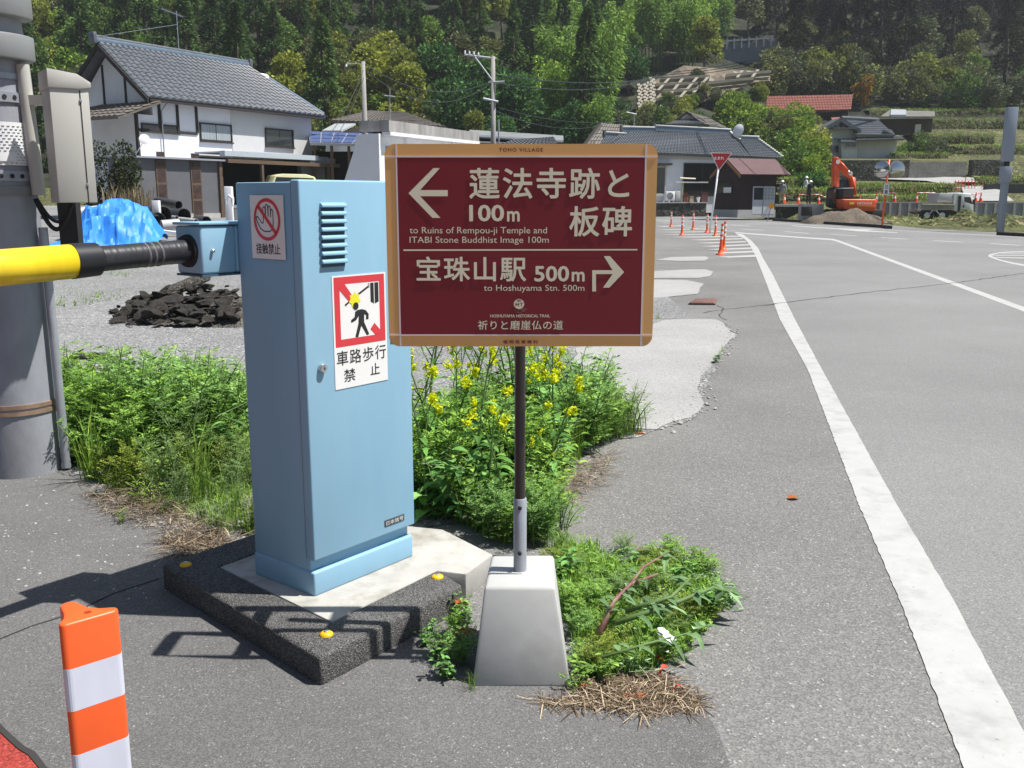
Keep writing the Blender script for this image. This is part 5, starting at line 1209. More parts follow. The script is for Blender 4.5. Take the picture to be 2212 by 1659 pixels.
# soil mounds
def mound(name, label, x0, x1, yt, yb, Y, m, seed, kind=None):
    p, q = D(x0, yb, Y), D(x1, yb, Y); hz_ = D((x0 + x1) / 2, yt, Y + 1).z; zb_ = min(p.z, .1); b = MB(); n, k = 40, 12; vs = []; fs = []
    for i in range(n + 1):
        for j in range(k + 1):
            u, v = i / n, j / k; e_ = math.sin(math.pi * u) ** .5 * math.sin(math.pi * min(1, v * 1.15 if v < .87 else 1)) ** .8
            x = p.x + (q.x - p.x) * u; y = Y - 1.2 + 3.5 * v + .3 * noise.noise((u * 6, v * 3, seed))
            z = TZ(x, y) - .06 + (hz_ - zb_) * e_ * (.75 + .5 * noise.noise((u * 5, v * 2, seed + 4))) + .12 * noise.noise((x * 2.2, y * 2.2, seed)) * e_
            vs.append((x, y, z))
    for i in range(n):
        for j in range(k): fs.append((i * (k + 1) + j, (i + 1) * (k + 1) + j, (i + 1) * (k + 1) + j + 1, i * (k + 1) + j + 1))
    b.v = vs; b.f = fs; b.m = [0] * len(fs); o = b.build(name, m, smooth=True, fixn=False); o['kind'] = 'structure'
    return o
mound('soil_mound', '', 1740, 1925, 448, 487, 59, m_soil, 1); mound('soil_mound', '', 2005, 2165, 466, 500, 56, m_verge, 2); mound('soil_mound', '', 1880, 2060, 472, 492, 58.5, m_verge, 3); mound('soil_mound', '', 2100, 2300, 464, 503, 53, m_verge, 5)
# excavator
c2e = crop(1920, 380, 7.373)
EY = 64; FE = Frame(D(1821, 455, EY), rad(4))
def E2(x, y, b=0): a, z = FE.at(*c2e(x, y), b); return FE.p(a, b, z)
ex = thing('excavator', 'orange excavator with raised folded boom working behind the soil mound', 'excavator', V3(FE.p(1.5, -1.5, 0).x, FE.p(1.5, -1.5, 0).y, .35))
b = MB(); cwp = [E2(1378, 868), E2(2008, 872), E2(1998, 1000), E2(1975, 1095), E2(1720, 1085), E2(1420, 1052), E2(1385, 960)]; b.prism(cwp, -FE.n * 2.4); cw = b.build('counterweight', m_exc, ex, bevel=.07, seg=3)
a0, z1 = FE.at(*c2e(1650, 925), .02); a1, z0 = FE.at(*c2e(1915, 968), .02); text('HITACHI', FE, a0, a1, z0, z1, .012, m_white, 'lettering', cw, bold=.05)
a0, z1 = FE.at(*c2e(1507, 925), .02); a1, z0 = FE.at(*c2e(1585, 965), .02); b = MB(); b.fbox(FE, a0, a1, .003, .012, z0, z1); b.build('yellow_plate', m_yel, cw)
b = MB(); b.prism([E2(1650, 985, .004), E2(1990, 990, .004), E2(1990, 1000, .004), E2(1650, 995, .004)], FE.n * .01); b.build('trim_line', mat('trim_gold', (0.7, 0.4, 0.1), 0.4), cw)
b = MB(); b.prism([E2(1368, 668, -.4), E2(1575, 665, -.4), E2(1580, 850, -.4), E2(1368, 850, -.4)], -FE.n * 1.5); cabx = b.build('cab', m_timber, ex, bevel=.06)
b = MB(); b.prism([E2(1392, 690, -.395), E2(1555, 690, -.395), E2(1555, 830, -.395), E2(1392, 830, -.395)], FE.n * .01); b.build('cab_window', m_glass, cabx)
b = MB(); b.prism([E2(1370, 660, -.35), E2(1580, 655, -.35), E2(1580, 672, -.35), E2(1370, 676, -.35)], -FE.n * 1.6); b.build('cab_roof', m_mortar, cabx)
b = MB(); b.prism([E2(1330, 512, -1.6), E2(1485, 510, -1.6), E2(1490, 660, -1.6), E2(1325, 665, -1.6)], -FE.n * .8); b.build('engine_cover', mat('machine_blue_black', (0.02, 0.035, 0.06), 0.35), ex, bevel=.05)
b = MB(); b.prism([E2(1180, 1000, -1.2), E2(1210, 680, -1.2), E2(1240, 640, -1.2), E2(1365, 690, -1.2), E2(1370, 1030, -1.2), E2(1260, 1035, -1.2)], -FE.n * 1.2); b.build('bucket_guard', m_dark, ex, bevel=.05)
b = MB(); b.prism([E2(1205, 720, -1.1), E2(1250, 690, -1.1), E2(1270, 800, -1.1), E2(1250, 960, -1.1), E2(1205, 940, -1.1)], -FE.n * .9); b.build('bucket', mat('bucket_rust', (0.12, 0.06, 0.035), 0.8, 0.3, 3), ex, bevel=.04)
b = MB(); b.prism([E2(1575, 480, -1.3), E2(1625, 490, -1.3), E2(1630, 800, -1.3), E2(1550, 805, -1.3), E2(1535, 600, -1.3), E2(1540, 500, -1.3), E2(1440, 420, -1.3), E2(1290, 260, -1.3), E2(1250, 100, -1.3), E2(1290, 95, -1.3), E2(1390, 220, -1.3), E2(1540, 380, -1.3)], -FE.n * .55); bo = b.build('boom', m_exc, ex, bevel=.03)
b = MB(); b.prism([E2(1225, 90, -1.35), E2(1290, 95, -1.35), E2(1330, 220, -1.35), E2(1318, 640, -1.35), E2(1275, 660, -1.35), E2(1212, 620, -1.35), E2(1212, 250, -1.35)], -FE.n * .45); ar2 = b.build('arm', m_exc, ex, bevel=.03)
for (xa, ya), (xb, yb_), r, m in (((1340, 200), (1470, 345), .10, m_exc), ((1470, 345), (1525, 395), .06, m_steel), ((1560, 470), (1610, 760), .09, m_exc)):
    b = MB(); b.tube([E2(xa, ya, -1.2), E2(xb, yb_, -1.2)], r, 10); b.build('cylinder', m, bo, smooth=True)
for xa, ya in ((1285, 185), (1575, 500), (1520, 395)):
    b = MB(); b.lathe(E2(xa, ya, -1.28), [(.14, 0), (.14, .05)], 14, axis=FE.n); b.build('pin', m_mortar, bo)
b = MB(); b.prism([E2(1500, 820, -.6), E2(1660, 820, -.6), E2(1780, 860, -.6), E2(1500, 865, -.6)], -FE.n * 1.2); b.build('deck', m_timber, ex)
for bb in (-.2, -2.2):
    b = MB(); b.prism([FE.p(-.2, bb, .25), FE.p(2.9, bb, .25), FE.p(3.1, bb, .5), FE.p(2.9, bb, .8), FE.p(-.2, bb, .8), FE.p(-.4, bb, .5)], -FE.n * .5); b.build('track', m_dark, ex, bevel=.04)
# truck
c3t = c3; TYy = 62; FT = Frame(D(2000, 460, TYy), rad(2))
def T2(x, y, b=0): a, z = FT.at(*c3t(x, y), b); return FT.p(a, b, z)
tk = thing('tipper_truck', 'small white cab tipper truck parked behind the grassy mound', 'truck', V3(FT.p(2.5, -1, 0).x, FT.p(2.5, -1, 0).y, .25))
m_tw = mat('truck_white', (0.68, 0.70, 0.70), 0.4, 0.05, 1.5)
m_bed = mat('truck_bed', (0.28, 0.27, 0.24), 0.6, 0.25, 1.5, stain=((0.22, 0.11, 0.06), 2, 0.6))
b = MB(); b.prism([T2(735, 760), T2(1200, 770), T2(1200, 845), T2(725, 845)], -FT.n * .06); b.prism([T2(735, 760, -1.7), T2(1200, 770, -1.7), T2(1200, 845, -1.7), T2(725, 845, -1.7)], -FT.n * .06); b.prism([T2(728, 835, -.065), T2(1200, 835, -.065), T2(1200, 845, -.065), T2(728, 845, -.065)], -FT.n * 1.63); b.build('bed', m_bed, tk)
b = MB(); b.prism([T2(735, 752, .02), T2(1205, 756, .02), T2(1205, 768, .02), T2(735, 765, .02)], -FT.n * .12); b.build('bed_rail', m_cream, tk)
b = MB(); b.prism([T2(985, 598, -.1), T2(1250, 598, -.1), T2(1230, 740, -.1), T2(955, 728, -.1)], -FT.n * 1.55); hb = b.build('load_guard', mat('guard_grey', (0.48, 0.49, 0.51), 0.5, 0.06, 1), tk, bevel=.03)
b = MB(); b.prism([T2(1195, 600, -.02), T2(1255, 600, -.02), T2(1245, 870, -.02), T2(1190, 850, -.02)], -FT.n * 1.7); b.build('headboard', m_tw, tk)
b = MB(); b.prism([T2(1255, 605), T2(1285, 592), T2(1440, 605), T2(1475, 740), T2(1480, 925), T2(1405, 930), T2(1380, 850), T2(1300, 845), T2(1270, 900)], -FT.n * 1.65); cbt = b.build('cab', m_tw, tk, bevel=.05, seg=3)
b = MB(); b.prism([T2(1340, 655, .004), T2(1432, 655, .004), T2(1462, 760, .004), T2(1345, 725, .004)], FT.n * .01); b.build('side_window', m_glass, cbt)
b = MB(); b.prism([T2(1258, 640, .004), T2(1300, 632, .004), T2(1280, 900, .004), T2(1245, 900, .004)], FT.n * .02); b.build('cab_gap', m_timber, cbt)
b = MB(); b.prism([T2(1322, 775, .004), T2(1340, 775, .004), T2(1335, 812, .004), T2(1320, 812, .004)], FT.n * .03); b.build('door_handle', m_dark, cbt)
b = MB(); b.prism([T2(1462, 690, .1), T2(1490, 690, .1), T2(1486, 760, .1), T2(1460, 755, .1)], FT.n * .08); b.build('wing_mirror', m_dark, cbt)
b = MB(); b.prism([T2(1405, 895, .004), T2(1470, 890, .004), T2(1468, 920, .004), T2(1410, 922, .004)], FT.n * .02); b.build('headlight', m_steel, cbt)
for xx in (1340, 800, 1020):
    p = T2(xx, 925, -.08); b = MB(); b.lathe(p, [(.42, 0), (.42, .24)], 24, axis=-FT.n); wh = b.build('wheel', m_dark, tk, autos=50)
    b = MB(); b.lathe(p + FT.n * .002, [(.2, 0), (.17, .015)], 16, axis=FT.n); b.build('rim', m_steel, wh)
b = MB(); b.prism([T2(600, 865, -.4), T2(1300, 865, -.4), T2(1300, 930, -.4), T2(650, 900, -.4)], -FT.n * .8); b.build('chassis', m_rust, tk)
for xa, xb in ((830, 880), (985, 930)):
    b = MB(); b.tube([T2(xa, 915, .02), T2(xb, 850, .02)], .03, 6); b.build('guard_strut', m_galv, tk)
# workers
def person(label, loc, yaw, pose, coat, trousers, hair=None, helmet=True, group=None):
    """one skinned body; pose moves hands and bends the trunk"""
    L = {'hip': (0, 0, .92), 'ch': (0, pose.get('lean', 0) * .5, 1.25), 'nk': (0, pose.get('lean', 0), 1.46), 'hd': (0, pose.get('lean', 0) * 1.25 + .02, 1.6), 'ht': (0, pose.get('lean', 0) * 1.3 + .02, 1.70)}
    V = [L['hip'], L['ch'], L['nk'], L['hd'], L['ht']]; Rr = [.15, .16, .06, .095, .06]; E_ = [(0, 1), (1, 2), (2, 3), (3, 4)]
    for s_, hand in ((-1, pose.get('lh', (-.25, .05, .82))), (1, pose.get('rh', (.25, .05, .82)))):
        i = len(V); sh = Vector((s_ * .19, pose.get('lean', 0) * .85, 1.40)); hd = Vector(hand); el_ = (sh + hd) / 2 + Vector((s_ * .05, -.05, -.02)); V += [sh, el_, hd, hd + (hd - el_).normalized() * .12]; Rr += [.075, .052, .036, .03]; E_ += [(1, i), (i, i + 1), (i + 1, i + 2), (i + 2, i + 3)]
        i = len(V); V += [(s_ * .10, .0, .86), (s_ * .12, .03 + pose.get('knee', 0), .48), (s_ * .13, -.02, .09), (s_ * .14, .12, .05)]; Rr += [.10, .075, .05, .04]; E_ += [(0, i), (i, i + 1), (i + 1, i + 2), (i + 2, i + 3)]
    me = bpy.data.meshes.new('person'); me.from_pydata([tuple(v) for v in V], E_, []); ob = bpy.data.objects.new('person_tmp', me); C.objects.link(ob)
    ob.modifiers.new('s', 'SKIN'); ob.modifiers.new('u', 'SUBSURF').levels = 2
    for i, v in enumerate(me.skin_vertices[0].data): v.radius = (Rr[i], Rr[i]); v.use_root = (i == 0)
    bpy.context.view_layer.update(); m2 = bpy.data.meshes.new_from_object(ob.evaluated_get(bpy.context.evaluated_depsgraph_get())); bpy.data.objects.remove(ob)
    skin = mat('skin', (0.45, 0.27, 0.19), 0.6, 0.05)
    m2.materials.clear()
    for m in (skin, coat, trousers, m_dark): m2.materials.append(m)
    for p in m2.polygons:
        c_ = p.center; p.material_index = 3 if c_.z < .12 else 2 if c_.z < .88 and abs(c_.x) < .24 else 1 if c_.z < 1.47 and c_.z > .8 else 0; p.use_smooth = True
    o = bpy.data.objects.new('person', m2); C.objects.link(o); o.location = loc; o.rotation_euler = (0, 0, yaw); tag(o, label, 'person', group)
    hy = L['hd'][1]
    def part(nm, mb, m, **k): q = mb.build(nm, m, None, **k); q.parent = o; return q
    mb = MB(); mb.dome((0, hy, 1.63), .135, (0, 0, 1), .13, 18, 5); mb.lathe((0, hy + .03, 1.622), [(.15, 0), (.15, .012)], 18); part('helmet', mb, m_white, smooth=True)
    for sx in (-.035, .035):
        mb = MB(); mb.lathe((sx, hy + .088, 1.60), [(.012, 0), (.008, .006)], 8, axis=(0, 1, 0)); part('eye', mb, m_black)
    mb = MB(); mb.prism([(-.012, hy + .088, 1.565), (.012, hy + .088, 1.565), (0, hy + .09, 1.60)], (0, .018, 0)); part('nose', mb, skin)
    mb = MB(); mb.box((0, hy + .088, 1.535), (.045, .008, .008)); part('mouth', mb, mat('lips', (0.3, 0.1, 0.09), 0.6))
    return o
m_c1 = mat('grey_jacket', (0.25, 0.28, 0.33), 0.8, 0.1, 5); m_t1 = mat('khaki_trousers', (0.30, 0.28, 0.18), 0.8, 0.1, 5); m_c2 = mat('navy_work', (0.02, 0.022, 0.03), 0.8); m_c3 = mat('white_jacket', (0.65, 0.67, 0.7), 0.8)
person('worker in grey jacket and white helmet standing beside the shed', D(1688, 441.5, 71.3), rad(160), {'lean': .06}, m_c1, m_t1, group='workers on the platform')
person('worker in dark clothes and white helmet between two traffic cones', D(1746, 441.5, 71.5), rad(-60), {'lean': .08, 'lh': (-.2, .3, 1.05), 'rh': (.2, .3, 1.0)}, m_c2, m_c2, group='workers on the platform')
person('worker in white jacket reaching, behind the dark clothed worker', D(1738, 428, 79), rad(-80), {'lean': .05, 'lh': (-.2, .35, 1.2)}, m_c3, m_c2, group='workers on the platform')

# ============================================================ HILLSIDE BUILDINGS, WALLS, TERRACES
cR = crop(2000, 220, 3.95)
def HQ(x, y, Y): return D(*cR(x, y), Y)
mh = thing('hillside_house', 'pale boarded house with dark tiled gable roof above the excavator', 'house', HQ(600, 700, 112))
m_pale = corrug('pale_boards', (0.52, 0.53, 0.52), 1.6, 'X', 0.7, 0.08, 0.02)
def fr(name, pts, Y, dep, m, par): b = MB(); b.prism([HQ(x, y, Y) for x, y in pts], (0, dep, 0)); return b.build(name, m, par)
fr('wall', [(230, 425), (410, 330), (560, 430), (560, 705), (230, 708)], 110, 7, m_pale, mh); fr('side_wall', [(565, 512), (955, 508), (950, 700), (562, 704)], 109.6, 6, m_pale, mh); fr('rear_wall', [(170, 440), (229, 430), (229, 705), (215, 705)], 112, 3, m_timber, mh)
tile_roof('roof', HQ(548, 462, 108.8), HQ(938, 466, 108.8), HQ(768, 312, 113), HQ(455, 310, 113), 26, 8, m_tile, mh); tile_roof('lower_roof', HQ(552, 516, 108.4), HQ(1030, 506, 108.4), HQ(1000, 478, 110), HQ(560, 480, 110), 26, 3, m_tile, mh)
tile_roof('hip_roof', HQ(820, 420, 108.9), HQ(940, 468, 108.9), HQ(905, 415, 112), HQ(815, 405, 112), 8, 4, m_tile, mh)
for (x0, y0), (x1, y1) in (((412, 290), (150, 440)), ((412, 290), (608, 412))):
    b = MB(); p, q2 = HQ(x0, y0, 109.2), HQ(x1, y1, 109.2); b.prism([p, q2, q2 - V3(0, 0, .45), p - V3(0, 0, .5)], (0, 3.5, 0)); b.build('gable_roof', m_tile, mh)
b = MB(); b.tube([HQ(405, 292, 109.3), HQ(770, 312, 113)], .2, 8); b.build('ridge', m_tile, mh)
fr('gable_band', [(330, 385), (585, 390), (600, 405), (325, 402)], 108.9, 1, m_tile, mh)
for x in (352, 410, 468): fr('gable_strut', [(x - 5, 335 + abs(x - 410) * .5), (x + 5, 335 + abs(x - 410) * .5), (x + 5, 385), (x - 5, 385)], 109.7, .2, m_timber, mh)
fr('porch', [(412, 540), (562, 540), (562, 705), (410, 705)], 108.9, 1, m_pale, mh); tile_roof('porch_roof', HQ(400, 532, 108.3), HQ(570, 536, 108.3), HQ(550, 500, 109.8), HQ(412, 500, 109.8), 8, 3, m_tile, mh)
for x0, y0, x1, y1, Y in ((245, 560, 385, 645, 110), (440, 545, 558, 588, 108.9), (328, 490, 395, 530, 110)):
    F_w = Frame(D(*cR(x0, y1), Y), 0); window(F_w, *rect(F_w, *cR(x0, y0), *cR(x1, y1), 0), 0.0, mh, .1, mf=m_galv, mull=1)
BY = HP(1745, 252).y
bn = thing('red_roofed_barn', 'long barn with weathered red tiled roof up on the hillside', 'barn', D(1745, 246, BY + 0))
tile_roof('roof', D(1653, 241, BY + -2), D(1838, 237.5, BY + -2), D(1842, 205, BY + 2), D(1656, 209, BY + 2), 56, 6, m_rtile, bn, amp=.1); b = MB(); b.prism([D(1668, 241, BY + 0), D(1832, 238, BY + 0), D(1832, 258, BY + 0), D(1668, 258, BY + 0)], (0, 5, 0)); b.build('wall', m_timber, bn)
b = MB(); b.prism([D(1795, 254, BY + -3), D(1828, 252, BY + -3), D(1826, 262, BY + -4), D(1800, 262, BY + -4)], (0, 1, 0)); b.build('lean_to_roof', m_rtile, bn)
dk = thing('dark_shed', 'dark brown open shed with flat grey roof beside the terraces', 'shed', D(1965, 286, 125)); b = MB(); b.prism([D(1905, 257, 125), D(2015, 256, 125), D(2012, 288, 125), D(1910, 288, 125)], (0, 4, 0)); b.build('wall', mat('dark_boards2', (0.045, 0.032, 0.026), 0.8, 0.2, 2), dk)
b = MB(); b.prism([D(1902, 254, 123.5), D(2020, 254, 123.5), D(2019, 243, 128), D(1922, 240, 128)], (0, 0, .15)); b.build('roof', mat('felt_roof', (0.13, 0.125, 0.11), 0.8, 0.2, 1), dk)
b = MB(); b.prism([D(1923, 253, 123.4), D(1957, 253, 123.4), D(1957, 242, 127.5), D(1925, 241, 127.5)], (0, 0, .3)); b.build('roof_patch', m_galv, dk); b = MB(); b.prism([D(1978, 269, 124.6), D(1990, 268, 124.6), D(1989, 288, 124.6), D(1976, 288, 124.6)], (0, .2, 0)); b.build('pale_sheet', m_plaster2, dk)
# stone retaining wall below the hillside house, dark wall on the right
wallrun('retaining_wall', 'long dark mossy stone retaining wall below the hillside house', 1795, 1962, 346, 392, 96.6, 1.0, m_stone); wallrun('retaining_wall', 'paler stone retaining wall right of the ivy patch', 1962, 2085, 350, 386, 96.6, 1.0, mat('pale_stone', (0.26, 0.25, 0.22), 0.9, 0.3, .8, bump=.6, bscale=4), None)
wallrun('retaining_wall', 'stone retaining wall piece left of the pillar sign', 2100, 2165, 345, 383, 96.6, 1.0, m_stone)
wallrun('dark_wall', 'dark concrete wall running off right behind the pillar sign', 2128, 2300, 398, 436, 84, .6, mat('dark_concrete', (0.05, 0.055, 0.055), 0.85, 0.2, 1))
sheet_h = lambda pts, m, name: structure((lambda b: (b.poly(pts), b.build(name, m, fixn=False))[1])(MB()))
# hill lane
hl = [D(1900, 388, 96), D(2000, 392, 93), D(2075, 406, 88), D(2090, 436, 74), D(2190, 436, 74), D(2150, 404, 88), D(2120, 392, 93), D(2075, 384, 96), D(1960, 383.5, 98)]
sheet_h([p + V3(0, 0, .08) for p in hl], m_patch, 'hill_lane')
sheet_h([p + V3(0, 0, .1) for p in (D(2070, 386, 96), D(2130, 383, 98), D(2230, 345, 118), D(2230, 362, 112), D(2150, 388, 97), D(2090, 391, 94))], m_patch, 'hill_lane')
# terrace banks
def bank(x0, x1, yt, yb, Y, dep, seed, curve=0.0, mf=None):
    p, q = D(x0, yb, Y), D(x1, yb, Y); zt0, zt1 = D(x0, yt, Y).z, D(x1, yt, Y).z; n = max(12, int((q.x - p.x) / .5)); b = MB()
    rows = []
    for i in range(n + 1):
        u = i / n; x = p.x + (q.x - p.x) * u; y = Y + curve * math.sin(math.pi * u) + .35 * noise.noise((x * .35, seed, 0)); zt_ = zt0 + (zt1 - zt0) * u + .25 * noise.noise((x * .3, seed, 5)); zb_ = p.z - 1.2
        col = []
        for k in range(7):
            v = k / 6; col.append((x + .2 * noise.noise((x, k, seed)), y + .5 * v + .3 * noise.noise((x * .8, v * 3, seed + 2)), zb_ + (zt_ - zb_) * v))
        col.append((x, y + dep * .3, zt_ + .1)); col.append((x, y + dep, zt_ + .12)); rows.append(col)
    m = len(rows[0]); vs = [v for r in rows for v in r]; fs = []; mi = []
    for i in range(n):
        for k in range(m - 1): fs.append((i * m + k, (i + 1) * m + k, (i + 1) * m + k + 1, i * m + k + 1)); mi.append(0 if k < 6 else 1)
    b.v = vs; b.f = fs; b.m = mi
    o = b.build('terrace', [mf or m_bankf, m_grass2], smooth=True, fixn=False); structure(o)
    TOPS.append((x0, x1, yt, Y)); return o
TOPS = []
m_bankf = granular('bank_face', (0.045, 0.045, 0.025), 3.0, 0.4, 1.7, (0.12, 0.11, 0.07), 0.9, (0.5, 1.5), 0.5, 0.9, dist=0.1)
m_grass2 = granular('bank_grass', (0.16, 0.19, 0.05), 7.0, 0.5, 1.5, (0.3, 0.26, 0.13), 0.88, (0.7, 1.3), 0.3, 0.6, tintc=(1.1, 1.0, .8), dist=0.1)
for a in ((1690, 1800, 385, 405, 84, 6, 1), (1690, 1800, 409, 432, 78, 5, 2), (1800, 2062, 399, 424, 79, 6, 3, 2.0), (1790, 2075, 424, 440, 75, 3, 4), (2110, 2240, 384, 398, 88, 4, 9)): bank(*a)
for x0, x1, yt, yb, sd0 in ((2015, 2240, 257, 276, 5), (1980, 2150, 291, 309, 6), (2065, 2240, 315, 332, 7), (1930, 2050, 330, 342, 8), (1880, 2240, 236, 247, 9)):
    Yb = min(HP(x, yb).y for x in (x0 + 10, (x0 + x1) / 2, x1 - 10)) - .6; bank(x0, x1, yt, yb, Yb, max(3, HP((x0 + x1) / 2, yt).y - Yb + 3), sd0)
# slope works on the hillside: crib frame, block wall, guard rail wall
c4 = crop(1280, 0, 3.4563)
m_cst = mat('slope_concrete', (0.30, 0.275, 0.225), 0.85, 0.12, 1.2)
SN_ = Vector((.06, -.74, .67)).normalized(); SP_ = HP(*c4(1350, 960))
def onplane(x, y, off): d = Vector(ray(*c4(x, y))); t = (SP_ + SN_ * off - Vector((0, 0, CAMH))).dot(SN_) / d.dot(SN_); return Vector((0, 0, CAMH)) + d * t
SOFF = 0.0
for _ in range(60):
    if all(onplane(x, y, SOFF).y < HP(*c4(x, y)).y - .2 for x in range(1080, 2240, 145) for y in (600, 680, 760, 850, 940)): break
    SOFF += .35
def onface(x, y, off=.1): return onplane(x, y, SOFF + off)
cf = thing('slope_frame', 'pale concrete grid frame holding the bare slope on the hillside', 'slope frame', onface(1400, 900))
b = MB(); n, k = 24, 12; vs = []
for i in range(n + 1):
    for j in range(k + 1):
        x = 1235 + 995 * i / n; yb_ = 960 if x < 1440 else max(700, 960 - (x - 1440) * .38); yt_ = 690 - (x - 1235) * .5 if x < 1480 else 565 + (x - 1480) * .08
        vs.append(onface(x, yb_ + (yt_ - yb_) * j / k, .0))
b.add(vs, [(i * (k + 1) + j, (i + 1) * (k + 1) + j, (i + 1) * (k + 1) + j + 1, i * (k + 1) + j + 1) for i in range(n) for j in range(k)])
o = b.build('bare_slope', granular('bare_earth', (0.17, 0.14, 0.105), 1.2, 0.6, 1.4, (0.3, 0.27, 0.2), 0.93, (0.7, 1.2), 0.12, 0.6, dist=.1), None, fixn=False, smooth=True); structure(o)
for (x0, y0), (x1, y1) in (((1275, 715), (1700, 700)), ((1235, 772), (1600, 757)), ((1290, 830), (1590, 815)), ((1240, 900), (1440, 880)), ((1840, 690), (2230, 655)), ((1700, 755), (2080, 715)), ((1290, 935), (1420, 920))):
    p, q2 = onface(x0, y0), onface(x1, y1); b = MB(); b.prism([p, q2, q2 + V3(0, 0, .34), p + V3(0, 0, .34)], SN_ * .55); b.build('beam', m_cst, cf)
for (x0, y0), (x1, y1) in (((1365, 690), (1255, 810)), ((1465, 710), (1280, 945)), ((1590, 700), (1445, 870)), ((1980, 640), (1935, 700)), ((2115, 632), (2065, 695)), ((1690, 690), (1560, 830))):
    p, q2 = onface(x0, y0) - V3(0, .02, 0), onface(x1, y1) - V3(0, .02, 0); b = MB(); b.prism([p - V3(.2, 0, 0), p + V3(.2, 0, 0), q2 + V3(.2, 0, 0), q2 - V3(.2, 0, 0)], SN_ * .62); b.build('beam', m_cst, cf)
bw_ = thing('block_wall', 'pale interlocking block retaining wall left of the slope frame', 'retaining wall', onface(1160, 950))
for j in range(10):
    for i in range(6):
        x = 1085 + i * 26 - (8 if j % 2 else 0); y = 955 - j * 27
        if (j > 7 and i < 3 + (j - 8) * 1) or x > 1238: continue
        b = MB(); b.prism([onface(x, y), onface(x + 23, y), onface(x + 26, y - 9), onface(x + 20, y - 22), onface(x - 3, y - 16)], SN_ * (.5 - .2 * (i % 2))); b.build('block', m_cst, bw_)
GWY = HP(*c4(1900, 520)).y - .5
gw = thing('guard_rail_wall', 'blue grey block wall with steel guard rail high on the hillside', 'retaining wall', D(*c4(1980, 450), GWY))
def hi(x, y): return D(*c4(x, y), GWY)
b = MB(); b.prism([hi(1765, 500), hi(1785, 385), hi(2300, 350), hi(2260, 560), hi(1900, 530)], (0, 2, 0)); b.build('wall', mat('bluegrey_block', (0.16, 0.18, 0.21), 0.85, 0.15, .6), gw)
b = MB(); b.prism([hi(1785, 352), hi(2260, 318), hi(2260, 332), hi(1785, 366)], (0, -.15, 0)); b.build('guard_rail', m_galv, gw)
for i in range(8):
    x = 1790 + i * 64; y = 352 - i * 4.7; p = hi(x, y) - V3(0, .2, 0); b = MB(); b.box(p - V3(0, 0, .6), (.2, .2, 1.6)); b.build('rail_post', m_galv, gw)

# ============================================================ YARD: TARP, PIPES, SLABS, RUBBLE
def tarp():
    TY = 26; F = Frame(D(116, 527, TY), rad(12)); b = MB(); n, k = 60, 34; vs = []; fs = []
    W_ = 2.85; rT = random.Random(6); RAYS = [(k * .63 + rT.uniform(-.2, .2), rT.choice([-.13, -.08, .10, .07]), rT.uniform(.12, .3)) for k in range(10)]
    FOLDS = [(rT.uniform(.1, 2.7), rT.uniform(0, .5), rT.uniform(0, 3.1), rT.uniform(-.07, .09), rT.uniform(.05, .16)) for _ in range(26)]
    def prof(u):  # ridge height along the heap
        pts = [(0, .04), (.06, .12), (.15, .25), (.30, 1.02), (.45, 1.02), (.62, 1.22), (.75, 1.2), (.86, 1.0), (.93, .62), (1, .22)]
        return lerp_prof(pts, u)
    for i in range(n + 1):
        for j in range(k + 1):
            u, v = i / n, j / k
            top = prof(u); s_ = sstep(0, .62, v); z = top * (s_ if v < .62 else 1 - .75 * sstep(.72, 1, v))
            x = u * W_ - .1 * (1 - v) * (u - .5); y = -1.0 + 1.9 * v
            amp = min(1, top / .5)
            for th_, a_, w2 in RAYS:
                dx_, dv_ = x - 1.35, (v - .42) * 2.0; al_ = dx_ * math.cos(th_) + dv_ * math.sin(th_); pe_ = abs(-dx_ * math.sin(th_) + dv_ * math.cos(th_))
                if al_ > 0: z += a_ * max(0, 1 - pe_ / (w2 * (.3 + al_))) * min(1, al_ * 5) * math.exp(-al_ * .9) * amp
            for x0_, v0_, th_, a_, w2 in FOLDS:
                pe_ = abs(-(x - x0_) * math.sin(th_) + (v - v0_) * 1.9 * math.cos(th_)); al_ = abs((x - x0_) * math.cos(th_) + (v - v0_) * 1.9 * math.sin(th_)); z += a_ * max(0, 1 - pe_ / w2) * max(0, 1 - al_ / .8)
            z += (.10 * noise.noise((x * 1.6, v * 2.5, 5.0)) + .06 * noise.noise((x * 5.5, v * 7, 1.0)) + rT.uniform(-.012, .012)) * amp + .012 + .05 * abs(noise.noise((x * 6, v * 6, 2))) * (1 - s_)
            y += .10 * noise.noise((x * 3, v * 3, 8)) + .05 * noise.noise((x * 8, v * 8, 3))
            vs.append(F.p(x + .07 * noise.noise((x * 4, v * 5, 20)), -y, .27 + max(.008, z)))
    for i in range(n):
        for j in range(k): fs.append((i * (k + 1) + j, (i + 1) * (k + 1) + j, (i + 1) * (k + 1) + j + 1, i * (k + 1) + j + 1))
    b.v = vs; b.f = fs; b.m = [0] * len(fs); o = b.build('tarpaulin', m_tarp, fixn=False, autos=16)
    tag(o, 'crumpled bright blue tarpaulin thrown over a heap in the gravel yard', 'tarpaulin')
tarp()
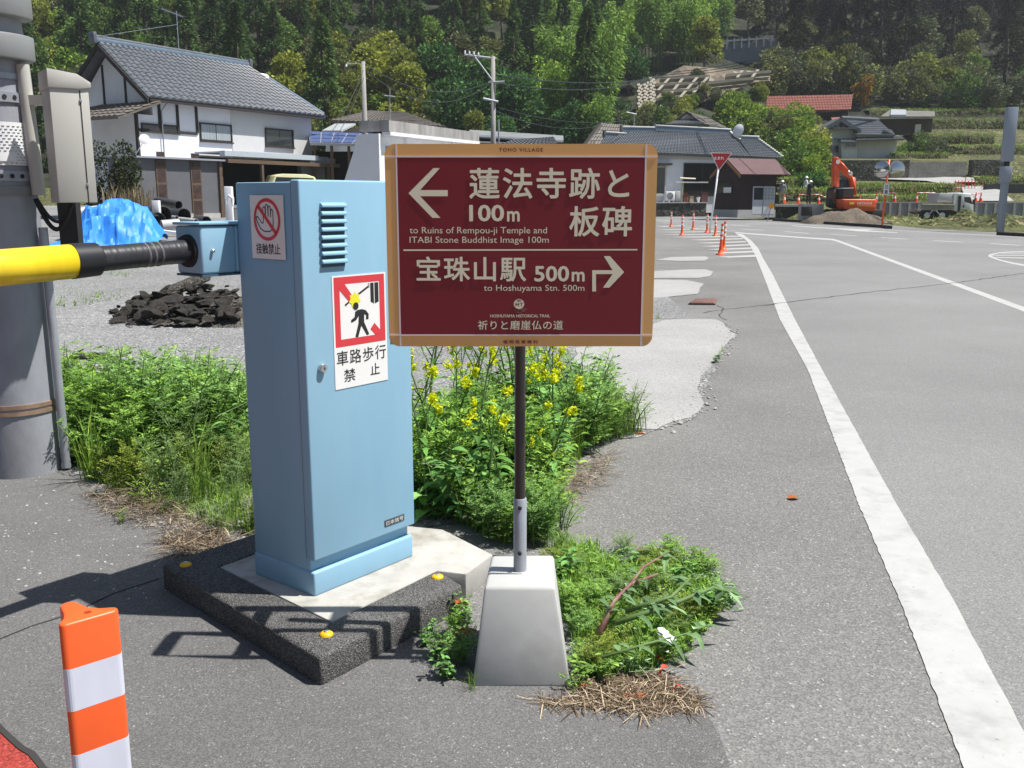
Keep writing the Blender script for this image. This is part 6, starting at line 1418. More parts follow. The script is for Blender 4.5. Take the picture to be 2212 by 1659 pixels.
def pipe(label, p, q, r, m, wall=.12, ribs=0, grp='pipes lying behind the tarpaulin'):
    t = thing('drain_pipe', label, 'pipe', p, grp); d = (q - p).normalized(); L = (q - p).length; b = MB(); prof = []
    if ribs:
        for i in range(ribs * 2 + 1): prof.append((r * (1 if i % 2 else .92), L * i / (ribs * 2)))
    else: prof = [(r, 0), (r, L)]
    pts = [p + d * z for _, z in prof]; x = d.orthogonal().normalized(); y = d.cross(x); n = 24; vs = []; fs = []
    full = [(rr_, z) for rr_, z in prof] + [(r * (1 - wall), L), (r * (1 - wall), 0)]
    for rr_, z in full:
        for j in range(n): a = 2 * math.pi * j / n; vs.append(p + d * z + (x * math.cos(a) + y * math.sin(a)) * rr_)
    kk = len(full)
    for i in range(kk):
        for j in range(n): fs.append((i * n + j, i * n + (j + 1) % n, ((i + 1) % kk) * n + (j + 1) % n, ((i + 1) % kk) * n + j))
    b.add(vs, fs); b.build('tube', m, t, autos=40)
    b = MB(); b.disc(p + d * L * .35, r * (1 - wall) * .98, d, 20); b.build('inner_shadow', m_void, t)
m_pp = mat('black_pipe', (0.055, 0.055, 0.06), 0.45, 0.15, 4); m_pvc = mat('pale_pipe', (0.42, 0.42, 0.43), 0.5, 0.1, 3)
def pz(x, y, Y): return D(x, y, Y)
pipe('black corrugated drain pipe, upper one with its open end to the right', pz(425, 527, 33) * 1 if 0 else pz(353, 464, 33), pz(322, 462, 34), .31, m_pp, ribs=8)
pipe('black corrugated drain pipe lying lower, just right of the tarpaulin', pz(341, 478, 31), pz(300, 477, 32), .31, m_pp, ribs=8)
pipe('third black corrugated drain pipe, farther right beside the shed wall', pz(398, 466, 37), pz(362, 463, 38), .3, m_pp, ribs=7)
pipe('short pale grey pipe lying on the grass in front of the black pipes', pz(349, 487, 29.5), pz(387, 484, 29.8), .16, m_pvc)
pipe('thin pale pipe pointing right among the black pipes', pz(424, 478, 34), pz(388, 474, 35), .09, m_pvc)
pipe('long thin pale pipe on top of the lower black pipe', pz(382, 470, 33), pz(352, 468, 34), .06, m_pvc)
pipe('small black pipe end near the concrete plinth of the shed', pz(446, 478, 38), pz(425, 477, 39), .2, m_pp)
pipe('long black bent pipe lying behind the tarpaulin top', pz(386, 443, 36), pz(340, 434, 37), .16, m_pp)
rs_ = random.Random(4)
for i in range(5):
    p = D(160, 521 - i * 11.5, 27.5 + rs_.uniform(-.2, .2)); b = MB(); b.box(p + V3(rs_.uniform(-.08, .08), .3, .04), (.72 + rs_.uniform(-.1, .1), .6, .085), rs_.uniform(-.12, .12))
    o = b.build('concrete_slab', m_conc, None, bevel=.01); tag(o, ['bottom slab of the grey stack left of the tarpaulin', 'second slab from the bottom of the grey stack left of the tarpaulin', 'middle slab of the grey stack left of the tarpaulin', 'second slab from the top of the grey stack left of the tarpaulin', 'topmost slab of the grey stack left of the tarpaulin'][i], 'slab', 'stacked slabs beside the tarpaulin')
b = MB(); b.tube([D(130, 463, 30), D(215, 452, 31)], .13, 14); tag(b.build('grey_pipe', m_pvc, smooth=True), 'grey pipe lying across the slab stack behind the junction box', 'pipe')
for i, (x, y, lab) in enumerate(((325, 505, 'lower white block just right of the tarpaulin foot'), (325, 498.5, 'upper white block just right of the tarpaulin foot'))):
    p = D(x, y, 28); b = MB(); b.box(p + V3(.1, .2, 0), (.32, .2, .11), .2); tag(b.build('white_block', m_plaster2, None, bevel=.01), lab, 'block', 'white blocks by the tarpaulin')
p = D(338, 450, 31.5); b = MB(); b.box(p, (.22, .2, .5)); tag(b.build('white_crate', m_plaster, None, bevel=.01), 'white upright box between the tarpaulin and the black pipes', 'box')
b = MB(); b.tube([D(330, 500, 28), D(352, 498, 28), D(392, 504, 28), D(401, 514, 27.8), D(401, 522, 27.7)], .03, 8); tag(b.build('bent_rail', m_white, smooth=True), 'bent white tube rail lying right of the tarpaulin', 'rail')
b = MB(); b.prism([D(308, 510, 26.6), D(318, 508, 26.8), D(342, 521, 26.2), D(330, 524, 26.0)], (0, 0, .04)); tag(b.build('plank', mat('pine', (0.5, 0.38, 0.2), 0.7), None), 'pale wooden plank by the right foot of the tarpaulin', 'plank')
pg_ = thing('gate_post', 'white gate post with curled top beside the cabinet', 'gate post', D(496, 480, 38)); b = MB(); b.box(D(497, 470, 38) + V3(0, 0, .1), (.3, .25, 2.2)); b.build('post', m_plaster, pg_, bevel=.03); b = MB(); b.tube([D(490, 440, 37.9), D(489, 430, 37.9), D(495, 423, 37.9), D(502, 428, 37.9), D(502, 438, 37.9)], .07, 8); b.build('scroll', m_plaster, pg_); b = MB(); b.prism([D(504, 443, 38), D(560, 443, 38), D(560, 449, 38), D(504, 449, 38)], (0, .3, 0)); b.build('rail', m_plaster2, pg_); b = MB(); b.prism([D(505, 450, 38.1), D(560, 450, 38.1), D(560, 490, 38.1), D(505, 490, 38.1)], (0, .2, 0)); b.build('panel', m_beige, pg_)
# rubble of broken asphalt
def chunk_mesh(seed, flat):
    r = random.Random(seed); bm = bmesh.new(); bmesh.ops.create_icosphere(bm, subdivisions=2, radius=1)
    cuts = [(Vector((r.gauss(0, 1), r.gauss(0, 1), r.gauss(0, 1))).normalized(), r.uniform(.45, .85)) for _ in range(9)]
    for v in bm.verts:
        for n, d in cuts:
            k = v.co.dot(n)
            if k > d: v.co -= n * (k - d)
        v.co += Vector((noise.noise(v.co * 2.2 + Vector((seed, 0, 0))), noise.noise(v.co * 2.2 + Vector((0, seed, 0))), noise.noise(v.co * 2.2 + Vector((0, 0, seed))))) * .13
        v.co.z *= flat
    me = bpy.data.meshes.new('asphalt_chunk'); bm.to_mesh(me); bm.free(); me.materials.append(m_rock); return me
cms = [chunk_mesh(i, .35 + .5 * ((i * 37) % 10) / 10) for i in range(8)]
rr_ = random.Random(12); nch = 0
big = [(375, 605, 12.9, .52, .20), (300, 640, 13.2, .45, .17), (455, 590, 12.6, .40, .16)]
pile = V3(-4.15, 12.2)
for i in range(300):
    u, v = rr_.random(), rr_.random()
    y = 11.15 + 2.1 * v; x = -.418 * y + 1.9 * u + .25 * noise.noise((v * 5, 1, 2))
    hgt = .52 * math.sin(math.pi * min(1, (u * .9 + .05))) ** .8 * (1 - abs(v - .55) * 1.3) * (.5 + .6 * u)
    if hgt < .02 and rr_.random() < .5: continue
    s_ = rr_.choice([.028, .035, .04, .05, .06, .075, .09, .12]) * (1.1 if hgt > .1 else .7)
    o = bpy.data.objects.new('asphalt_chunk', rr_.choice(cms)); C.objects.link(o)
    o.location = (x, y, max(0.02, hgt * rr_.uniform(.55, 1.0)) + s_ * .15); o.scale = (s_ * rr_.uniform(.8, 1.5), s_ * rr_.uniform(.8, 1.4), s_ * rr_.uniform(.6, 1)); o.rotation_euler = (rr_.uniform(-.5, .5), rr_.uniform(-.5, .5), rr_.uniform(0, 6))
    tag(o, 'jagged chunk of broken black asphalt in the rubble heap on the gravel', 'asphalt chunk', 'broken asphalt rubble heap')
p0_, p1_ = D(360, 640, 12.3), D(455, 598, 12.9)
b = MB(); b.obox(p0_ + V3(0, 0, -.05), p1_ - p0_, (-.08, .32, .03), (0, 0, .13)); tag(b.build('asphalt_slab', m_rock, None, bevel=.03), 'long tilted slab of broken asphalt on top of the rubble heap', 'asphalt slab')
b = MB(); n, k = 64, 14; vs = []
for i in range(n):
    for j in range(k + 1):
        a = 2 * math.pi * i / n; q = j / k; rr2 = q * (1 + .22 * noise.noise((math.cos(a) * 1.7, math.sin(a) * 1.7, 3))); yy = 12.25 + 1.05 * rr2 * math.sin(a); xx = -.418 * yy + 1.05 + 1.15 * rr2 * math.cos(a)
        vs.append((xx, yy, .012 * (1 - q) - .004 + .34 * max(0, 1 - q * q) * (.75 + .35 * rr2 * math.cos(a)) + .05 * (1 - q) * noise.noise((xx * 5, yy * 5, 3))))
b.v = vs; b.f = [(i * (k + 1) + j, ((i + 1) % n) * (k + 1) + j, ((i + 1) % n) * (k + 1) + j + 1, i * (k + 1) + j + 1) for i in range(n) for j in range(k)]; b.m = [0] * len(b.f)
stuff(b.build('rubble', m_rock, fixn=False), 'fine black asphalt debris under the broken chunks', 'rubble')
b = MB(); b.box(G(192, 776) + V3(0, 0, .03), (.32, .12, .05), .1); tag(b.build('asphalt_strip', m_rock, None, bevel=.01), 'single dark asphalt strip lying on the gravel left of the heap', 'asphalt strip')
# loose stones
st_mesh = []
for k in range(4):
    me = chunk_mesh(50 + k, .7); me.materials.clear(); me.materials.append(mat('loose_stone', (0.36, 0.355, 0.34), 0.85, 0.2, 3)); st_mesh.append(me)
def scatter_stones(name, n, fn, smin, smax, label, seed):
    r = random.Random(seed); b = MB()
    for _ in range(n):
        p = fn(r); s_ = r.uniform(smin, smax); q = r.random() * 6.28; vs = []
        me = r.choice(st_mesh); ca, sa = math.cos(q), math.sin(q)
        b.add([(p.x + (v.co.x * ca - v.co.y * sa) * s_, p.y + (v.co.x * sa + v.co.y * ca) * s_, p.z + v.co.z * s_ * .8) for v in me.vertices], [tuple(f.vertices) for f in me.polygons])
    stuff(b.build(name, st_mesh[0].materials[0], fixn=False), label, 'stones')
bpy.data.meshes
def fg(r):
    for _ in range(60):
        x, y = r.uniform(20, 900), r.uniform(690, 990) ** 1.0
        p = G(x, y); 
        if p.x < -.2: return p + V3(0, 0, .008)
    return p
scatter_stones('gravel_stones', 420, fg, .008, .022, 'loose pale stones scattered over the gravel yard', 2)
eA = [G(*c7(*q)) for q in ((850, 580), (910, 650), (965, 690), (900, 750), (862, 800), (860, 850), (745, 930), (735, 980), (660, 1050), (640, 1130), (645, 1190), (690, 1280), (640, 1360), (550, 1410), (430, 1440), (280, 1510))]
def edgept(r): i = r.randrange(len(eA) - 1); return eA[i].lerp(eA[i + 1], r.random()) + V3(r.gauss(0, .05), r.gauss(0, .05), .008)
scatter_stones('edge_stones', 260, edgept, .006, .018, 'crumbled stones along the ragged edge of the concrete patch', 9)
scatter_stones('road_grit', 130, lambda r: G(r.uniform(0, 500), r.uniform(1020, 1300)) + V3(0, 0, .004), .003, .010, 'small pale grit on the forecourt asphalt', 3)
scatter_stones('road_grit', 60, lambda r: G(r.uniform(1280, 1900), r.uniform(930, 1600)) + V3(0, 0, .003), .003, .007, 'tiny stones on the shoulder asphalt', 4)

# ============================================================ VEGETATION
def ldf(b, p, d, w_, L, W):
    """one pointed leaf: from p along d, width axis w_"""
    b.add([p, p + d * (L * .45) + w_ * (W * .5), p + d * L, p + d * (L * .45) - w_ * (W * .5)], [(0, 1, 2, 3)])
def rv(r): 
    while 1:
        v = Vector((r.uniform(-1, 1), r.uniform(-1, 1), r.uniform(-1, 1)))
        if .05 < v.length < 1: return v.normalized()
def trunk(h, r0, r, limbs, m, par, spread=2.0):
    b = MB(); b.tube([(0, 0, -1), (r.uniform(-.15, .15), r.uniform(-.15, .15), h * .5), (r.uniform(-.3, .3), r.uniform(-.3, .3), h)], [r0, r0 * .7, r0 * .2], 8)
    for i in range(limbs):
        a = r.random() * 6.28; z = h * r.uniform(.3, .8); b.tube([(0, 0, z), (math.cos(a) * spread * .6, math.sin(a) * spread * .6, z + h * .1), (math.cos(a) * spread, math.sin(a) * spread, z + h * .16)], [r0 * .35, r0 * .22, r0 * .06], 5)
    b.build('trunk', m, par, smooth=True, fixn=False)
def cedar(seed, h, R, n, m, name='cedar_tree'):
    r = random.Random(seed); t = thing(name, '', 'tree'); trunk(h * .97, .28, r, 0, m_bark, t); b = MB()
    tiers = [(r.uniform(.05, .97), r.random() * 6.28, r.uniform(.75, 1.15)) for _ in range(60)]
    for i in range(n):
        tz, ta, tl_ = r.choice(tiers)
        rad_ = R * (1 - tz) ** .75 * tl_; f = r.uniform(.15, 1) ** .6; a = ta + r.gauss(0, .28)
        p = Vector((math.cos(a) * rad_ * f, math.sin(a) * rad_ * f, h * tz + h * .055 * (1 - f) * 2 - rad_ * f * .28 + r.gauss(0, .18)))
        out = Vector((math.cos(a), math.sin(a), -.35 + r.gauss(0, .3))).normalized(); wv_ = out.cross(rv(r)).normalized()
        ldf(b, p, out, wv_, r.uniform(.32, .62), r.uniform(.15, .28))
    for i in range(n // 14):
        z = h * r.uniform(.93, 1.02); a = r.random() * 6.28; ldf(b, Vector((math.cos(a) * .15, math.sin(a) * .15, z - .4)), Vector((math.cos(a) * .4, math.sin(a) * .4, 1)).normalized(), rv(r), .6, .22)
    b.build('crown', m, t, fixn=False); return t
def broad(seed, h, R, n, m, blobs=12, leaf_=.42, name='broadleaf_tree', base=.35, mb=None, open_=.75):
    r = random.Random(seed); t = thing(name, '', 'tree'); trunk(h * .8, .22 * h / 9, r, 5, mb or m_pbark, t, R * .6); b = MB(); bl = []
    for i in range(blobs):
        a = r.random() * 6.28; q = math.sqrt(r.random()) * .68; z = r.uniform(base + .1, .88); k = 1 - .55 * max(0, (z - .55) / .4)
        bl.append((Vector((math.cos(a) * R * q * k, math.sin(a) * R * q * k, h * z)), R * r.uniform(.26, .46)))
    for i in range(n):
        c_, s_ = r.choice(bl); v = rv(r); v.z = v.z * .8 + .12; f = r.uniform(open_, 1.06)
        p = c_ + v * s_ * f; d = (v + rv(r) * .8).normalized(); w_ = d.cross(rv(r)).normalized(); k = r.uniform(.7, 1.3)
        ldf(b, p, d, w_, leaf_ * k, leaf_ * .62 * k)
    b.build('crown', m, t, fixn=False); return t
def bamboo(seed, h, n, m):
    r = random.Random(seed); t = thing('bamboo_clump', '', 'bamboo'); bs = MB(); b = MB(); cul = []
    for i in range(11):
        a = r.random() * 6.28; x0, y0 = r.uniform(-1.6, 1.6), r.uniform(-1.6, 1.6); hh = h * r.uniform(.75, 1.05); ln = r.uniform(.8, 2.0)
        pts = [Vector((x0 + math.cos(a) * ln * s_ ** 2.6, y0 + math.sin(a) * ln * s_ ** 2.6, hh * (s_ - .10 * s_ ** 5))) for s_ in [k / 8 for k in range(9)]]; cul.append(pts); bs.tube(pts, [.06 - .005 * k for k in range(9)], 5)
    for i in range(n):
        pts = r.choice(cul); s_ = 8 * (.32 + .68 * r.random() ** .7); k = min(7, int(s_)); c_ = pts[k].lerp(pts[k + 1], s_ - k); wd = 1.05 * math.sin(math.pi * min(1, (s_ / 8 - .25) / .8)) + .12
        v = rv(r); p = c_ + Vector((v.x * wd, v.y * wd, v.z * .5)); d = Vector((v.x, v.y, -.55 + r.gauss(0, .35))).normalized(); ldf(b, p, d, d.cross(rv(r)).normalized(), r.uniform(.4, .75), r.uniform(.14, .24))
    bs.build('culms', m_stem, t, smooth=True, fixn=False); b.build('crown', m, t, fixn=False); return t
l_ced = leaf('cedar_needles', (0.0698, 0.1296, 0.0399), (0.1122, 0.1869, 0.0498), .4, .3, .3)
l_shade = leaf('shaded_needles', (0.0179, 0.0276, 0.0124), (0.0304, 0.0386, 0.0166), .45, .3, .15)  # cedar needles again, with the slope's shade put into the colour
l_mid = leaf('mid_leaves', (0.1234, 0.2130, 0.0493), (0.1907, 0.2915, 0.0673), .4, .3, .25)
l_deep = leaf('deep_leaves', (0.0585, 0.1404, 0.0390), (0.0975, 0.2145, 0.0585), .45, .25, .2)
l_yel = leaf('spring_leaves', (0.2173, 0.2562, 0.0466), (0.3105, 0.3415, 0.0776), .35, .3, .35)
l_oli = leaf('olive_leaves', (0.1428, 0.1643, 0.0652), (0.2142, 0.2347, 0.1087), .4, .3, .25)
l_gry = leaf('greygreen_leaves', (0.1250, 0.1541, 0.0751), (0.1834, 0.2101, 0.1167), .4, .3, .2)
l_bam = leaf('bamboo_leaves', (0.1686, 0.2876, 0.0515), (0.2578, 0.3967, 0.0794), .4, .28, .35)
l_bri = leaf('bright_leaves', (0.1755, 0.2700, 0.0405), (0.2700, 0.3645, 0.0675), .35, .25, .35)
l_org = leaf('orange_leaves', (0.22, 0.13, 0.02), (0.32, 0.2, 0.03), .35, .2, .3)
PR_ = {
    'ced': [cedar(1, 14, 3.3, 6000, l_ced), cedar(2, 12.5, 2.9, 5500, l_ced), cedar(3, 15, 3.1, 6000, l_ced)],
    'dark': [cedar(4, 15, 3.8, 5600, l_shade), cedar(5, 13, 3.5, 5200, l_shade)],
    'mid': [broad(6, 9, 3.6, 3600, l_mid), broad(7, 8, 3.2, 3400, l_mid, 10)],
    'deep': [broad(8, 9, 4.0, 4000, l_deep, 13), broad(9, 8, 3.6, 3600, l_deep, 11)],
    'yel': [broad(10, 8.5, 3.3, 3000, l_yel, 12), broad(11, 9.5, 3.0, 2800, l_yel, 11)],
    'oli': [broad(12, 8, 3.2, 2800, l_oli, 12), broad(13, 7.5, 2.8, 2600, l_oli, 11)],
    'gry': [broad(14, 8, 3.4, 3000, l_gry, 12)],
    'bam': [bamboo(15, 12, 3000, l_bam), bamboo(16, 11, 2800, l_bam), bamboo(17, 13, 3200, l_bam)],
}
LAB = {
    'ced': ('dark green conical cedar', 'cedars on the wooded hillside'), 'dark': ('shade darkened cedar', 'shade darkened cedars on the right hillside'), 'mid': ('mid green rounded broadleaf tree', 'green broadleaf trees on the hillside'),
    'deep': ('deep green dense broadleaf tree', 'deep green trees on the hillside'), 'yel': ('yellow green spring tree', 'yellow green trees on the hillside'), 'oli': ('olive brown spring tree', 'olive trees on the hillside'),
    'gry': ('grey green airy tree', 'grey green trees on the hillside'), 'bam': ('feathery bright bamboo clump', 'bamboo clumps on the hillside')}
used = set(); tr_n = 0
def plant(kind, p, r, sc=None, lab=None, grp=None):
    global tr_n
    pr = r.choice(PR_[kind]); k = sc or r.uniform(.82, 1.15); o = pr if pr.name not in used else dup(pr, (0, 0, 0)); used.add(pr.name)
    put(o, p, r.random() * 6.28, (k, k, k * r.uniform(.92, 1.1)), lab or LAB[kind][0], grp or LAB[kind][1], rx=r.uniform(-.04, .04)); tr_n += 1
    return o
def zone(px, Y):
    side = 'behind the white house' if px < 680 else 'above the white building' if px < 1120 else 'above the tiled house' if px < 1570 else 'above the terraces'
    return side, ('low on the slope' if Y < 122 else 'halfway up the slope' if Y < 150 else 'near the top of the frame')
def species(px, py, r):
    q = r.random()
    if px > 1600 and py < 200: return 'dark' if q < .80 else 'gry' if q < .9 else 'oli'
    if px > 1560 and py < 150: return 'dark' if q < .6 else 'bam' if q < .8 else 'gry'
    if 1150 < px <= 1600 and py < 240: return 'bam' if q < .74 else 'deep' if q < .84 else 'ced'
    if 930 < px < 1340 and py >= 110: return 'deep' if q < .62 else 'mid' if q < .8 else 'yel' if q < .9 else 'ced'
    if 670 < px < 930 and py > 75: return 'yel' if q < .5 else 'oli' if q < .75 else 'ced' if q < .9 else 'mid'
    if 430 < px <= 1150: return 'ced' if q < .60 else 'oli' if q < .72 else 'yel' if q < .87 else 'mid'
    if px <= 430: return 'ced' if q < .42 else 'mid' if q < .62 else 'gry' if q < .82 else 'oli' if q < .92 else 'yel'
    return 'mid' if q < .4 else 'gry' if q < .7 else 'oli'
rt = random.Random(31)
for Y in (107, 114, 121, 128, 135, 143, 151, 159, 168, 178, 189):
    x = -.60 * Y
    while x < .60 * Y:
        xx = x + rt.uniform(-1.5, 1.5); yy = Y + rt.uniform(-3, 3); x += 4.6 + (.4 if Y > 150 else 0)
        z = TZ(xx, yy); px, py = PX((xx, yy, z + 6))
        if not (-90 < px < 2310) or py < -110: continue
        bx, by = PX((xx, yy, z))
        if px > 1400 and Y < 128 or px > 1640 and Y < 147: continue
        if 1350 < bx < 1700 and by > 152 or 1330 < bx < 1420 and by > 225: continue
        if 1530 < bx < 1690 and 118 < by: continue
        k = species(px, py, rt); a, c_ = zone(px, yy)
        kk = rt.uniform(.8, 1.12) * (.8 if Y < 112 else 1)
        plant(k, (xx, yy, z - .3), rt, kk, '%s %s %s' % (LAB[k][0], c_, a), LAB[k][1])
for i in range(46):
    x, y = rt.uniform(1190, 1560), rt.uniform(40, 225)
    if x > 1365 and y > 150: continue
    p = HP(x, y)
    if p.y > 105: k = rt.choice(['bam', 'bam', 'bam', 'deep', 'mid']); plant(k, p - V3(0, 0, .3), rt, rt.uniform(.6, .95), '%s filling the slope %s' % (LAB[k][0], zone(x, 1)[0]), LAB[k][1])
# single trees one can point to
sh_ = {'s_mid': broad(20, 3.2, 2.0, 1500, l_mid, 8, .26, 'shrub', .1), 's_gry': broad(21, 3.0, 1.9, 1400, l_gry, 8, .26, 'shrub', .1), 's_yel': broad(22, 3.0, 1.9, 1500, l_yel, 8, .26, 'shrub', .1), 's_bri': broad(23, 3.4, 2.1, 1800, l_bri, 9, .27, 'shrub', .08), 's_oli': broad(24, 3.2, 2.0, 1300, l_oli, 8, .25, 'shrub', .1), 's_org': broad(25, 4.2, 1.5, 1500, l_org, 8, .26, 'shrub', .15), 's_deep': broad(26, 3.2, 2.0, 1700, l_deep, 8, .26, 'shrub', .08)}
for k, v in sh_.items(): v['category'] = 'shrub'; PR_[k] = [v]
def at_hill(kind, x, y, sc, lab, grp=None): p = HP(x, y); return plant(kind, p - V3(0, 0, .2), rt, sc, lab, grp or 'x')
SN = {'s_mid': 'mid green', 's_gry': 'grey green', 's_yel': 'yellow green', 's_bri': 'bright green', 's_oli': 'olive brown', 's_deep': 'deep green'}
def shr(n, x0, x1, y0, y1, kinds, s0, s1, where, seed):
    r = random.Random(seed)
    for i in range(n):
        x, y = r.uniform(x0, x1), r.uniform(y0, y1); k = r.choice(kinds); p = HP(x, y)
        if p.y < 62: continue
        plant(k, p - V3(0, 0, .25), r, r.uniform(s0, s1), '%s bushy shrub %s' % (SN[k], where), 'shrubs ' + where)
shr(26, 1690, 1755, 300, 395, ['s_bri', 's_bri', 's_mid', 's_yel'], .7, 1.3, 'right of the tiled house', 50)
shr(26, 1570, 1745, 285, 322, ['s_mid', 's_gry', 's_yel', 's_bri', 's_oli'], .8, 1.5, 'below the red roofed barn', 51)
shr(16, 1850, 2010, 180, 232, ['s_gry', 's_yel', 's_oli', 's_gry'], 1.1, 2.0, 'behind the red roofed barn', 52)
shr(34, 1880, 2220, 180, 248, ['s_gry', 's_oli', 's_gry', 's_mid'], .9, 1.7, 'on the upper right terraces', 53)
shr(20, 1660, 1850, 165, 212, ['s_gry', 's_oli', 's_yel'], 1.1, 1.9, 'above the red roofed barn', 54)
shr(22, 1300, 1500, 258, 292, ['s_mid', 's_gry', 's_yel', 's_oli', 's_deep'], .6, .95, 'on the slope behind the tiled house', 55)
shr(7, 1560, 1690, 190, 235, ['s_gry', 's_oli', 's_mid'], .5, .8, 'beside the slope frame', 56)
shr(12, 1940, 2045, 322, 342, ['s_mid', 's_deep', 's_gry'], .4, .75, 'beside the hillside house', 57)
shr(10, 1720, 1800, 395, 435, ['s_deep', 's_mid'], .4, .7, 'behind the workers', 58)
shr(18, 700, 1290, 268, 300, ['s_bri', 's_yel', 's_mid'], .8, 1.5, 'at the foot of the wood', 59)
shr(10, 60, 200, 120, 180, ['s_bri', 's_bri', 's_yel'], 1.2, 2.2, 'left of the white house roof', 60)
at_hill('s_org', 1862, 238, 1.2, 'orange and green pointed bush at the right end of the barn', 'single bush by the barn')
p = HP(1520, 190); plant('yel', p - V3(0, 0, .3), rt, .95, 'lone yellow green tree standing before the slope frame', 'single tree on the slope')
for i in range(22):
    q = (1440 + i * 11.5 + rt.uniform(-8, 8), (236 if i < 6 else 218) + rt.uniform(-9, 6)) if i < 19 else (1430 + i * 4, 170)
    c_ = onplane(q[0] * 1.1573 / 1 * 3.4563 / 1 - 1280 * 3.4563, q[1] * 1.1573 * 3.4563, SOFF); k = rt.choice(['s_mid', 's_gry', 's_oli', 's_yel']); plant(k, c_ - V3(0, 0, .5), rt, rt.uniform(.4, .75), '%s bushy shrub rooted on the bare framed slope' % SN[k], 'shrubs on the framed slope')
p = HP(1800, 178); plant('oli', p, rt, .9, 'lone pale olive tree against the shade darkened cedars', 'single tree above the barn')

# garden bush and dry plumes by the left house
bush = broad(30, 2.6, 1.15, 4200, leaf('dark_bush_leaves', (0.035, 0.05, 0.022), (0.07, 0.08, 0.035), .45, .1, .15), 11, .10, 'garden_bush', .05, m_bark, .5)
put(bush, (D(243, 440, 36).x, 36, .45), 0, (1, 1, 1.22), 'dark olive evergreen bush in front of the left house'); bush['category'] = 'bush'
l_dry = leaf('dry_plume', (0.28, 0.22, 0.12), (0.4, 0.33, 0.2), .4, .1, .25)
l_grs = leaf('grass_blades', (0.1980, 0.3420, 0.0540), (0.3060, 0.4500, 0.0900), .4, .2, .35)
l_weed = leaf('weed_leaves', (0.2139, 0.3848, 0.0728), (0.3272, 0.5200, 0.1040), .4, .18, .35)
l_weed2 = leaf('broad_weed_leaves', (0.1329, 0.3033, 0.0733), (0.2176, 0.4185, 0.1255), .4, .18, .3)
l_grey = leaf('thistle_leaves', (0.1800, 0.3060, 0.1440), (0.3060, 0.4500, 0.2340), .35, .1, .25)
l_flow = leaf('rape_flowers', (0.76, 0.80, 0.02), (0.84, 0.86, 0.06), .1, .03, .35)
l_red = leaf('dead_leaf', (0.34, 0.10, 0.035), (0.45, 0.17, 0.06), .3, .1, .1)
def blades(b, p, n, r, h, w_, spread, lean=.5):
    for i in range(n):
        a = r.random() * 6.28; q = p + Vector((r.gauss(0, spread), r.gauss(0, spread), 0)); hh = h * r.uniform(.5, 1.1); ln = Vector((math.cos(a), math.sin(a), 0)) * lean * r.uniform(.2, 1)
        s_ = Vector((-math.sin(a), math.cos(a), 0)) * w_; m_ = q + ln * hh * .35 + V3(0, 0, hh * .62); t_ = q + ln * hh + V3(0, 0, hh * (.95 - .25 * ln.length))
        b.add([q - s_, q + s_, m_ + s_ * .7, m_ - s_ * .7, t_], [(0, 1, 2, 3), (3, 2, 4)])
b = MB(); r = random.Random(3)
for i in range(26): blades(b, D(r.uniform(225, 320), r.uniform(448, 470), r.uniform(33, 37)), 7, r, 1.1, .02, .12, .35)
stuff(b.build('dry_grass', l_dry, fixn=False), 'dry plume grass between bush and shed', 'grass')

# ---- foreground weeds: one prototype of each kind
def stem_path(r, h, lean, n=6):
    a = r.random() * 6.28; d = Vector((math.cos(a), math.sin(a), 0)) * lean; w_ = Vector((-d.y, d.x, 0)) * r.uniform(-.25, .25)
    return [d * (h * (k / n) ** 1.5) + w_ * h * math.sin(k / n * 3) * .3 + V3(0, 0, h * k / n * (1 - .12 * lean * (k / n))) for k in range(n + 1)]
def along(pts, t): k = min(len(pts) - 2, int(t * (len(pts) - 1))); return pts[k].lerp(pts[k + 1], t * (len(pts) - 1) - k), (pts[k + 1] - pts[k]).normalized()
def feathery(seed, h, ns, m, ll=.027, lw=.0075, nodes=16, name='weed_plant'):
    """mugwort and vetch like plant: many stems with divided leaves"""
    r = random.Random(seed); t = thing(name, '', 'weed'); bs = MB(); b = MB()
    for i in range(ns):
        base = Vector((r.gauss(0, .05), r.gauss(0, .05), 0)); pts = [base + p for p in stem_path(r, h * r.uniform(.65, 1.1), r.uniform(.1, .65))]; bs.tube(pts, [.0035] * 5 + [.002, .001], 4)
        for k in range(nodes):
            tt = .12 + .86 * (k + r.random() * .5) / nodes; p, d = along(pts, min(.99, tt)); a = r.random() * 6.28; o = Vector((math.cos(a), math.sin(a), .35)).normalized(); L = r.uniform(.05, .10) * (1.1 - .5 * tt)
            for q in range(5):
                c_ = p + o * L * (q + .6) / 5
                for s_ in (-1, 1):
                    sd_ = (o.cross(Vector((0, 0, 1))) * s_ + o * .7 + Vector((0, 0, r.uniform(-.2, .3)))).normalized(); ldf(b, c_, sd_, sd_.cross(o).cross(sd_).normalized() if 0 else o.cross(sd_).cross(sd_).normalized(), ll * r.uniform(.7, 1.2), lw * r.uniform(.8, 1.3))
            ldf(b, p + o * L, o, o.cross(rv(r)).normalized(), ll * 1.2, lw * 1.3)
    bs.build('stems', m_stem, t, fixn=False); b.build('leaves', m, t, fixn=False); return t
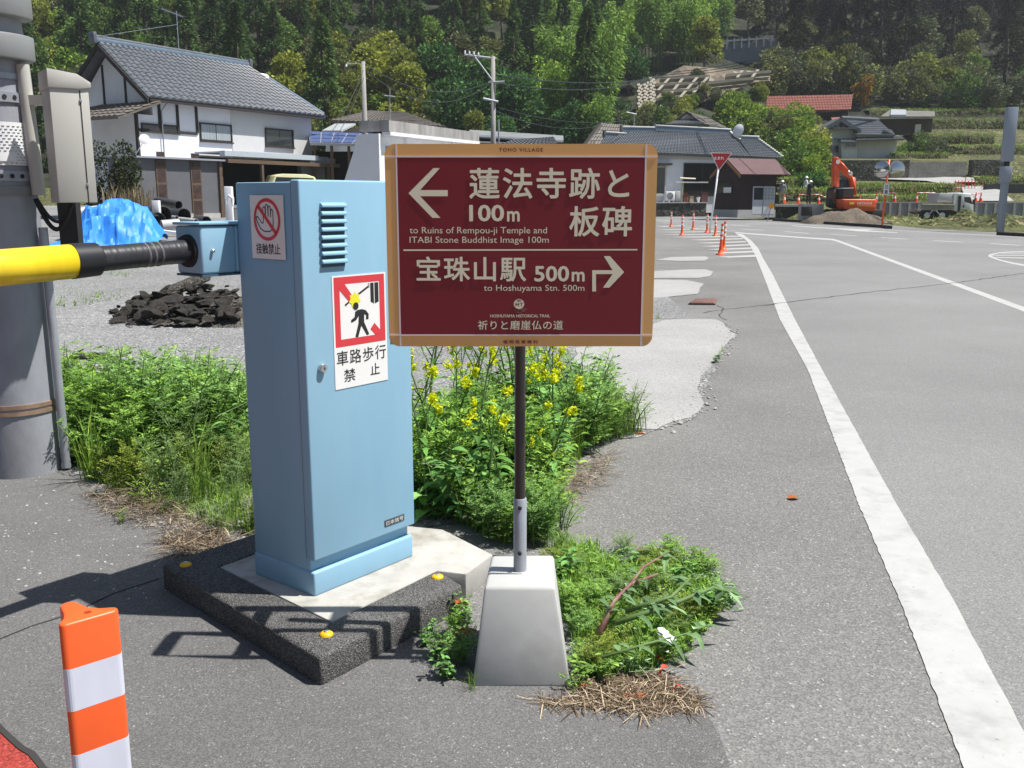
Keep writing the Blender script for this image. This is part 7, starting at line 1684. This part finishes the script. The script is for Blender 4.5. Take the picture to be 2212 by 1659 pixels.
def bigleaf(b, p, o, L, W, r, curl=.35, teeth=0):
    """broad leaf of several facets along a curving midrib"""
    s_ = o.cross(Vector((0, 0, 1))); s_ = s_.normalized() if s_.length > .01 else Vector((1, 0, 0)); up_ = s_.cross(o).normalized(); n = 5; A = []; B = []; M = []
    for k in range(n + 1):
        v = k / n; c_ = p + o * L * v - up_ * (-.0) - Vector((0, 0, curl * L * v * v)); w_ = W * .5 * math.sin(math.pi * (v * .9 + .08)) ** .8 * (1 + (r.uniform(-.35, .35) if teeth else 0)); M.append(c_); A.append(c_ + s_ * w_ + up_ * w_ * .35); B.append(c_ - s_ * w_ + up_ * w_ * .35)
    vs = M + A + B; m = n + 1; fs = []
    for k in range(n): fs += [(k, k + 1, m + k + 1, m + k), (k, 2 * m + k, 2 * m + k + 1, k + 1)]
    b.add(vs, fs)
def rape(seed, h, flowers=True):
    r = random.Random(seed); t = thing('rapeseed_plant', '', 'flowering weed'); bs = MB(); b = MB(); bf = MB(); main = stem_path(r, h, .22); bs.tube(main, [.008, .007, .0065, .006, .005, .004, .003], 6); tips = [(main[-1], (main[-1] - main[-2]).normalized())]
    for i in range(3):
        p, d = along(main, r.uniform(.35, .9)); a = r.random() * 6.28; o = Vector((math.cos(a) * .6, math.sin(a) * .6, 1)).normalized(); L = h * r.uniform(.2, .38); br_ = [p, p + o * L * .5, p + o * L + V3(0, 0, .03)]; bs.tube(br_, [.004, .003, .002], 4); tips.append((br_[-1], o))
        for k in range(4):
            q, d2 = along(br_, r.uniform(.1, .8)); a2 = r.random() * 6.28; bigleaf(b, q, Vector((math.cos(a2), math.sin(a2), .5)).normalized(), r.uniform(.035, .07), .016, r, .3)
    for i in range(13):
        p, d = along(main, r.uniform(.02, .75) ** 1.2); a = r.random() * 6.28; k = 1.25 - p.z / h; bigleaf(b, p, Vector((math.cos(a), math.sin(a), .45)).normalized(), r.uniform(.10, .17) * k + .02, r.uniform(.045, .075) * k, r, .5, 1)
    heads = []
    for tp, o in tips:
        bf = MB(); heads.append(bf)
        for k in range(30 if flowers else 4):
            q = tp + rv(r) * r.uniform(.004, .030) + o * r.uniform(-.02, .022); d = rv(r); d.z = abs(d.z) * .6; d.normalize()
            for s_ in range(2): w_ = d.cross(rv(r)).normalized(); bf.add([q - d * .010, q + w_ * .009, q + d * .010, q - w_ * .009], [(0, 1, 2, 3)])
        for k in range(6):
            q = tp - o * r.uniform(.03, .11); d = Vector((r.uniform(-1, 1), r.uniform(-1, 1), .8)).normalized(); ldf(b, q, d, d.cross(rv(r)).normalized(), .035, .005)
    bs.build('stems', m_stem, t, fixn=False); b.build('leaves', l_weed2, t, fixn=False)
    for q in heads: q.build('flower_head', l_flow, t, fixn=False)
    return t
def leafy(seed, h, n, m, L=.07, W=.035, name='broadleaf_weed', fl=None):
    r = random.Random(seed); t = thing(name, '', 'weed'); bs = MB(); b = MB()
    for i in range(n // 9):
        pts = [Vector((r.gauss(0, .05), r.gauss(0, .05), 0)) + p for p in stem_path(r, h * r.uniform(.5, 1.1), r.uniform(.2, .9))]; bs.tube(pts, [.003] * 6 + [.0015], 4)
        for k in range(9):
            p, d = along(pts, r.uniform(.15, 1) * .99); a = r.random() * 6.28; bigleaf(b, p, Vector((math.cos(a), math.sin(a), r.uniform(0, .7))).normalized(), L * r.uniform(.6, 1.2), W * r.uniform(.7, 1.2), r, .4)
    bs.build('stems', m_stem, t, fixn=False); b.build('leaves', m, t, fixn=False)
    if fl:
        bf = MB()
        for i in range(16):
            q = Vector((r.gauss(0, .07), r.gauss(0, .07), h * r.uniform(.6, 1.05))); bf.disc(q, .0045, rv(r), 6)
        bf.build('flowers', fl, t, fixn=False)
    return t
def tuft(seed, h, n, m=None): r = random.Random(seed); t = thing('grass_tuft', '', 'grass tuft'); b = MB(); blades(b, V3(0, 0), n, r, h, .0028, .035, .7); b.build('blades', m or l_grs, t, fixn=False); return t
W_ = {'f': [feathery(1, .40, 13, l_weed), feathery(2, .36, 12, l_weed), feathery(3, .44, 14, leaf('vetch_leaves', (0.1652, 0.3120, 0.0878), (0.2595, 0.4290, 0.1170), .4, .15, .3), .028, .009, 15)],
      'r': [rape(4, .80), rape(5, .72), rape(6, .86)], 'y': [feathery(21, .30, 12, leaf('yellowish_weed', (0.20, 0.27, 0.05), (0.30, 0.36, 0.09), .35, .2, .35), .020, .006, 15, 'fine_weed'), feathery(22, .36, 9, leaf('pale_weed', (0.17, 0.27, 0.09), (0.26, 0.36, 0.14), .35, .2, .35), .024, .005, 16, 'fine_weed')], 'l': [leafy(7, .34, 90, l_weed2), leafy(8, .30, 80, l_weed, .05, .028), leafy(9, .26, 72, l_bri, .030, .022, fl=l_flow)], 'g': [tuft(10, .42, 46), tuft(11, .34, 40)], 't': [leafy(12, .20, 110, l_grey, .05, .015, 'thistle_plant')]}
WL = {'f': 'feathery leaved green weed', 'r': 'tall rapeseed weed with yellow flower heads', 'l': 'low leafy green weed', 'g': 'tuft of long green grass', 't': 'grey green thistle like weed', 'y': 'fine yellowish green weed'}
usedw = set()
def weed(kind, p, r, sc, where, flat=1.0):
    pr = r.choice(W_[kind]); o = pr if pr.name not in usedw else dup(pr, (0, 0, 0)); usedw.add(pr.name)
    put(o, p, r.random() * 6.28, (sc, sc, sc * flat), '%s %s' % (WL[kind], where), {'f': 'feathery weeds ', 'r': 'rapeseed plants ', 'l': 'leafy weeds ', 'g': 'grass tufts ', 't': 'thistles ', 'y': 'fine weeds '}[kind] + where, rx=r.uniform(-.12, .12), ry=r.uniform(-.12, .12))
def inpoly(x, y, P):
    c_ = False; j = len(P) - 1
    for i in range(len(P)):
        if (P[i][1] > y) != (P[j][1] > y) and x < (P[j][0] - P[i][0]) * (y - P[i][1]) / (P[j][1] - P[i][1]) + P[i][0]: c_ = not c_
        j = i
    return c_
def sample(P, n, seed, dmin):
    """evenly spread ground points inside an outline given on the photo"""
    g = [G(*q) for q in P]; gp = [(q.x, q.y) for q in g]; xs = [q[0] for q in gp]; ys = [q[1] for q in gp]; r = random.Random(seed); out = []
    for _ in range(n * 60):
        x, y = r.uniform(min(xs), max(xs)), r.uniform(min(ys), max(ys))
        if inpoly(x, y, gp) and all((x - a) ** 2 + (y - c_) ** 2 > dmin * dmin for a, c_ in out): out.append((x, y))
        if len(out) >= n: break
    return [V3(*q) for q in out]
def clear(p):   # keep plants out of the cabinet, island and sign foot
    a = (p - A0).dot(FD.u); c_ = (p - A0).dot(FD.n)
    if -.10 < a < .62 and -.42 < c_ < .1: return False
    if -.18 < p.x < .22 and 2.65 < p.y < 3.18: return False
    return True
PLft = [(150, 905), (300, 890), (470, 900), (548, 930), (552, 1165), (470, 1150), (330, 1105), (215, 1050), (150, 990)]
rw = random.Random(77)
WA = 'between the utility pole and the cabinet'
for p in sample(PLft, 92, 1, .115):
    if not clear(p): continue
    bk = sstep(4.2, 6.0, p.y); k = rw.random(); fr2 = 1 - bk; kd = ('f' if k < .72 else 'l' if k < .9 else 'g') if bk > .55 else ('y' if k < .46 else 'g' if k < .68 else 'f' if k < .84 else 'l'); weed(kd, p, rw, ((.62 + .5 * bk) if kd != 'g' else .8) * rw.choice([.55, .75, .9, 1.0, 1.2]) * (1.1 if p.x < -1.5 else .82), WA)
for p in sample([(0, 985), (0, 1010), (60, 1018), (135, 1010), (140, 985)], 9, 2, .1): weed(rw.choice('fl'), p, rw, rw.uniform(.4, .62), 'at the foot of the utility pole')
PRgt = [(890, 960), (1130, 905), (1300, 890), (1375, 915), (1385, 938), (1270, 965), (1200, 1040), (1170, 1120), (1080, 1170), (985, 1130), (892, 1115)]
WBb = 'between the cabinet and the signpost'; WC = 'behind the signpost at the gravel edge'
for p in sample(PRgt, 120, 3, .10):
    if not clear(p): continue
    px = PX(p)[0]; rt_ = sstep(1180, 1360, px); k = rw.random()
    kind = ('r' if k < .32 else 'f' if k < .52 else 'l' if k < .90 else 'g') if px < 1230 else ('f' if k < .38 else 'y' if k < .66 else 'r' if k < .76 else 'g' if k < .86 else 'l')
    bk = sstep(3.9, 4.9, p.y)
    sc = {'r': 1.0, 'f': 1.25, 'l': 1.35, 'g': 1.0, 'y': 1.3}[kind] * (1 - .35 * rt_) * (.62 + .38 * bk) * rw.choice([.6, .8, .95, 1.05, 1.15])
    weed(kind, p, rw, sc, WBb if px < 1130 else WC)
PFr = [(1200, 1180), (1300, 1185), (1440, 1215), (1540, 1250), (1570, 1295), (1500, 1380), (1420, 1440), (1300, 1470), (1240, 1470), (1212, 1300)]
WD = 'in the flattened clump right of the concrete foot'
for p in sample(PFr, 74, 5, .065):
    if not clear(p): continue
    k = rw.random(); weed('f' if k < .14 else 'y' if k < .3 else 'l' if k < .42 else 't' if k < .74 else 'g', p, rw, rw.uniform(.3, .6), WD, .6)
for p in sample([(1010, 1150), (1110, 1185), (1200, 1180), (1190, 1090), (1090, 1130)], 16, 6, .07):
    if clear(p): weed(rw.choice('ffl'), p, rw, rw.uniform(.45, .7), 'just behind the concrete foot')
for p in sample([(870, 1420), (1000, 1340), (1018, 1400), (1010, 1480), (960, 1470)], 6, 7, .08): weed(rw.choice('fl'), p, rw, rw.uniform(.2, .36), 'in the corner between kerb and concrete foot')
for x, y, s_ in ((1548, 785, .35), (1420, 690, .3), (1560, 762, .25), (265, 1130, .3), (1020, 1492, .22), (1240, 1490, .25)): weed(rw.choice('lg'), G(x, y), rw, s_, 'growing alone from a crack')
# short ground cover, straw and litter
def cover(name, P, n, h, m, seed, label, wd=.0025, z=0.0, lean=.8):
    g = [G(*q) for q in P]; gp = [(q.x, q.y) for q in g]; xs = [q[0] for q in gp]; ys = [q[1] for q in gp]; r = random.Random(seed); b = MB(); k = 0
    while k < n:
        x, y = r.uniform(min(xs), max(xs)), r.uniform(min(ys), max(ys)); k += 1
        if inpoly(x, y, gp) and clear(V3(x, y)) and noise.noise((x * 3, y * 3, seed)) > -.35: blades(b, V3(x, y, z), 3, r, h * r.uniform(.6, 1.3), wd, .012, lean)
    stuff(b.build(name, m, fixn=False), label, 'grass')
cover('ground_cover', PLft, 6000, .09, l_grs, 1, 'short green ground cover under the weeds left of the cabinet'); cover('ground_cover', PRgt, 5000, .11, l_grs, 2, 'short green ground cover under the weeds behind the signpost'); cover('ground_cover', PFr, 5000, .07, l_weed, 3, 'short green ground cover right of the concrete foot')
cover('sparse_grass', [(205, 572), (300, 572), (320, 605), (240, 612)], 1500, .16, l_grs, 4, 'sparse green grass patch on the gravel by the barrier arm', .006, .02); cover('sparse_grass', [(125, 620), (330, 618), (250, 660), (120, 670)], 900, .10, l_grs, 5, 'thin grass on the gravel left of the rubble', .005, .01); cover('sparse_grass', [(360, 800), (545, 810), (545, 880), (430, 860)], 260, .08, l_grs, 6, 'scattered grass on the gravel behind the weeds', .004, .008)
def strawpile(P, n, seed, label, hh=.03, L=.10):
    g = [G(*q) for q in P]; gp = [(q.x, q.y) for q in g]; xs = [q[0] for q in gp]; ys = [q[1] for q in gp]; r = random.Random(seed); b = MB(); k = 0
    while k < n:
        x, y = r.uniform(min(xs), max(xs)), r.uniform(min(ys), max(ys)); k += 1
        if not inpoly(x, y, gp) or not clear(V3(x, y)): continue
        a = r.random() * 6.28; d = Vector((math.cos(a), math.sin(a), r.gauss(0, .12))); l = L * r.uniform(.25, 1.4); p = V3(x, y, .004 + abs(r.gauss(0, hh))); s_ = Vector((-math.sin(a), math.cos(a), 0)) * r.uniform(.0006, .0018); m_ = p + d * l * .5 + V3(0, 0, r.uniform(-.006, .01)); e_ = p + d * l; e_.z = max(.004, e_.z); m_.z = max(.004, m_.z)
        b.add([p - s_, p + s_, m_ + s_, m_ - s_, e_ + s_ * .6, e_ - s_ * .6], [(0, 1, 2, 3), (3, 2, 4, 5)])
    stuff(b.build('dry_straw', m_straw, fixn=False), label, 'straw')
strawpile([(190, 1070), (330, 1075), (470, 1150), (545, 1190), (470, 1195), (330, 1140), (220, 1110)], 5200, 1, 'dry brown straw along the front of the left weeds', .035)
strawpile([(1060, 1490), (1240, 1470), (1420, 1460), (1530, 1530), (1400, 1545), (1200, 1530)], 4200, 2, 'dry straw litter in front of the concrete foot', .004, .075)
strawpile([(1190, 1080), (1240, 1010), (1330, 975), (1300, 1040), (1240, 1090)], 1500, 3, 'dry straw on the asphalt behind the signpost', .012, .12)
strawpile([(345, 1165), (480, 1160), (500, 1200), (360, 1205)], 900, 4, 'dry straw by the left corner of the kerb', .02)
# cut thistle stems lying in the clump
def cutstem(pts, r0, m, label, seed, nl=16, L=.075):
    r = random.Random(seed); g = [G(x, y, z + .045) for x, y, z in pts]; t = thing('cut_stem', label, 'cut weed', g[0], 'cut stems lying in the clump'); b = MB(); n = len(g); b.tube(g, [r0 * (1 - .6 * i / (n - 1)) for i in range(n)], 8); b.build('stem', m, t, smooth=True); b = MB()
    for i in range(nl):
        p, d = along(g, r.uniform(.1, .99)); a = r.random() * 6.28; o = (d * .7 + Vector((math.cos(a), math.sin(a), r.uniform(-.1, .6)))).normalized(); bigleaf(b, p, o, L * r.uniform(.5, 1.2), L * .3 * r.uniform(.6, 1.1), r, .45, 1)
    b.build('leaves', l_grey, t, fixn=False)
cutstem([(1296, 1368, .05), (1325, 1300, .12), (1362, 1262, .15), (1420, 1240, .14)], .011, m_pstem, 'thick purple cut thistle stem leaning up right of the foot', 1)
cutstem([(1362, 1262, .15), (1390, 1225, .16), (1440, 1195, .15)], .007, m_pstem, 'forked pale purple stem above the thick purple stem', 2, 10); cutstem([(1330, 1345, .06), (1440, 1310, .09), (1540, 1270, .10), (1600, 1285, .05)], .011, m_stem, 'long pale green cut stem pointing towards the road', 3, 26)
cutstem([(1350, 1320, .07), (1450, 1290, .12), (1500, 1240, .13)], .010, m_stem, 'curved light green cut stem in the middle of the clump', 4, 20); cutstem([(1300, 1420, .04), (1400, 1390, .06), (1480, 1370, .05), (1530, 1350, .03)], .006, m_stem, 'thin cut stem low at the front of the clump', 5, 18)
def deadleaf(x, y, L, W, yaw, label, m=None, z=.006):
    b = MB(); r = random.Random(int(x)); bigleaf(b, G(x, y) + V3(0, 0, z + .002), Vector((math.cos(yaw), math.sin(yaw), .05)), L, W, r, .05); tag(b.build('dead_leaf', m or l_red, fixn=False), label, 'dead leaf')
deadleaf(1702, 1080, .06, .05, .2, 'single orange dead leaf on the shoulder asphalt'); deadleaf(1338, 1512, .10, .035, .1, 'long rust red dead leaf on the straw before the foot'); deadleaf(1004, 1345, .09, .05, 1.9, 'orange dead leaf left of the concrete foot', z=.05); deadleaf(985, 1390, .08, .05, .4, 'brown dead leaf below the orange one beside the foot', z=.03); deadleaf(1372, 940, .07, .03, .2, 'dark red dead leaf at the tip of the weeds'); deadleaf(1238, 1492, .06, .03, .5, 'small orange dead leaf at the front edge of the foot')
b = MB(); r = random.Random(9); q = G(1433, 1400, .05)
for i in range(9): bigleaf(b, q + rv(r) * .012 + V3(0, 0, .012 * i * .5), (rv(r) + V3(0, 0, .9)).normalized(), .045, .03, r, .2, 1)
tag(b.build('paper_scrap', m_white, fixn=False), 'crumpled white paper scrap caught in the clump', 'litter')
for i, (x, y, lab) in enumerate(((1415, 1420, 'left red scrap in the low weeds'), (1428, 1445, 'middle red scrap in the low weeds'), (1462, 1478, 'right red scrap in the low weeds'))):
    b = MB(); bigleaf(b, G(x, y, .03), rv(r), .03, .02, r, .2, 1); bigleaf(b, G(x, y, .03), rv(r), .03, .02, r, .2, 1); tag(b.build('red_scrap', mat('scrap_red', (0.65, 0.06, 0.03), 0.5), fixn=False), lab, 'litter', 'red scraps in the clump')
# meadow tufts on the far verge, mounds and terraces
def tufts(n, x0, x1, y0, y1, h, m, seed, label, wd=.03, k=5):
    r = random.Random(seed); b = MB()
    for i in range(n):
        p = HP(r.uniform(x0, x1), r.uniform(y0, y1))
        if 44 < p.y < 150: blades(b, p, k, r, h * r.uniform(.5, 1.4), wd, .25, .6)
    stuff(b.build('meadow_grass', m, fixn=False), label, 'grass')
tufts(420, 1745, 2212, 468, 500, .35, l_grs, 1, 'rough grass on the verge before the works'); tufts(260, 1745, 2212, 470, 498, .3, l_dry, 2, 'dry grass on the verge before the works')

def toptufts(seed):
    r = random.Random(seed); b = MB(); b2 = MB()
    for x0, x1, yt, Y in TOPS:
        n = int((x1 - x0) * 1.5)
        for i in range(n):
            p = D(r.uniform(x0, x1), yt, Y + r.uniform(-.2, 2.5)); p.z += .05 - r.random() * .3; blades(b if r.random() < .75 else b2, p, 5, r, r.uniform(.12, .35), .03, .35, .9)
        for i in range(n):
            p = D(r.uniform(x0, x1), yt + r.uniform(2, 22), Y - .1); blades(b if r.random() < .5 else b2, p, 4, r, r.uniform(.12, .3), .03, .35, .9)
    stuff(b.build('terrace_grass', l_grs, fixn=False), 'green grass along the terrace edges', 'grass'); stuff(b2.build('terrace_grass', l_dry, fixn=False), 'dry grass along the terrace edges', 'grass')
toptufts(5)

# thin haze added to lift the far darks: one box round the whole scene
b = MB(); b.obox((-290, -30, -3), (580, 0, 0), (0, 400, 0), (0, 0, 190))
hm = bpy.data.materials.new('haze'); hm.use_nodes = True; hm.node_tree.nodes.clear()
ho = N(hm.node_tree, 'ShaderNodeOutputMaterial'); hv = N(hm.node_tree, 'ShaderNodeVolumePrincipled'); hv.inputs['Color'].default_value = (0.86, 0.91, 0.96, 1); hv.inputs['Density'].default_value = 0.00032; hv.inputs['Anisotropy'].default_value = 0.3
hm.node_tree.links.new(hv.outputs[0], ho.inputs['Volume'])
stuff(b.build('haze', hm), 'thin pale haze added to lift the far darks', 'haze')
